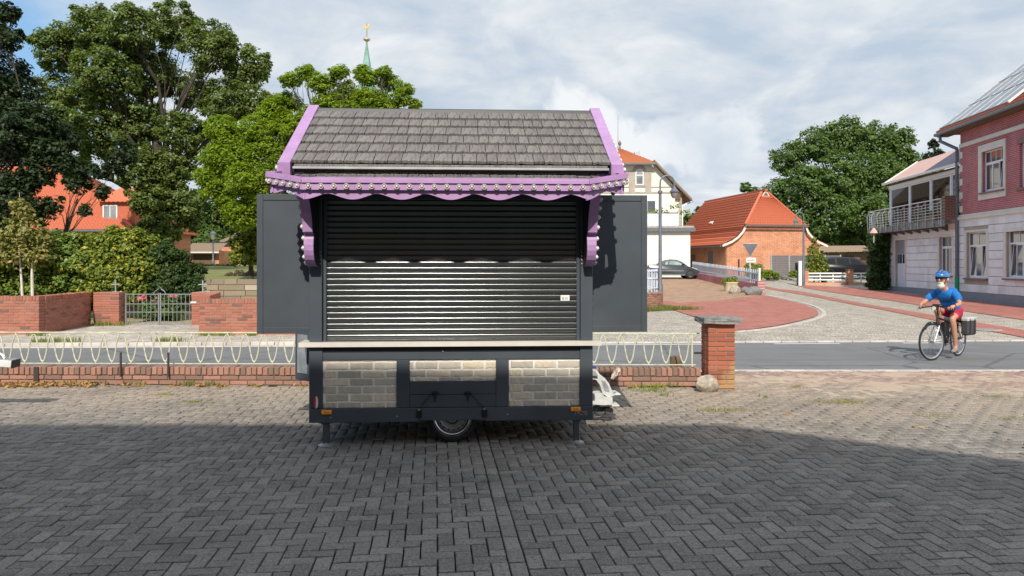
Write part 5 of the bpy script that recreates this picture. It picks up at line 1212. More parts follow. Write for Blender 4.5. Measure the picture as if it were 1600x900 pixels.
# ================================================================ STREET FURNITURE
def arch_lamp(px, pyb, pytop, dxpx, label, name='street_lamp'):
    b = G(px, pyb); Y = b.y; h = P(px, pytop, Y).z - b.z; dx = dxpx / F * Y; r = empty(name, tuple(b), 0, label, 'street lamp', 'arched street lamps'); rad = abs(dx) / 2
    MB().lathe([(.10, 0), (.10, .9), (.07, .98), (.055, h - rad - .35)], 12).build('pole', M['lamp_grey'], r, True)
    MB().lathe([(.055, 0), (.085, .03), (.085, .10), (.055, .13)], 12, (0, 0, h - rad - .42)).build('collar', M['lamp_grey'], r, True)
    pts = [(0, 0, h - rad - .35)] + [(dx / 2 - dx / 2 * math.cos(t), 0, h - rad + rad * math.sin(t)) for t in [i / 12 * math.pi for i in range(13)]] + [(dx, 0, h - rad - .12)]
    MB().tube(pts, .030, 8).build('arm', M['lamp_grey'], r, True); z = h - rad - .12
    ln = MB().lathe([(.03, z), (.06, z - .06), (.17, z - .20), (.20, z - .23)], 12, (dx, 0, 0)).build('shade', M['lamp_grey'], r, True)
    MB().lathe([(.15, z - .235), (.13, z - .36), (.07, z - .46), (.01, z - .47)], 12, (dx, 0, 0)).build('glass', M['glass_pale'], ln, True)
arch_lamp(1031.5, 482.5, 274.5, 22, 'tall grey arched street lamp in front of the white house')
arch_lamp(1255.5, 447, 332, -12, 'grey arched street lamp in front of the brick barn')
sg = empty('yield_sign', tuple(G(1172, 450)), 0, 'back of a triangular give way sign on a thin pole in front of the barn', 'road sign')
Ys = sg.location.y; s_ = Ys / F
zs = lambda py: CAMZ - (py - HZ) * s_ - sg.location.z
MB().lathe([(.035, 0), (.035, zs(380))], 10).build('pole', M['white_dull'], sg, True)
MB().prism([(-11.5 * s_, zs(381)), (11.5 * s_, zs(381)), (0, zs(401.5))], -.055, -.045, 'xz').build('sign_back', M['lamp_grey'], sg); MB().prism([(-11.8 * s_, zs(380.6)), (11.8 * s_, zs(380.6)), (0, zs(402))], -.044, -.038, 'xz').build('sign_face', M['white'], sg)
MB().box(-12 * s_, 12 * s_, -.046, -.02, zs(382.5), zs(380.8)).build('bracket', M['galv'], sg)
np_ = MB().box(-6.4 * s_, 8.4 * s_, -.075, -.067, zs(410), zs(402.7)).build('street_name_sign', M['white'], sg)
for i in range(9): MB().box((-4.6 + i * 1.25) * s_, (-3.9 + i * 1.25) * s_, -.079, -.0745, zs(407.4), zs(405.2 + .3 * (i % 3))).build('letter_stroke', M['navy'], np_)
# picket fence on a low wall
a0, a1 = G(1186, 456), G(1060, 444)
a1 = Vector((13.4, 55.5, ginterp(55.5)))
pk_ = empty('picket_fence', tuple(a0), math.atan2(a1.y - a0.y, a1.x - a0.x), 'pale blue-grey picket fence running along the low dark brick wall', 'fence'); Lp = (a1 - a0).to_2d().length; dzp = a1.z - a0.z
n_p = 48
for i in range(n_p):
    x = Lp * i / (n_p - 1); z = dzp * i / (n_p - 1); MB().prism([(x - .045, z + .42), (x + .045, z + .42), (x + .045, z + 1.12), (x, z + 1.2), (x - .045, z + 1.12)], -.015, .015, 'xz').build('picket', M['sheet'], pk_)
MB().beam((0, .03, .6), (Lp, .03, .6 + dzp), .04, .07).build('rail', M['sheet'], pk_); MB().beam((0, .03, 1.0), (Lp, .03, 1.0 + dzp), .04, .07).build('rail', M['sheet'], pk_)
MB().box(-.10, .0, -.05, .05, .4, 1.3).build('end_post', M['white'], pk_)
lw = empty('low_brick_wall', tuple(a0), pk_.rotation_euler.z, 'dark low brick wall under the picket fence ending in a sunlit pier', 'wall')
MB().add([(0, -.12, -.3), (Lp, -.12, dzp - .3), (Lp, .12, dzp - .3), (0, .12, -.3), (0, -.12, .42), (Lp, -.12, dzp + .42), (Lp, .12, dzp + .42), (0, .12, .42)], [(0, 3, 2, 1), (4, 5, 6, 7), (0, 1, 5, 4), (1, 2, 6, 5), (2, 3, 7, 6), (3, 0, 4, 7)]).build('wall', M['pink_brick'], lw)
MB().bbox(-.38, .0, -.2, .2, -.3, .62, .01).build('pier', M['pink_brick'], lw)
# planter, rocks
q = G(1142, 455); pt = empty('planter', tuple(q), 0, 'cream round planter with green plants at the edge of the red paving', 'planter')
s_ = q.y / F; MB().lathe([(9.5 * s_, 0), (11 * s_, 12 * s_), (11.8 * s_, 13 * s_), (11.8 * s_, 14.5 * s_), (10.8 * s_, 14.5 * s_), (10.5 * s_, 12.5 * s_)], 20).build('pot', M['planter'], pt, True)
link('foliage', crown_mesh('foliage', [(-.25, 0, 15 * s_, .28), (.22, 0, 15.5 * s_, .28), (0, .1, 16.5 * s_, .26)], 1400, .09, M['leaf_yellow'])[0], pt)
for i, (px, py, r, lb) in enumerate(((1148, 458.5, (.33, .25, .27), 'brown boulder in front of the cream planter'), (1165, 457, (.30, .3, .2), 'dark flat boulder between the brown boulder and the sign pole'), (1177, 461, (.46, .3, .30), 'large dark grey boulder below the give way sign'))):
    g_ = G(px, py); rock('boulder', (g_.x, g_.y, g_.z + r[2] * .55), r, 11 + i, M['boulder'] if i == 0 else M['slate_cap'], lb, sub=3)
# white railings between brick piers, white post
rf = empty('rail_fence', tuple(G(1257, 445)), 0, 'white horizontal rail fence between brick piers in front of the black estate car', 'fence')
b0 = rf.location.copy(); s_ = b0.y / F; xx = lambda px: (px - 1257) * s_; zq = lambda py: CAMZ - (py - HZ) * s_ - b0.z
def fy_(px): return 0
for i, px in enumerate((1257.5, 1327.5)): 
    MB().bbox(xx(px - 4), xx(px + 4), -.2, .2, -.2, zq(422), .01).build('pier', M['barn_brick'], rf); MB().bbox(xx(px - 5), xx(px + 5), -.25, .25, zq(422) + .001, zq(420.5), .01).build('pier_cap', M['tile_old'], rf)
MB().box(xx(1262), xx(1375), -.12, .12, -.25, zq(441.5)).build('base_wall', M['barn_brick'], rf)
for pa, pb_ in ((1262, 1322), (1333, 1372)):
    for py in (427, 432, 437): MB().box(xx(pa), xx(pb_), -.03, .03, zq(py) - .045, zq(py) + .045).build('rail', M['white'], rf)
    for k in range(4): x = xx(pa + (pb_ - pa) * k / 3); MB().box(x - .035, x + .035, .031, .07, zq(441), zq(426)).build('upright', M['white'], rf)
q = G(1250, 447); tag(MB().bbox(-.10, .10, -.09, .09, 0, 39 * q.y / F, .02).build('white_post', M['white'], loc=tuple(q)), 'square white post standing beside the arched lamp', 'post')
q = G(1246, 446); o = empty('letter_box', tuple(q), 0, 'dark mailbox stand just left of the white post', 'mailbox'); MB().bbox(-.03, .03, -.03, .03, 0, 1.2, .005).build('stand', M['black'], o); MB().bbox(-.13, .13, -.1, .1, .95, 1.45, .02).build('box', M['black'], o)
# curved brick bed with blue-grey railing just right of the trailer wing
cb = empty('curved_brick_bed', (0, 0, 0), 0, 'rounded brick bed wall overgrown with dry ivy behind the right wing of the trailer', 'wall')
cc = Vector((4.15, 28.2)); Rr = 1.45
for c_ in range(10):
    for i in range(26):
        t = -math.pi * .75 + (i + .5 * (c_ % 2)) * .125
        if t > math.pi * .28: continue
        if len(cb.children) < 296: link('brick', brick_mesh(.17, .12, .055, 'brick_old', i % 3), cb, (cc.x + Rr * math.cos(t), cc.y + Rr * math.sin(t), .03 + c_ * .065), (0, 0, t + math.pi / 2))
MB().lathe([(Rr - .03, -.02), (Rr - .03, .66), (Rr - .3, .68), (.01, .68)], 32, (cc.x, cc.y, 0), cap=False).build('core', M['mortar'], cb)
rl_ = empty('bed_railing', (0, 0, 0), 0, 'blue-grey railing with slats on top of the rounded brick bed', 'railing')
for zz_ in (.80, 1.15, 1.42):
    MB().tube([(cc.x + (Rr - .15) * math.cos(t), cc.y + (Rr - .15) * math.sin(t), zz_ + .0) for t in [-math.pi * .7 + i * .12 for i in range(24)]], .03, 6).build('rail', M['sheet'], rl_)
for i in range(16):
    t = -math.pi * .7 + i * .18; MB().box(-.03, .03, -.012, .012, .66, 1.5).build('baluster', M['sheet'], rl_, loc=(cc.x + (Rr - .15) * math.cos(t), cc.y + (Rr - .15) * math.sin(t), 0), rot=(0, 0, t + math.pi / 2))
# ================================================================ CARS
def side_car(name, loc, rz, Ln, prof, cab, glassp, paint, label, wheels, width=1.72, gl='glass_pale'):
    r = empty(name, loc, rz, label, 'car')
    bm = bmesh.new(); n = len(prof); secs = [(-width / 2, .0), (-width / 2 + .10, 1.), (width / 2 - .10, 1.), (width / 2, 0.)]
    b = MB(); ps = prof
    ins = lambda p, k: (p[0] * (1 - .012 * k) + .02 * k, p[1] - .03 * k if p[1] > .6 else p[1] + .0 * k)
    V = []
    ysec = [(-width / 2, 1.6), (-width / 2 + .035, .5), (-width / 2 + .12, 0), (width / 2 - .12, 0), (width / 2 - .035, .5), (width / 2, 1.6)]
    for y, k in ysec: V += [(ins(p, k)[0], y, ins(p, k)[1]) for p in ps]
    Fc = [tuple(range(n)), tuple(range(6 * n - 1, 5 * n - 1, -1))] + [(j * n + i, j * n + (i + 1) % n, (j + 1) * n + (i + 1) % n, (j + 1) * n + i) for j in range(5) for i in range(n)]
    b.add(V, Fc); b.build('body', M[paint], r, True)
    cb_ = MB(); m = len(cab); V = []
    for y, k in ((-width / 2 + .10, 0), (-width / 2 + .27, 1), (width / 2 - .27, 1), (width / 2 - .10, 0)):
        V += [(p[0], y if p[1] < cab[0][1] + .08 or k else y, p[1]) for p in cab]
    # cabin narrows to the roof
    V = []
    zc0_, zc1_ = min(p[1] for p in cab), max(p[1] for p in cab)
    for s in (-1, 1): V += [(p[0], s * (width / 2 - .07 - .20 * (p[1] - zc0_) / (zc1_ - zc0_)), p[1]) for p in cab]
    cb_.add(V, [tuple(range(m)), tuple(range(2 * m - 1, m - 1, -1))] + [(i, (i + 1) % m, m + (i + 1) % m, m + i) for i in range(m)]); cb_.build('cabin', M[paint], r, True)
    for gp_ in glassp:
        V = [(p[0], -(width / 2 - .062 - .20 * (p[1] - zc0_) / (zc1_ - zc0_)), p[1]) for p in gp_]; MB().add(V, [tuple(range(len(V)))]).build('side_window', M[gl], r)
        V = [(p[0], (width / 2 - .062 - .20 * (p[1] - zc0_) / (zc1_ - zc0_)), p[1]) for p in gp_]; MB().add(V, [tuple(range(len(V)))]).build('side_window', M[gl], r)
    for wx_, R in wheels:
        for s in (-1, 1):
            w = empty('wheel', (wx_, s * (width / 2 - .10), R)); w.parent = r
            MB().lathe([(R - .10, -.10), (R - .02, -.105), (R, -.07), (R, .07), (R - .02, .105), (R - .10, .10)], 24, ax='y', cap=False).build('tyre', M['rubber'], w, True)
            MB().lathe([(R - .10, s * .09), (R - .12, s * .05), (.06, s * .07), (.001, s * .08)], 20, ax='y', cap=False).build('rim', M['steel'], w, True)
            for k in range(6): t = k * math.pi / 3; MB().beam((.05 * math.cos(t), s * .085, .05 * math.sin(t)), ((R - .12) * math.cos(t), s * .075, (R - .12) * math.sin(t)), .03, .03).build('spoke', M['steel_dark'], w)
            MB().lathe([(R + .045, s * .112), (R + .045, s * .02), (R - .01, s * .02), (R - .01, s * .112)], 24, (wx_, s * (width / 2 - .10), R), 'y', cap=False).build('arch_trim', M['black'], r)
    return r
prof1 = [(-1.98, .30), (-1.98, .62), (-1.93, .86), (-1.70, .97), (-1.2, .985), (-.6, .98), (.62, .93), (1.05, .86), (1.55, .70), (1.88, .52), (2.02, .40), (2.02, .22), (1.6, .20), (-1.6, .20)]
cab1 = [(-1.35, .93), (-1.02, 1.14), (-.62, 1.30), (-.15, 1.36), (.25, 1.33), (.62, 1.19), (1.06, .86), (.5, .84)]
gl1 = [[(-.30, .985), (-.28, 1.24), (.10, 1.25), (.36, 1.17), (.74, .95)], [(-.62, .985), (-.52, 1.19), (-.38, 1.23), (-.38, .985)]]
q = P(1049, 434.5, 54.5)
c1 = side_car('parked_coupe', tuple(q), 0, 4, prof1, cab1, gl1, 'car_grey', 'dark grey coupe parked side-on in front of the white annexe', [(-1.28, .30), (1.18, .31)], gl='glass_turq')
MB().box(-1.2, .7, -.885, -.855, .52, .55).build('trim_strip', M['alu'], c1); MB().box(-.9, .8, -.875, -.855, .22, .26).build('sill_strip', M['alu'], c1)
MB().add([(1.28, -.80, .80), (1.72, -.80, .66), (1.94, -.62, .50), (1.5, -.80, .60)], [(0, 1, 2, 3)]).build('headlight', M['white'], c1); MB().bbox(.55, .75, -.98, -.84, .92, 1.04, .02).build('mirror', M['black'], c1)
MB().bbox(-2.0, -1.86, -.86, -.5, .72, .86, .02).build('rear_lamp', M['red_lens'], c1); MB().bbox(1.75, 2.06, -.7, .7, .22, .44, .04).build('bumper_grille', M['black'], c1)
MB().beam((-.05, 0, 1.33), (-.25, 0, 1.45), .02, .02).build('aerial', M['black'], c1)
prof2 = [(-2.2, .32), (-2.25, .60), (-2.2, .90), (-2.05, 1.0), (1.05, .98), (1.7, .86), (2.1, .66), (2.2, .5), (2.2, .22), (-1.9, .20)]
cab2 = [(-2.12, .95), (-1.95, 1.30), (-1.65, 1.46), (-.9, 1.52), (.1, 1.50), (.55, 1.40), (1.2, .96)]
gl2 = [[(-1.75, 1.0), (-1.62, 1.36), (-1.0, 1.41), (-.95, 1.0)], [(-.85, 1.0), (-.85, 1.42), (-.02, 1.41), (.02, 1.0)], [(.10, 1.0), (.08, 1.40), (.42, 1.33), (.98, .98)]]
q = P(1322, 438, 54.5); q.z = ginterp(54.5) + .05
c2 = side_car('parked_estate_car', tuple(q), -.12, 4.4, prof2, cab2, gl2, 'car_black', 'black estate car parked behind the white rail fence', [(-1.35, .33), (1.35, .33)], gl='glass_dark')
MB().bbox(-2.20, -2.0, -.86, -.62, .78, 1.02, .03).build('rear_lamp', M['red_lens'], c2)
# ================================================================ THE ROSE BRICK HOUSE ON THE RIGHT
HO = Frame(20.69, 34.7, -96.33)
hs = empty('corner_house', (20.69, 34.7, 0), math.radians(-96.33), 'rose brick house with white block ground floor, solar roof and balcony wing on the right', 'house')
def H(px, py, ly=0): return HO.hit(px, py, ly)
def hx(px, ly=0): return HO.hit(px, 400, ly)[0]
XL, XR = hx(1390), 11.0
gz = -.1
zband = 3.80; zeave = 7.85; zp = .42
def openings_wall(name, x0, x1, z0, z1, th, ops, mat, parent, y0=0.0):
    xs = sorted({x0, x1, *[min(max(v, x0), x1) for o in ops for v in (o[0], o[1])]}); zs_ = sorted({z0, z1, *[min(max(v, z0), z1) for o in ops for v in (o[2], o[3])]}); mb = MB()
    for i in range(len(xs) - 1):
        for j in range(len(zs_) - 1):
            cx, cz = (xs[i] + xs[i + 1]) / 2, (zs_[j] + zs_[j + 1]) / 2
            if any(o[0] < cx < o[1] and o[2] < cz < o[3] for o in ops): continue
            if xs[i + 1] - xs[i] > 1e-4 and zs_[j + 1] - zs_[j] > 1e-4: mb.box(xs[i], xs[i + 1], y0, y0 + th, zs_[j], zs_[j + 1])
    return mb.build(name, mat, parent)
def wrect(pl, pr, pt, pbm): x0 = hx(pl); x1 = hx(pr); return (x0, x1, H(pl, pbm)[1], H(pl, pt)[1])
w1 = wrect(1467.5, 1499, 369.5, 430); w2 = wrect(1510, 1541, 363.5, 434); w3 = (hx(1572), hx(1572) + 1.55, H(1572, 434.5)[1], H(1572, 360)[1]); dr_ = (hx(1398.5), hx(1414), .05, H(1398, 375)[1])
w1 = (w1[0], w1[0] + 1.30, w1[2], w1[3])
w4 = (w3[1] + 1.4, w3[1] + 2.95, w3[2], w3[3]); u1 = wrect(1535, 1569, 238, 301); u2 = (hx(1593), hx(1593) + 1.3, H(1593, 293)[1], H(1593, 225)[1])
ground_ops = [w1, w2, w3, w4, dr_]
openings_wall('ground_floor_wall', XL, XR, gz, 3.9, .30, ground_ops, M['stone_trim'], hs, .02)
MB().box(hx(1391), XR, -.045, .019, gz, zp).build('plinth', M['plinth'], hs)
# painted stone blocks, course by course
bh2 = (3.72 - zp) / 9
for r in range(9):
    z0_, z1_ = zp + r * bh2 + .012, zp + (r + 1) * bh2 - .012; zc_ = (z0_ + z1_) / 2
    spans = [(XL, XR)]
    for o in ground_ops:
        if o[2] - .12 < zc_ < o[3] + .10:
            e = .20
            spans = [s for a, b in spans for s in ((a, min(b, o[0] - e)), (max(a, o[1] + e), b)) if s[1] - s[0] > .08]
    for a, b in spans:
        n_b = max(1, round((b - a) / .85)); w_ = (b - a) / n_b
        if n_b > 3 and r % 2: xs_ = [a] + [a + w_ * (i + .5) for i in range(n_b)] + [b]
        else: xs_ = [a + w_ * i for i in range(n_b + 1)]
        for i in range(len(xs_) - 1):
            MB().bbox(xs_[i] + .003, xs_[i + 1] - .003, -.016, .03, z0_, z1_, .010).build('stone_block', M['block'], hs)
for o in ground_ops[:4] :
    for (a, b, c_, d) in ((o[0] - .19, o[0], o[2], o[3] + .10), (o[1], o[1] + .19, o[2], o[3] + .10), (o[0], o[1], o[3], o[3] + .10)): MB().bbox(a + .001, b - .001, -.02, .03, c_, d, .004).build('window_surround', M['trim_cream'], hs)
o = dr_
for (a, b, c_, d) in ((o[0] - .30, o[0], o[2], o[3] + .15), (o[1], o[1] + .12, o[2], o[3] + .15), (o[0], o[1], o[3], o[3] + .15)): MB().bbox(a + .001, b - .001, -.02, .03, c_, d, .004).build('door_surround', M['trim_cream'], hs)
def window(o, parent, casements=3, transom=.30, tilt=(), sill=True, glass='glass', bars=False, dep=.12):
    x0, x1, z0, z1 = o; w = empty('window', (x0, dep, z0)); w.parent = parent; Wd, Hh = x1 - x0, z1 - z0; t = .055
    fr = MB(); fr.box(0, Wd, 0, .06, 0, t * 1.3).box(0, Wd, 0, .06, Hh - t, Hh).box(0, t, 0, .06, t * 1.3, Hh - t).box(Wd - t, Wd, 0, .06, t * 1.3, Hh - t)
    ht = Hh * (1 - transom); fr.box(t, Wd - t, -.01, .055, ht - .03, ht + .04); fr.build('frame', M['frame_white'], w)
    iw = (Wd - 2 * t) / casements
    MB().box(t, Wd - t, .30, .32, 0, Hh).build('curtain_shade', M['interior'], w)
    for i in range(casements):
        a, b = t + i * iw, t + (i + 1) * iw; f = MB(); z0_, z1_ = t * 1.3, ht - .03; s = .04
        f.box(a + .004, b - .004, 0, .045, z0_, z0_ + s).box(a + .004, b - .004, 0, .045, z1_ - s, z1_).box(a + .004, a + s, 0, .045, z0_ + s, z1_ - s).box(b - s, b - .004, 0, .045, z0_ + s, z1_ - s)
        sa = f.build('sash', M['frame_white'], w); g = MB().box(a + s, b - s, .015, .025, z0_ + s, z1_ - s).build('pane', M[glass], w)
        if i in tilt:
            for q_ in (sa, g): q_.rotation_euler = (-.10, 0, 0)
    nt_ = 4 if bars else 2; jw = (Wd - 2 * t) / nt_
    for i in range(nt_): MB().box(t + i * jw + .012, t + (i + 1) * jw - .012, .015, .025, ht + .04, Hh - t).build('pane', M[glass], w)
    for i in range(1, nt_): MB().box(t + i * jw - .013, t + i * jw + .013, .0, .04, ht + .04, Hh - t).build('glazing_bar', M['frame_white'], w)
    if sill: MB().bbox(-.12, Wd + .12, -dep - .12, -.005, -.075, -.01, .006).build('sill', M['brown_tile'], w)
    return w
window(w1, hs, 3, .28); window(w2, hs, 3, .30, (0, 2)); window(w3, hs, 3, .28, (0,)); window(w4, hs, 3, .28)
# garage style door with shutter box
d0 = MB().box(dr_[0], dr_[1], .14, .18, dr_[2], dr_[3]).build('door', M['frame_white'], hs)
xm = (dr_[0] + dr_[1]) / 2; H_ = dr_[3] - dr_[2]
for i in range(14): MB().box(dr_[0] + .02, dr_[1] - .02, .128, .139, dr_[3] - H_ * .26 + i * H_ * .26 / 14 + .005, dr_[3] - H_ * .26 + (i + 1) * H_ * .26 / 14 - .005).build('shutter_slat', M['galv'], d0)
for s in (0, 1):
    a = dr_[0] + .03 if s == 0 else xm + .04; b = xm - .08 if s == 0 else dr_[1] - .03
    MB().box(a, b, .125, .139, dr_[2] + H_ * .56, dr_[2] + H_ * .73).build('door_pane', M['glass'], d0)
    MB().bbox(dr_[0] + .02 if s == 0 else xm + .01, xm - .01 if s == 0 else dr_[1] - .02, .126, .139, dr_[2] + .03, dr_[2] + H_ * .54, .004).build('door_leaf', M['frame_white'], d0)
# cornice between storeys
xc0 = hx(1500.5)
MB().bbox(xc0 - .1, XR, -.10, .02, zband - .10, zband + .05, .02).build('cornice', M['trim_cream'], hs); MB().bbox(xc0 - .05, XR, -.06, .02, zband + .051, zband + .14, .01).build('cornice', M['trim_cream'], hs)
openings_wall('upper_wall', xc0, XR, 3.9, zeave, .30, [u1, u2], M['pink_brick'], hs, .0)
MB().box(xc0, xc0 + .3, .3, 9, 0, zeave).build('end_wall', M['pink_brick'], hs)
MB().bbox(xc0 - .04, XR, -.05, -.001, 7.02, 7.20, .01).build('string_course', M['trim_cream'], hs)
for i in range(5): MB().bbox(xc0 - .02, xc0 + .26 - .02, -.03, -.001, zband + .25 + i * .62, zband + .55 + i * .62, .006).build('quoin', M['trim_cream'], hs)
o = u1
for (a, b, c_, d) in ((o[0] - .28, o[0], o[2] - .32, o[3] + .30), (o[1], o[1] + .16, o[2] - .32, o[3] + .30), (o[0], o[1], o[3], o[3] + .30), (o[0], o[1], o[2] - .32, o[2] - .05)): MB().bbox(a + .001, b - .001, -.05, .05, c_, d, .006).build('window_surround', M['trim_cream'], hs)
window(u1, hs, 3, .30, (2,), True, 'glass', True); window(u2, hs, 2, .30, (), False, 'glass', True)
MB().bbox(u2[0] - .12, u2[1] + .12, -.04, .05, u2[3], u2[3] + .22, .006).build('lintel', M['brown_tile'], hs); MB().bbox(u2[0] - .12, u2[1] + .12, -.08, .05, u2[2] - .12, u2[2] - .01, .006).build('sill', M['brown_tile'], hs)
# roof with solar panels
ex, ez_ = hx(1463, -.5), 7.93; tanp = .80; cx_ = 5.2
def rp(x, c_, lift=0): return (x, -.5 + c_, ez_ + c_ * tanp + lift)
pantiles('roof_tiles', M['tile_red'], hs, rp(ex + .05, 0), rp(XR, 0), rp(XR, cx_), rp(ex + .05, cx_), 18, 60, .045, .05)
MB().add([rp(ex, .02, -.06), rp(XR, .02, -.06), rp(XR, cx_, -.06), rp(ex, cx_, -.06), rp(ex, .02, -.22), rp(XR, .02, -.22), rp(XR, cx_, -.22), rp(ex, cx_, -.22)], [(0, 3, 2, 1), (4, 5, 6, 7), (0, 1, 5, 4), (1, 2, 6, 5), (2, 3, 7, 6), (3, 0, 4, 7)]).build('roof_deck', M['wood'], hs)
MB().add([(ex, 2 * cx_ - .5 - .02, ez_ - .1), (XR, 2 * cx_ - .52, ez_ - .1), (XR, cx_ - .5, ez_ + cx_ * tanp), (ex, cx_ - .5, ez_ + cx_ * tanp)], [(0, 1, 2, 3)]).build('rear_roof', M['tile_red'], hs)
MB().prism([(-.48, ez_ - .2), (cx_ - .5, ez_ + cx_ * tanp - .2), (2 * cx_ - .6, ez_ - .2)], ex + .7, ex + .8, 'yz').build('gable_end', M['pink_brick'], hs)
MB().bbox(ex - .05, XR, -.62, -.46, ez_ - .16, ez_ - .02, .03).build('gutter', M['zinc'], hs); MB().box(ex + .05, XR, -.46, .0, ez_ - .20, ez_ - .16).build('soffit', M['wood'], hs)
xs_end = hx(1574, -.5)
pw = 1.0; ph_ = 1.64
for r in range(3):
    for k in range(int((xs_end - ex) / pw + .2)):
        a, b = ex + .05 + k * pw, ex + .05 + (k + 1) * pw - .02; c0_, c1_ = .12 + r * (ph_ * .80 + .03), .12 + (r + 1) * (ph_ * .80 + .03) - .03
        sp_ = MB().add([rp(a, c0_, .14), rp(b, c0_, .14), rp(b, c1_, .14), rp(a, c1_, .14), rp(a, c0_, .10), rp(b, c0_, .10), rp(b, c1_, .10), rp(a, c1_, .10)], [(0, 3, 2, 1), (4, 5, 6, 7), (0, 1, 5, 4), (1, 2, 6, 5), (2, 3, 7, 6), (3, 0, 4, 7)]).build('solar_panel', M['solar'], hs)
        fr_ = MB()
        for (p_, q_) in ((rp(a, c0_, .145), rp(b, c0_, .145)), (rp(a, c0_, .145), rp(a, c1_, .145))): fr_.beam(p_, q_, .035, .012)
        fr_.build('panel_frame', M['alu'], sp_)
MB().beam(rp(xs_end + .05, .0, .16), rp(xs_end + .05, cx_, .16), .10, .08).build('verge_strip', M['white'], hs)
# downpipe
dp = MB().tube([(ex + .45, -.54, ez_ - .12), (ex + .47, -.52, ez_ - .45), (xc0 - .12, -.10, 7.02), (xc0 - .13, -.09, 6.8), (xc0 - .13, -.09, 1.1)], .075, 12).build('downpipe', M['lamp_grey'], hs, True)
MB().tube([(xc0 - .13, -.09, 1.1), (xc0 - .13, -.09, .1)], .09, 12).build('drain_foot', M['green_paint'], dp, True)
for z_ in (2.5, 5.2): MB().lathe([(.095, 0), (.095, .06)], 12, (xc0 - .13, -.09, z_)).build('pipe_clip', M['zinc'], dp)
# wing: balcony, sunroom
zbk = H(1400, 355)[1]
xbl = hx(1354, -.6); yb0 = -.60
sl_ = MB().prism([(xbl + .5, yb0), (xc0 - .12, yb0), (xc0 - .12, .02), (xbl, .02), (xbl, yb0 + .4)], zbk - .16, zbk, 'xy').build('balcony_slab', M['concrete'], hs)
MB().prism([(xbl + .5, yb0 - .03), (xc0 - .12, yb0 - .03), (xc0 - .12, yb0 + .01), (xbl + .5, yb0 + .01)], zbk - .30, zbk + .02, 'xy').build('balcony_edge', M['zinc'], hs)
n_k = 9
for i in range(n_k):
    x = xbl + 1.0 + (xc0 - 1.2 - xbl - 1.0) * i / (n_k - 1)
    MB().prism([(.0, zbk - .50), (.0, zbk - .16), (yb0 - .06, zbk - .16), (yb0 - .06, zbk - .24)], x - .03, x + .03, 'yz').build('console', M['zinc'], hs)
rail = empty('balcony_railing', (0, 0, zbk)); rail.parent = hs
path = [Vector((xc0 - .42, yb0 - .05, 0)), Vector((xbl + .6, yb0 - .05, 0)), Vector((xbl + .15, yb0 + .12, 0)), Vector((xbl - .02, yb0 + .4, 0)), Vector((xbl - .02, .3, 0))]
for k, z_ in enumerate((.12, .26, .40, .54, .68, .82)):
    MB().tube([p + Vector((0, 0, z_)) for p in path], .015, 6).build('rail', M['alu'], rail)
MB().tube([p + Vector((0, 0, 1.0)) for p in path], .03, 8).build('handrail', M['alu'], rail, True)
cum = 0
for a, b in zip(path, path[1:]):
    n_ = max(1, round((b - a).length / .85))
    for i in range(n_ + (b is path[-1])):
        p = a.lerp(b, i / n_); MB().beam(p + Vector((0, 0, -.3)), p + Vector((0, 0, 1.0)), .035, .035).build('baluster', M['alu'], rail)
        out = Vector((0, -.18, 0)) if a is path[0] else Vector((-.12, -.1, 0)); MB().beam(p + Vector((0, 0, .95)), p + out + Vector((0, 0, .72)), .022, .03).build('stay', M['galv'], rail); MB().beam(p + out + Vector((0, 0, .72)), p + out * .6 + Vector((0, 0, -.2)), .02, .025).build('stay', M['galv'], rail)
MB().bbox(xc0 - .42, xc0 - .12, yb0 - .02, -.01, zbk - .16, zbk + 1.12, .01).build('balcony_pier', M['balcony_brick'], hs)
tb2 = empty('balcony_table', (xc0 - 3.6, -.6, zbk)); tb2.parent = hs
# sunroom
ys0 = .35; zs1 = H(1392, 291, ys0)[1] + .0; xsl = hx(1392, ys0)
sr = empty('sunroom', (0, 0, zbk)); sr.parent = hs; hh = zs1 - zbk
xsr = xc0 - .02
bl_m = plain('cream_blind', (.80, .76, .66), .9, var=.05)
for a_, b_, zz0 in ((hx(1398, ys0), hx(1419, ys0), .14), (hx(1434, ys0), hx(1453, ys0), .14), (hx(1458, ys0), hx(1478, ys0), .6)): MB().box(a_, b_, ys0 + .045, ys0 + .055, zz0, hh - .28).build('blind', bl_m, sr)
MB().box(xsl, xsr, ys0 + 3.2, ys0 + 3.3, 0, hh + .3).build('back_wall', M['interior'], sr); MB().box(xsl, xsr, ys0, ys0 + 3.3, -.12, -.002).build('floor', M['wood'], sr)
divs = [xsl, hx(1422, ys0), hx(1455, ys0), hx(1487, ys0), xsr]
for x in divs: MB().bbox(x - .07, x + .07, ys0 - .05, ys0 + .08, 0, hh - .18, .005).build('post', M['white'], sr)
MB().bbox(xsl - .07, xsr, ys0 - .10, ys0 + .10, hh - .18, hh, .008).build('head_rail', M['white'], sr)
for a, b in zip(divs, divs[1:]): 
    f = MB(); f.box(a + .07, b - .07, ys0 - .02, ys0 + .04, hh - .26, hh - .18).box(a + .07, b - .07, ys0 - .02, ys0 + .04, .0, .12).box(a + .07, a + .14, ys0 - .02, ys0 + .04, .12, hh - .26).box(b - .14, b - .07, ys0 - .02, ys0 + .04, .12, hh - .26); f.build('sash', M['frame_white'], sr)
    MB().box(a + .14, b - .14, ys0, ys0 + .012, .12, hh - .26).build('pane', M['clear'], sr)
for k in range(4): y_ = ys0 + .1 + k * .8; MB().box(xsl - .04, xsl + .04, y_, y_ + .06, 0, hh - .05).build('post', M['white'], sr)
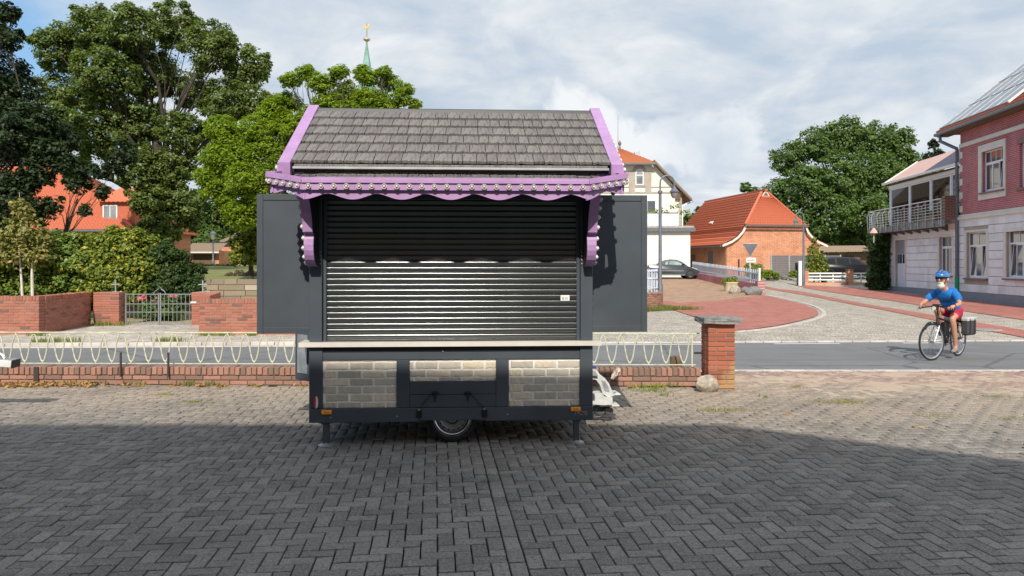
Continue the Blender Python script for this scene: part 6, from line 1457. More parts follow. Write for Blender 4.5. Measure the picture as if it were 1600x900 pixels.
# awning roof over it
d_ = 1.55; rise = 1.30; xmid = hx(1453, ys0)
for (x0_, x1_, mt, nm) in ((xsl - .15, xmid, 'awning', 'awning_cloth'), (xmid + .06, xsr, 'awning_grey', 'awning_cloth')):
    MB().add([(x0_, ys0 - .35, hh + .12), (x1_, ys0 - .35, hh + .12), (x1_, ys0 + d_, hh + .12 + rise), (x0_, ys0 + d_, hh + .12 + rise), (x0_, ys0 - .35, hh + .10), (x1_, ys0 - .35, hh + .10), (x1_, ys0 + d_, hh + .10 + rise), (x0_, ys0 + d_, hh + .10 + rise)], [(0, 3, 2, 1), (4, 5, 6, 7), (0, 1, 5, 4), (1, 2, 6, 5), (2, 3, 7, 6), (3, 0, 4, 7)]).build(nm, M[mt], sr)
for x_ in (xsl - .18, xmid + .03): MB().beam((x_, ys0 - .38, hh + .12), (x_, ys0 + d_, hh + .12 + rise), .07, .09).build('awning_rail', M['white'], sr)
MB().bbox(xsl - .2, xsr, ys0 - .45, ys0 - .35, hh + .06, hh + .18, .01).build('awning_bar', M['white'], sr); MB().box(xsl, xsr, ys0 - .1, ys0 + .1, hh + .001, hh + .09).build('shadow_gap_board', M['wood'], sr)
MB().box(xsl, xsr, ys0 + .1, ys0 + d_, hh - .05, hh).build('ceiling', M['interior'], sr)
# ---------------------------------------------------------------- balcony furniture
def hw(lx, ly, z): v = HO.w(lx, ly); return (v.x, v.y, z)
for i, (dx, lb) in enumerate(((-2.6, 'dark cafe chair on the balcony nearest the brick pier'), (-4.4, 'dark cafe chair on the balcony in front of the middle sunroom pane'))):
    ch = empty('balcony_chair', hw(xc0 + dx, -.1, zbk), math.radians(-96), lb, 'chair', 'chairs on the balcony')
    MB().bbox(-.22, .22, -.22, .22, .42, .46, .01).build('seat', M['navy'], ch); MB().bbox(-.22, .22, .19, .23, .5, .95, .01).build('backrest', M['navy'], ch)
    for a, b in ((-.2, -.2), (.2, -.2), (-.2, .2), (.2, .2)): MB().box(a - .015, a + .015, b - .015, b + .015, 0, .42).build('leg', M['black'], ch)
# flower box
fb = empty('flower_trough', hw(xc0 - 2.2, yb0 + .18, zbk + .02), math.radians(-96), 'terracotta trough with green plants on the balcony floor', 'flower box'); MB().bbox(-.9, .9, -.12, .12, 0, .22, .01).build('trough', M['brown_tile'], fb)
link('foliage', crown_mesh('foliage', [(x_, 0, .35, .18) for x_ in (-.7, -.3, .1, .5, .8)], 900, .09, M['leaf_maple'], clumps_per=5)[0], fb)
# ================================================================ CYCLIST AND BICYCLE
RB = Vector((8.37, 14.05, -.03)); HA = math.radians(-142.5)
bi = empty('bicycle', tuple(RB), HA, 'dark touring bicycle with rear panniers ridden along the road', 'bicycle')
R_ = .335; WB = 1.10
def bwheel(x, steer=0.0):
    w = empty('wheel', (x, 0, R_), steer); w.parent = bi
    V = [(R_ - .018 * (1 - math.cos(t)), .0) for t in (0,)]
    ty = MB(); n = 48; m = 8; vs = []
    for i in range(n):
        a = 2 * math.pi * i / n
        for k in range(m): b = 2 * math.pi * k / m; r = R_ - .017 + .018 * math.cos(b); vs.append((r * math.cos(a), .018 * math.sin(b), r * math.sin(a)))
    ty.add(vs, [(i * m + k, i * m + (k + 1) % m, ((i + 1) % n) * m + (k + 1) % m, ((i + 1) % n) * m + k) for i in range(n) for k in range(m)]); ty.build('tyre', M['rubber'], w, True)
    MB().lathe([(R_ - .035, -.010), (R_ - .048, -.008), (R_ - .048, .008), (R_ - .035, .010)], 40, ax='y', cap=False).build('rim', M['alu'], w, True)
    sp_ = MB()
    for i in range(24): a = 2 * math.pi * i / 24; sp_.beam((.022 * math.cos(a + .5), (.02 if i % 2 else -.02), .022 * math.sin(a + .5)), ((R_ - .045) * math.cos(a), 0, (R_ - .045) * math.sin(a)), .004, .004)
    tag(sp_.build('spokes', M['chrome'], w), kind='stuff'); MB().lathe([(.028, -.03), (.02, -.02), (.02, .02), (.028, .03)], 12, ax='y').build('hub', M['steel'], w, True)
    return w
bwheel(0); bwheel(WB, -.22)
fr = plain('black_bike_frame', (.018, .018, .022), .3, coat=.6)
BB = Vector((.46, 0, .29)); HT = Vector((.86, 0, .80)); HB = Vector((.90, 0, .62)); ST = Vector((.25, 0, .74))
MB().tube([BB, HB + Vector((-.01, 0, .04))], .028, 10).build('down_tube', fr, bi, True); MB().tube([BB, ST], .018, 10).build('seat_tube', fr, bi, True); MB().tube([ST - Vector((-.02, 0, .1)), HT + Vector((0, 0, -.05))], .017, 10).build('top_tube', fr, bi, True); MB().tube([HB, HT], .022, 10).build('head_tube', fr, bi, True)
for s in (-1, 1):
    MB().tube([BB + Vector((0, s * .03, 0)), (0, s * .06, R_)], .011, 8).build('chain_stay', fr, bi, True); MB().tube([ST + Vector((0, s * .02, -.06)), (0, s * .06, R_)], .009, 8).build('seat_stay', fr, bi, True)
    MB().tube([HB + Vector((.01, s * .045, -.01)), HB + Vector((.04, s * .05, -.06)), (WB, s * .05, R_)], .016, 8).build('fork', M['chrome'], bi, True)
    MB().tube([(-.02, s * .07, R_), (-.05, s * .08, .70)], .006, 6).build('rack_stay', M['black'], bi)
MB().bbox(-.30, .12, -.07, .07, .70, .715, .004).build('rack', M['black'], bi); MB().tube([ST, ST + Vector((-.03, 0, .12))], .013, 8).build('seat_post', M['steel'], bi)
MB().add([(.06, -.08, .85), (.06, .08, .85), (.14, .085, .875), (.34, .02, .86), (.34, -.02, .86), (.14, -.085, .875), (.06, -.06, .81), (.06, .06, .81), (.33, .015, .83), (.33, -.015, .83)], [(0, 5, 4, 3, 2, 1), (6, 7, 8, 9), (0, 1, 7, 6), (1, 2, 3, 8, 7), (3, 4, 9, 8), (4, 5, 0, 6, 9)]).build('saddle', M['black'], bi, True)
GX, GZ = .99, .93
MB().tube([HT, HT + Vector((-.01, 0, .08)), (.90, 0, .97)], .015, 8).build('stem', M['black'], bi, True)
MB().tube([(GX - .10, -.30, GZ), (GX, -.18, GZ + .01), (.90, -.04, .965), (.90, .04, .965), (GX, .18, GZ + .01), (GX - .10, .30, GZ)], .012, 8).build('handlebar', M['black'], bi, True)
for s in (-1, 1):
    MB().tube([(GX - .03, s * .215, GZ + .005), (GX - .105, s * .305, GZ)], .017, 8).build('grip', M['rubber'], bi, True); MB().tube([(GX + .0, s * .20, GZ), (GX + .05, s * .23, GZ - .02), (GX - .03, s * .31, GZ - .03)], .006, 6).build('brake_lever', M['black'], bi)
MB().bbox(.91, 1.0, -.05, .05, .90, .98, .01).build('headlamp', M['black'], bi); MB().lathe([(.035, 0), (.035, .01)], 12, (1.0, 0, .93), 'x').build('headlamp_glass', M['glass_bulb'], bi); MB().bbox(.86, .94, -.06, .06, .98, 1.0, .008).build('display', M['black'], bi)
MB().bbox(.50, .64, -.045, .045, .40, .66, .015).build('battery', M['black'], bi).rotation_euler = (0, 0, 0)
for x, a0_, a1_ in ((0, .3, 3.0), (WB, .7, 2.9)):
    vs = []; n = 14
    for i in range(n + 1):
        a = a0_ + (a1_ - a0_) * i / n; r = R_ + .022
        for y in (-.028, .028): vs.append((x + r * math.cos(a), y, R_ + r * math.sin(a)))
    mb = MB(); mb.add(vs + [(p[0] * 1, p[1], p[2] + .003) for p in vs], [(2 * i, 2 * i + 1, 2 * i + 3, 2 * i + 2) for i in range(n)] + [(2 * (n + 1) + 2 * i, 2 * (n + 1) + 2 * i + 2, 2 * (n + 1) + 2 * i + 3, 2 * (n + 1) + 2 * i + 1) for i in range(n)]); mb.build('mudguard', M['black'], bi)
MB().lathe([(.085, -.004), (.085, .004)], 24, (BB.x, -.045, BB.z), 'y').build('chainring', M['steel_dark'], bi)
ca_ = -.35
for s, a in ((1, math.radians(-80)), (-1, math.radians(100))):
    e = Vector((BB.x + .17 * math.cos(a), s * .07, BB.z + .17 * math.sin(a))); MB().tube([BB + Vector((0, s * .05, 0)), e], .010, 8).build('crank', M['chrome'], bi, True); MB().bbox(e.x - .05, e.x + .05, e.y + (0 if s > 0 else -.10), e.y + (.10 if s > 0 else 0), e.z - .010, e.z + .010, .004).build('pedal', M['black'], bi)
MB().tube([(BB.x, -.045, BB.z + .08), (.0, -.045, R_ + .04)], .005, 5).build('chain', M['steel_dark'], bi); MB().tube([(BB.x, -.045, BB.z - .08), (.0, -.045, R_ - .04)], .005, 5).build('chain', M['steel_dark'], bi)
MB().tube([(HB.x, .02, .72), (HB.x - .1, .03, .95), (.86, .12, .98)], .005, 5).build('brake_cable', M['black'], bi); MB().bbox(-.32, -.27, -.03, .03, .60, .68, .005).build('tail_light', M['red_lens'], bi)
for s in (1, -1):
    pg = empty('pannier', tuple(RB), HA, 'dark grey pannier with pale flap hanging on the ' + ('near side' if s > 0 else 'far side') + ' of the bicycle rack', 'pannier', 'panniers on the bicycle')
    y0, y1 = (.085, .215) if s > 0 else (-.215, -.085)
    MB().bbox(-.27, .10, y0, y1, .40, .72, .025).build('bag', plain('pannier_cloth', (.05, .045, .05), .8, bump=.3), pg)
    MB().bbox(-.275, .105, y0 - .004, y1 + .004, .655, .735, .02).build('flap', plain('pannier_flap', (.45, .45, .46), .7), pg)
    for x in (-.18, .02): MB().bbox(x - .014, x + .014, y1 + .001 if s > 0 else y0 - .008, y1 + .008 if s > 0 else y0 - .001, .42, .70, .002).build('strap', M['black'], pg)
    MB().bbox(-.282, -.272, y0 + .02, y1 - .02, .45, .60, .003).build('reflective_patch', M['white'], pg)
# ---- rider: one skinned body, clothing over it
rd_ = empty('person', tuple(RB), HA, 'man with white beard, blue helmet, blue t-shirt and red shorts riding the bicycle', 'person')
def skin(name, verts, edges, mat, parent, sub=2, root=0, smooth=True):
    me = bpy.data.meshes.new(name); me.from_pydata([v[0] for v in verts], edges, []); o = link(name, me, parent)
    o.modifiers.new('skin', 'SKIN').use_smooth_shade = True
    lay = me.skin_vertices[0].data if me.skin_vertices else None
    if lay is None:
        bm = bmesh.new(); bm.from_mesh(me); bm.verts.layers.skin.verify(); bm.to_mesh(me); bm.free(); lay = me.skin_vertices[0].data
    for i, v in enumerate(verts):
        r = v[1]; lay[i].radius = r if isinstance(r, tuple) else (r, r); lay[i].use_root = (i == root)
    s = o.modifiers.new('sub', 'SUBSURF'); s.levels = sub; s.render_levels = sub; me.materials.append(mat)
    dg = bpy.context.evaluated_depsgraph_get(); dg.update(); ev = o.evaluated_get(dg); nm = bpy.data.meshes.new_from_object(ev)
    o.modifiers.clear(); o.data = nm
    if not nm.materials: nm.materials.append(mat)
    nm.polygons.foreach_set('use_smooth', [True] * len(nm.polygons)); return o
skin_m = plain('rider_skin', (.50, .25, .165), .55, var=.10, scale=14); hair_m = plain('white_beard', (.60, .58, .54), .9, var=.2, scale=60, bump=.6, bscale=90)  # plain skin tone with slight random mottling; off-white beard
shirt_m = plain('blue_tshirt', (.012, .17, .52), .85, var=.22, scale=9, bump=.9, bscale=11); short_m = plain('red_shorts', (.42, .012, .045), .8, var=.22, scale=8, bump=.8, bscale=14); helm_m = plain('blue_helmet', (.03, .16, .45), .25, coat=.8)
pelvis, waist, chest, neckb, neck, head0 = (.22, 0, .86), (.31, 0, .97), (.44, 0, 1.12), (.56, 0, 1.23), (.62, 0, 1.29), (.70, 0, 1.44)
B = []; E = []
def av(p, r, par=None):
    B.append((p, r)); i = len(B) - 1
    if par is not None: E.append((par, i))
    return i
ip = av(pelvis, (.13, .12)); iw = av(waist, (.115, .105), ip); ic = av(chest, (.125, .10), iw); inb = av(neckb, (.10, .09), ic); ink = av(neck, .055, inb); ih = av((.65, 0, 1.36), .065, ink); ih2 = av((.685, 0, 1.42), (.095, .086), ih); ih3 = av((.675, 0, 1.505), (.09, .083), ih2)
hands = {}
for s in (1, -1):
    sh = av((.53, s * .13, 1.19), .050, inb); sh2 = av((.56, s * .19, 1.16), .046, sh); el = av((.70, s * .31, 1.01), .042, sh2); wr = av((GX - .10, s * .285, GZ + .045), .027, el); pm_ = av((GX - .075, s * .268, GZ + .032), (.036, .020), wr); kn_ = av((GX - .045, s * .255, GZ + .026), (.034, .017), pm_); hands[s] = kn_
    hp_ = av((.22, s * .09, .83), .095, ip)
    kn = (.60, s * .14, .735) if s > 0 else (.60, s * .13, .895); an_ = (.44, s * .135, .235) if s > 0 else (.37, s * .135, .545)
    th = av(tuple(Vector((.22, s * .09, .83)).lerp(Vector(kn), .5)), .078, hp_); k_ = av(kn, .058, th); cf = av(tuple(Vector(kn).lerp(Vector(an_), .35) + Vector((-.015, 0, 0))), .056, k_); an = av(an_, .034, cf)
    ft = av((an_[0] + .03, an_[1] + .005, an_[2] - .07), .036, an); av((an_[0] + .15, an_[1] + .01, an_[2] - .095), (.036, .022), ft)
body_ = skin('body', B, E, skin_m, rd_)
for s in (1, -1):
    for k in range(4):
        y = s * (.228 + k * .019); x0_ = GX - .038 - k * .021; L1 = (.034, .038, .036, .028)[k]
        skin('finger', [((x0_, y, GZ + .030), .0085), ((x0_ + L1, y + s * .002, GZ + .026), .0082), ((x0_ + L1 + .010, y + s * .003, GZ - .004), .0075), ((x0_ + L1 - .014, y + s * .003, GZ - .020), .007)], [(0, 1), (1, 2), (2, 3)], skin_m, rd_, 1)
    skin('thumb', [((GX - .075, s * .24, GZ + .03), .011), ((GX - .055, s * .205, GZ + .010), .009), ((GX - .035, s * .195, GZ - .015), .008)], [(0, 1), (1, 2)], skin_m, rd_, 1)
# t-shirt
V = [(( .20, 0, .85), (.162, .150)), ((.31, 0, .98), (.168, .158)), ((.375, 0, 1.05), (.172, .16)), ((.44, 0, 1.12), (.178, .155)), ((.55, 0, 1.22), (.135, .125)), ((.615, 0, 1.295), (.084, .078))]; E2 = [(0, 1), (1, 2), (2, 3), (3, 4), (4, 5)]
for s in (1, -1):
    i = len(V); V += [((.535, s * .135, 1.195), .088), ((.565, s * .20, 1.16), .076), ((.63, s * .262, 1.085), .066), ((.66, s * .285, 1.05), .062)]; E2 += [(4, i), (i, i + 1), (i + 1, i + 2), (i + 2, i + 3)]
skin('tshirt', V, E2, shirt_m, rd_, 2)
V = [((.24, 0, .93), (.140, .130)), ((.20, 0, .85), (.150, .140))]; E2 = [(0, 1)]
for s in (1, -1):
    kn = Vector((.60, s * .14, .735) if s > 0 else (.60, s * .13, .895)); hpv = Vector((.22, s * .095, .83)); i = len(V)
    V += [(tuple(hpv.lerp(kn, .10)), .112), (tuple(hpv.lerp(kn, .4)), .102), (tuple(hpv.lerp(kn, .72)), .094)]; E2 += [(1, i), (i, i + 1), (i + 1, i + 2)]
skin('shorts', V, E2, short_m, rd_, 2)
for s in (1, -1):
    an_ = Vector((.44, s * .135, .235) if s > 0 else (.37, s * .135, .545))
    skin('shoe', [(tuple(an_ + Vector((-.035, 0, -.065))), (.040, .038)), (tuple(an_ + Vector((.03, .005, -.072))), (.046, .042)), (tuple(an_ + Vector((.11, .01, -.092))), (.044, .030)), (tuple(an_ + Vector((.175, .01, -.10))), (.034, .022))], [(0, 1), (1, 2), (2, 3)], plain('grey_shoe', (.22, .21, .20), .8), rd_, 2)
    skin('sock', [(tuple(an_ + Vector((0, 0, .05))), .040), (tuple(an_ + Vector((.0, 0, -.03))), .042)], [(0, 1)], plain('grey_sock', (.40, .39, .38), .9), rd_, 1)
# head details: x forward
hc = Vector((.685, 0, 1.445))
def ell(name, c_, r, mat, sub=3, cut=None, parent=rd_, rough=0, rotz=None):
    bm = bmesh.new(); bmesh.ops.create_icosphere(bm, subdivisions=sub, radius=1)
    if cut: bmesh.ops.bisect_plane(bm, geom=bm.verts[:] + bm.edges[:] + bm.faces[:], plane_co=(0, 0, cut), plane_no=(0, 0, 1), clear_inner=True)
    for v in bm.verts:
        k = 1 + rough * mn.noise(v.co * 5); v.co = Vector((c_[0] + v.co.x * r[0] * k, c_[1] + v.co.y * r[1] * k, c_[2] + v.co.z * r[2] * k))
    me = bpy.data.meshes.new(name); bm.to_mesh(me); bm.free(); me.materials.append(mat); me.polygons.foreach_set('use_smooth', [True] * len(me.polygons)); return link(name, me, parent)
HS = 1.16; hd = empty('head', tuple(hc * (1 - HS))); hd.parent = rd_; hd.scale = (HS,) * 3
ell('nose', hc + Vector((.088, 0, -.012)), (.020, .013, .022), skin_m, 2, parent=hd)
for s in (1, -1): ell('ear', hc + Vector((-.005, s * .078, -.005)), (.018, .010, .028), skin_m, 2, parent=hd)
ell('beard', hc + Vector((.048, 0, -.098)), (.052, .058, .058), hair_m, 3, rough=.25, parent=hd); ell('moustache', hc + Vector((.080, 0, -.052)), (.020, .036, .011), hair_m, 2, rough=.25, parent=hd)
ell('mouth', hc + Vector((.097, 0, -.060)), (.006, .018, .004), plain('lips', (.35, .12, .10), .5), 2, parent=hd)
ell('hair', hc + Vector((-.030, 0, .0)), (.075, .082, .060), hair_m, 3, rough=.15, parent=hd)
MB().bbox(.078, .090, -.062, .062, .002, .034, .005).build('sunglasses', M['black'], hd, loc=tuple(hc)); 
for s in (1, -1): MB().beam(hc + Vector((.09, s * .066, .025)), hc + Vector((.0, s * .080, .02)), .005, .008).build('temple', M['black'], hd)
hm = empty('helmet', tuple(hc * (1 - HS))); hm.parent = rd_; hm.scale = (HS,) * 3
ell('shell', hc + Vector((-.008, 0, .045)), (.128, .098, .098), helm_m, 4, cut=-.05, parent=hm)
ell('shell_rim', hc + Vector((-.008, 0, .043)), (.124, .094, .03), M['black'], 3, parent=hm)
for k in range(5):
    y = (k - 2) * .034; pts = [hc + Vector((-.008 + .131 * math.sin(t), y * (1.0 - .25 * abs(math.sin(t))), .045 + .100 * math.cos(t) * math.sqrt(max(.1, 1 - (y / .11) ** 2)))) for t in [-.9 + i * .3 for i in range(7)]]
    MB().tube(pts, .0075, 6).build('vent', M['navy'] if k % 2 else helm_m, hm, True)
for s in (1, -1): MB().beam(hc + Vector((.02, s * .082, .03)), hc + Vector((.035, s * .035, -.115)), .004, .012).build('chin_strap', M['black'], hm)
MB().lathe([(.030, -.008), (.030, .008)], 12, (GX - .115, .29, GZ + .055), 'x').build('wrist_watch', M['black'], rd_)
# ================================================================ TREES AND PLANTS
# ivy-clad oak in the churchyard
OY = 36
oak = [pb(95, 75, 42, OY, 1), pb(150, 48, 44, OY), pb(205, 45, 42, OY, -1), pb(268, 38, 40, OY, 1), pb(330, 75, 44, OY), pb(385, 105, 38, OY, 1), pb(110, 140, 46, OY, 2), pb(165, 120, 50, OY, -1.5), pb(235, 110, 48, OY, 1), pb(300, 140, 36, OY, 2), pb(355, 160, 40, OY, 0), pb(400, 160, 26, OY, 0),
       pb(85, 200, 46, OY, 1), pb(150, 205, 48, OY, -1), pb(215, 190, 44, OY, 0), pb(285, 205, 34, OY, -1), pb(345, 215, 34, OY, 1), pb(120, 262, 26, OY, 1), pb(215, 262, 40, OY, -1), pb(272, 262, 36, OY, -.5), pb(240, 312, 36, OY, -1), pb(282, 315, 30, OY, -.6), pb(250, 355, 34, OY, -1), pb(300, 345, 18, OY, 0)]
tree('oak_tree', 'broad ivy-clad oak with open crown behind the churchyard hedge', (P(252, 400, OY).x, OY, 1.35), .55, oak, 200000, .14, 'leaf_oak', clumps_per=60, clump=.20, shell=.4, lw=.62, fill=.22, fork=2.5, twigs=9)
# dark beech at the left edge
DY = 29
dk_ = [pb(-60, 40, 60, DY), pb(-10, 120, 52, DY, 1), pb(15, 60, 22, DY), pb(22, 200, 48, DY, 0), pb(-40, 230, 60, DY, 2), pb(50, 215, 34, DY, 1), pb(75, 235, 26, DY), pb(0, 300, 42, DY, 1), pb(60, 270, 26, DY), pb(25, 160, 40, DY, 1), pb(-90, 120, 70, DY, 2), pb(60, 330, 24, DY, .5), pb(-60, 330, 60, DY, 1), pb(10, 20, 20, DY), pb(18, 300, 34, DY), pb(42, 325, 20, DY, -.3), pb(40, 285, 22, DY), pb(15, 345, 28, DY), pb(105, 215, 24, DY, 1), pb(70, 190, 24, DY)]
tree('dark_beech_tree', 'dark leaved tree filling the left edge of the view', (P(-30, 450, DY).x, DY, .9), .35, dk_, 80000, .15, 'leaf_dark', clumps_per=46, clump=.26, shell=.3, fork=2.2, fill=.3)
hang = [pb(100, 255, 20, DY), pb(120, 290, 18, DY), pb(85, 320, 17, DY), pb(140, 268, 18, DY), pb(160, 300, 14, DY), pb(135, 328, 12, DY), pb(175, 262, 22, DY, 2), pb(195, 235, 22, DY, 2)]
tree('low_hanging_tree', 'thin dark branches hanging in front of the red tiled roof', (P(92, 450, DY + 1).x, DY + 1, 1.0), .10, hang, 5200, .17, 'leaf_dark', clumps_per=11, clump=.30, shell=.5, fork=1.6)
# pale green locust behind the trailer
LY = 25
lo = [pb(345, 200, 28, LY), pb(365, 240, 42, LY), pb(400, 205, 34, LY), pb(350, 290, 42, LY, .5), pb(395, 280, 42, LY, -.5), pb(430, 240, 40, LY), pb(460, 200, 36, LY), pb(420, 310, 40, LY), pb(380, 335, 34, LY), pb(430, 180, 30, LY, .3), pb(325, 275, 22, LY), pb(455, 125, 18, LY), pb(478, 112, 16, LY), pb(450, 160, 24, LY, .5), pb(500, 130, 24, LY), pb(530, 112, 17, LY), pb(540, 145, 26, LY, .5), pb(575, 120, 20, LY), pb(580, 155, 28, LY), pb(610, 130, 20, LY, .5), pb(625, 155, 18, LY), pb(648, 162, 12, LY), pb(600, 112, 13, LY), pb(565, 112, 14, LY), pb(635, 140, 14, LY), pb(430, 165, 20, LY), pb(430, 195, 24, LY), pb(515, 160, 26, LY), pb(545, 175, 26, LY), pb(600, 172, 26, LY), pb(500, 190, 34, LY), pb(570, 200, 34, LY, 1), pb(480, 260, 40, LY, 1), pb(560, 260, 40, LY, 1), pb(620, 190, 24, LY), pb(375, 330, 22, LY), pb(330, 250, 20, LY, .5)]
tree('locust_tree', 'bright yellow-green locust tree rising behind the trailer roof', (P(520, 450, LY).x, LY, .2), .22, lo, 125000, .115, 'leaf_lime', clumps_per=50, clump=.22, flat=.72, shell=.35, lw=.42, fill=.35, fork=2.4, up=.9, twigs=7)
# far trees left
ft = [pb(300, 340, 26, 75), pb(335, 335, 24, 75, 2), pb(290, 365, 24, 75), pb(370, 350, 26, 75, 3), pb(330, 370, 22, 75), pb(310, 310, 16, 75), pb(395, 330, 24, 75), pb(350, 312, 16, 75)]
tree('distant_tree', 'grey-green tree far beyond the churchyard lawn left of the trailer', (P(330, 400, 77).x, 77, 1.6), .4, ft, 22000, .36, 'leaf_maple')
ft = [pb(312, 385, 16, 66), pb(330, 378, 14, 66), pb(290, 388, 16, 66)]
bush('round_bush', 'round green bush behind the small brick shed', ft, 6000, .22, 'leaf_maple')
for i, (px, py, r, Y, lb) in enumerate(((-120, 330, 90, 80, 'tall dark tree far behind the parish house'), (140, 360, 50, 85, 'dark tree behind the right end of the parish house'), (60, 250, 50, 90, 'green tree behind the ridge of the parish house'))):
    tree('background_tree', lb, (P(px, 400, Y).x, Y, 1.6), .4, [pb(px + dx, py + dy, r * .6, Y, dx * .02) for dx, dy in ((0, -r * .5), (-r * .5, 0), (r * .5, 0), (0, r * .4), (r * .2, 0))], 12000, .42, 'leaf_dark', twigs=2)
tree('fruit_tree', 'yellow-green small tree with fruit beside the left wing of the trailer', (P(392, 430, 27).x, 27, 1.15), .10, [pb(378, 380, 20, 27), pb(400, 360, 22, 27), pb(398, 395, 22, 27), pb(372, 402, 16, 27), pb(410, 330, 22, 27), pb(385, 345, 14, 27)], 14000, .10, 'leaf_yellow', fork=.5)
bush('heather_bed', 'dull pink heather bed at the edge of the churchyard lawn', [pb(375, 430, 9, 30), pb(390, 430, 9, 30), pb(358, 431, 7, 30), pb(405, 430, 9, 30)], 4000, .08, 'heather')
bush('low_hedge', 'low dark hedge along the far side of the churchyard lawn', [pb(x, 417, 5, 52) for x in range(316, 372, 8)], 4200, .14, 'leaf_darkhedge')
# hedge bushes behind the wall
HY = 22.6
bush('laurel_bush', 'large glossy laurel bush behind the brick wall at the left edge', [pb(-40, 410, 50, HY), pb(15, 405, 46, HY), pb(60, 402, 44, HY, .4), pb(95, 400, 40, HY), pb(120, 412, 38, HY), pb(40, 388, 34, HY, .4), pb(88, 386, 28, HY, .5), pb(50, 455, 34, HY, -.3), pb(0, 460, 34, HY, -.3), pb(100, 462, 30, HY, -.2)], 38000, .12, 'leaf_laurel', clump=.3)
bush('yellowing_bush', 'yellow-green bush between the two darker hedge bushes', [pb(160, 405, 36, HY), pb(200, 395, 34, HY), pb(225, 420, 30, HY, -.2), pb(180, 435, 34, HY, -.3), pb(150, 445, 28, HY), pb(215, 455, 28, HY, -.2), pb(195, 378, 22, HY), pb(178, 362, 12, HY), pb(135, 388, 26, HY, .3), pb(230, 385, 24, HY, .2), pb(160, 376, 16, HY), pb(214, 366, 12, HY)], 26000, .115, 'leaf_yellow', clump=.3)
bush('dark_clipped_bush', 'rounded dark green bush beside the right gate pier', [pb(270, 415, 30, HY), pb(295, 430, 24, HY, .2), pb(262, 440, 30, HY, -.2), pb(290, 450, 24, HY), pb(245, 425, 26, HY), pb(255, 398, 22, HY)], 24000, .09, 'leaf_darkhedge', clump=.3)
sy = 21.6
sa_ = empty('sapling', (P(42, 462, sy).x, sy, .02), 0, 'pair of thin pale-stemmed saplings with sparse leaves behind the wall', 'sapling')
o3 = Vector(sa_.location); vv = lambda px, py, d=0: P(px, py, sy + d) - o3
MB().tube([vv(36, 480), vv(33, 430), vv(30, 390), vv(33, 340), vv(30, 300)], [.035, .03, .02, .012, .005], 8).build('stem', M['bark_pale'], sa_, True); MB().tube([vv(51, 480), vv(50, 430), vv(50, 415), vv(56, 380)], [.042, .038, .022, .01], 8).build('stem', M['bark_pale'], sa_, True)
link('crown', crown_mesh('crown', [tuple(vv(30, 395)) + (.55,), tuple(vv(45, 360)) + (.55,), tuple(vv(20, 360)) + (.45,), tuple(vv(32, 325)) + (.32,), tuple(vv(60, 395)) + (.45,), tuple(vv(5, 385)) + (.4,), tuple(vv(70, 375)) + (.3,)], 5200, .11, M['leaf_sap'], clumps_per=14, shell=.3)[0], sa_)
# rose bush behind the gate
rs = empty('rose_bush', (P(252, 497, 21.8).x, 21.8, .04), 0, 'rose bush with pink flowers seen through the iron gate', 'rose bush')
link('foliage', crown_mesh('foliage', [(-.25, 0, .35, .36), (.22, 0, .42, .38), (0, .1, .30, .36), (.42, 0, .25, .25)], 7000, .075, M['leaf_maple'])[0], rs)
for i, (dx, z_, s_) in enumerate(((-.42, .66, .11), (-.34, .70, .09), (.42, .74, .06), (.56, .72, .06), (.1, .78, .05), (.05, .55, .05), (.02, .35, .05), (-.1, .60, .04))):
    link('rose', crown_mesh('rose', [(0, 0, 0, s_ * .8)], 60, s_ * .9, M['pink_petal'], clumps_per=3, clump=.5)[0], rs, (dx, -.3, z_))
# ---------------------------------------------------------------- right side trees
RY = 86
rt = [pb(1235, 250, 30, RY), pb(1275, 225, 32, RY), pb(1318, 212, 32, RY), pb(1362, 222, 34, RY), pb(1398, 222, 28, RY), pb(1412, 250, 22, RY), pb(1222, 300, 28, RY), pb(1262, 290, 38, RY, -3), pb(1312, 275, 42, RY, -3), pb(1362, 275, 40, RY, -2), pb(1405, 285, 32, RY), pb(1438, 265, 24, RY, 2), pb(1250, 345, 34, RY, -2), pb(1295, 335, 38, RY, -4), pb(1345, 330, 38, RY, -3), pb(1390, 335, 34, RY), pb(1430, 320, 34, RY, 2), pb(1285, 380, 26, RY, -2), pb(1320, 368, 22, RY), pb(1372, 372, 26, RY), pb(1240, 380, 24, RY), pb(1410, 370, 30, RY, 3), pb(1305, 400, 16, RY, -2), pb(1355, 400, 20, RY), pb(1446, 286, 26, RY), pb(1464, 304, 24, RY), pb(1425, 350, 30, RY), pb(1456, 268, 16, RY), pb(1450, 330, 26, RY)]
tree('lime_tree', 'massive round green tree behind the barn and the balcony wing', (P(1335, 420, RY).x, RY, 1.3), .75, rt, 100000, .32, 'leaf_maple', clumps_per=50, clump=.25, shell=.45, lw=.65, fill=.3, fork=3.5, twigs=4)
tree('background_tree', 'small tree peeping over the barn ridge left of the massive round tree', (P(1175, 400, 92).x, 92, 1.3), .3, [pb(1165, 293, 9, 92), pb(1180, 305, 14, 92), pb(1193, 310, 14, 92), pb(1175, 330, 20, 92)], 7000, .36, 'leaf_maple')
tree('background_tree', 'green tree between the white house and the barn roof', (P(1090, 400, 84).x, 84, 1.3), .3, [pb(1082, 345, 14, 84), pb(1098, 335, 14, 84), pb(1115, 328, 12, 84), pb(1075, 372, 18, 84), pb(1130, 325, 10, 84), pb(1100, 365, 22, 84), pb(1145, 318, 8, 84)], 10000, .34, 'leaf_oak')
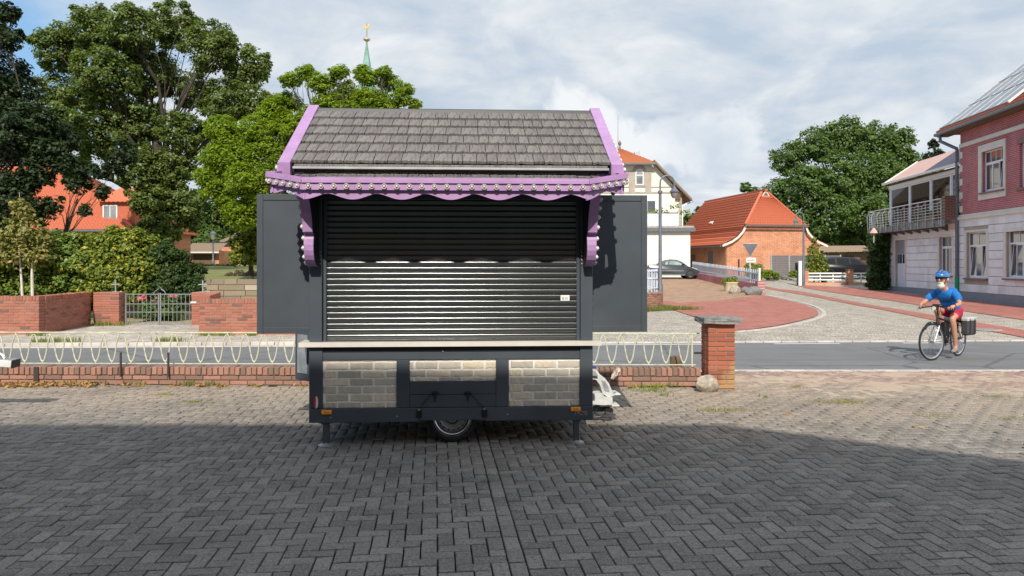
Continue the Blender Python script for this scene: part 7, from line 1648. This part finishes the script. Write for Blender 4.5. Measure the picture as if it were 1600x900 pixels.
tree('background_tree', 'thin tree top rising beside the sunroom roof of the corner house', (P(1463, 400, 60).x, 60, .6), .15, [pb(1458, 225, 8, 60), pb(1466, 240, 9, 60), pb(1452, 245, 9, 60), pb(1440, 262, 12, 60), pb(1470, 255, 8, 60), pb(1425, 285, 20, 60), pb(1420, 330, 30, 60)], 6500, .25, 'leaf_dark')
tree('background_tree', 'dark trees closing the gap behind the old shed', (P(1300, 420, 100).x, 100, 1.5), .5, [pb(1280, 395, 26, 100), pb(1330, 400, 26, 100), pb(1380, 395, 26, 100), pb(1230, 400, 24, 100)], 9000, .4, 'leaf_dark')
# vine column on the house
vb_ = []
for i in range(13):
    py = 372 + i * 7; w_ = 1 + .25 * math.sin(i * 1.7)
    for px in (1368, 1383): q = P(px + random.uniform(-2, 2), py, 43.0); vb_.append((q.x, q.y, max(q.z, .4), .42 * w_))
vn = bush('climbing_vine', 'tall dark ivy column growing against the end of the balcony wing', vb_, 16000, .15, 'leaf_darkhedge', clumps_per=10, clump=.4)
ps = empty('pink_parasol', tuple(P(1364, 362, 41)), 0, 'small folded pink parasol sticking out above the ivy column', 'parasol'); MB().lathe([(.22, -.18), (.12, 0), (.02, .11)], 6, (.05, 0, .1)).build('canopy', M['awning'], ps); MB().lathe([(.02, -.6), (.02, .0)], 6, (.05, 0, 0)).build('pole', M['white_dull'], ps)
# plants round the barn
bush('tall_grass_clump', 'tall ornamental grass clump behind the give way sign', [pb(1178, 425, 11, 52), pb(1172, 418, 8, 52), pb(1186, 420, 8, 52)], 3500, .30, 'weed', lw=.15, up=.1)
bush('garden_plants', 'low leafy garden plants in front of the barn gable', [pb(1200, 428, 8, 52), pb(1212, 430, 6, 52), pb(1240, 428, 7, 52), pb(1190, 431, 6, 52)], 3000, .13, 'leaf_lime')
tree('young_tree', 'young leafy tree in front of the privacy fence beside the arched lamp', (P(1272, 440, 49).x, 49, ginterp(49)), .05, [pb(1270, 390, 9, 49), pb(1275, 405, 15, 49), pb(1268, 418, 14, 49), pb(1282, 418, 13, 49), pb(1272, 375, 5, 49)], 5000, .12, 'leaf_yellow', fork=.5)
bush('small_shrub', 'small shrub growing through the white rail fence', [pb(1285, 437, 6, 50), pb(1292, 432, 5, 50)], 1200, .12, 'leaf_darkhedge')
q = P(1228, 430, 53); 
for i in range(5): rock('garden_stone', (q.x - 1.2 + i * .55, q.y, ginterp(53) + .15), (.28, .2, .2), 40 + i, M['white_dull'] if i > 2 else M['slate_cap'], ['dark', 'grey', 'greyish', 'whitish', 'white'][i] + ' rockery stone number ' + ['one', 'two', 'three', 'four', 'five'][i] + ' from the left in front of the barn', 'stone', sub=2)
# ---------------------------------------------------------------- weeds, litter
def tufts(name, spots, n, mat, size, label, cat='weeds', spread=.12, h=.10, flatn=.0, kind=None):
    C = []; Nn = []
    for (x, y, z, k) in spots:
        m = int(n * k); a = RNG.normal(size=(m, 3)) * np.array([spread * k, spread * .5 * k, 0]); a[:, 2] = RNG.random(m) * h * k; C.append(a + np.array([x, y, z])); Nn.append(RNG.normal(size=(m, 3)) * (np.array([1, 1, .15]) if not flatn else np.array([.4, .4, 1])))
    C = np.concatenate(C); V, Fq, t = leaves_np(C, np.concatenate(Nn), size * (.6 + .8 * RNG.random(len(C))), .18 if not flatn else .55)
    if not flatn:
        V = V.reshape(-1, 4, 3); base = C[:, None, :] * np.array([1, 1, 0]); 
        V[:, 0, :2] = C[:, :2]; V[:, 0, 2] = C[:, 2] * .1; V[:, 2, 2] = np.maximum(C[:, 2] + size * .4, .01); V[:, 1, 2] = V[:, 2, 2] * .5; V[:, 3, 2] = V[:, 2, 2] * .5; V[:, 1, :2] = C[:, :2] * .5 + V[:, 2, :2] * .5 + .006; V[:, 3, :2] = C[:, :2] * .5 + V[:, 2, :2] * .5 - .006; V = V.reshape(-1, 3)
    o = link(name, np_mesh(name, V, Fq, M[mat], t)); tag(o, label, cat); 
    if kind: o['kind'] = kind
    return o
tufts('weed_clump', [(1.86, 9.98, 0, 1.0)], 60, 'leaf_lime', .13, 'green weed clump at the foot of the low wall right of the trailer', h=.09)
tufts('weed_tufts', [(x, wall_y(x) - .04, 0, s) for x, s in ((-7.9, .7), (-6.2, .8), (-4.4, .9), (-4.2, .6), (-2.35, 1.0), (-2.6, .6), (1.2, .7), (2.2, .7), (-5.2, .5))] + [(3.2, 9.5, 0, .4), (2.0, 9.6, 0, .5)], 40, 'weed', .05, 'dry grass and weeds along the foot of the wall', kind='stuff')
tufts('moss_tufts', [(3.98, 9.15, 0, 1.2), (4.15, 9.18, 0, .9), (2.55, 8.7, 0, .9), (2.3, 8.65, 0, .7), (4.75, 8.35, 0, .9), (5.5, 8.2, 0, .8), (6.2, 9.6, 0, .9), (3.9, 10.3, 0, .6), (-1.3, 9.7, 0, .6), (-3.9, 9.2, 0, .5), (-4.5, 9.7, 0, .5)], 140, 'straw', .035, 'straw-coloured grass patches in the paving joints of the drive', spread=.16, h=.02, kind='stuff')
ls = [(random.uniform(-9, -5.6), 0, 0, 1) for _ in range(26)] + [(random.uniform(-5.6, 2.4), 0, 0, .5) for _ in range(14)] + [(random.uniform(-6.6, -5.9), 0, 0, 1.2) for _ in range(6)]
tufts('fallen_leaves', [(x, wall_y(x) - .06 - random.uniform(0, .10), .012, k) for x, _, _, k in ls], 34, 'leaf_dry', .055, 'dry brown leaves blown against the foot of the wall', 'leaves', spread=.14, h=.03, flatn=1, kind='stuff')
tufts('scattered_leaves', [(x, y, .012, .3) for x, y in ((2.25, 7.6), (2.35, 7.95), (-1.75, 9.3), (-.9, 8.2), (3.1, 8.4), (-3.1, 9.6), (1.3, 8.9), (4.2, 7.8))], 8, 'leaf_dry', .06, 'a few loose leaves lying on the paving', 'leaves', spread=.3, h=.004, flatn=1, kind='stuff')
tufts('verge_weeds', [(x, road_far(x) + .22, .06, .8) for x in (-9.9, -9.6, -9.3, -7.4, -7.1)] + [(x, 20.0, .05, 1.0) for x in (-11.0, -10.9, -10.5, -11.2)] + [(-7.0, 17.2, .05, .9), (-6.6, 17.2, .05, .9), (-6.0, 17.2, .05, .7), (-10.9, 17.2, .05, .8)], 80, 'weed', .10, 'weeds along the far pavement and the wall foot', kind='stuff')
tufts('bed_ivy', [(4.15 + 1.5 * math.cos(t), 28.2 + 1.5 * math.sin(t), .02, 1.3) for t in [-1.4 + i * .16 for i in range(9)]] + [(5.6 + i * .25, 27.4, .0, 1.2) for i in range(5)], 110, 'weed', .22, 'dry yellow ivy and weeds at the foot of the rounded bed', spread=.2, kind='stuff')
# ================================================================ HOUSE BEHIND THE CAMERA (its roof throws the long shadow over the forecourt)
rb = empty('house_behind', (0, -5, 0), 0, 'grey rendered house facing the forecourt from behind the viewpoint', 'house')
rx = 1.75
MB().box(-20, 5.6, -4.2, 3.4, -.05, 5.0).build('wall', M['stone_trim'], rb)
zr_ = (7.93 + 5) * math.tan(math.radians(SUN_EL))
MB().add([(-20.5, 4.0, 4.9), (6.3, 4.0, 4.9), (rx, 0, zr_), (-20.5, 0, zr_), (-20.5, -4.8, 4.9), (6.3, -4.8, 4.9)], [(0, 1, 2, 3), (4, 3, 2, 5), (1, 5, 2), (0, 3, 4), (0, 4, 5, 1)]).build('roof', M['tile_red'], rb)
for x in (-9, -6, -3, 0, 3):
    for z in (1.0, 3.4):
        f = MB().box(x - .55, x + .55, 3.39, 3.44, z, z + 1.3).build('window', M['frame_white'], rb); MB().box(x - .48, x + .48, 3.43, 3.46, z + .07, z + 1.23).build('pane', M['glass'], f)
# ---------------------------------------------------------------- far woodland closing the horizon
wb = []
for i in range(76):
    x = -230 + i * 6.4 + random.uniform(-2, 2); wb.append((x, 150 + random.uniform(-12, 20), 5.0 + random.uniform(-1.5, 2.5), random.uniform(5, 8)))
tag(link('woodland', crown_mesh('woodland', wb, 60000, 1.0, M['leaf_oak'], clumps_per=20, shell=.3)[0]), 'far woodland reading as one mass along the horizon', 'woodland', kind='stuff')
q = G(1541, 515.5); mh = empty('manhole_cover', (q.x, q.y, q.z + .002), 0, 'round pale manhole cover set in the cobbles right of the cyclist', 'manhole cover')
MB().lathe([(.36, 0), (.36, .010), (.30, .012), (.01, .012)], 28).build('ring', M['concrete'], mh, True); MB().lathe([(.28, .012), (.28, .018), (.01, .018)], 28).build('lid', M['galv'], mh)
MB().box(XR - .3, XR, .3, 9.5, -.1, zeave).prism([(-.48, ez_ - .2), (cx_ - .5, ez_ + cx_ * tanp - .2), (2 * cx_ - .6, ez_ - .2)], XR - .31, XR - .01, 'yz').build('end_wall', M['pink_brick'], hs)
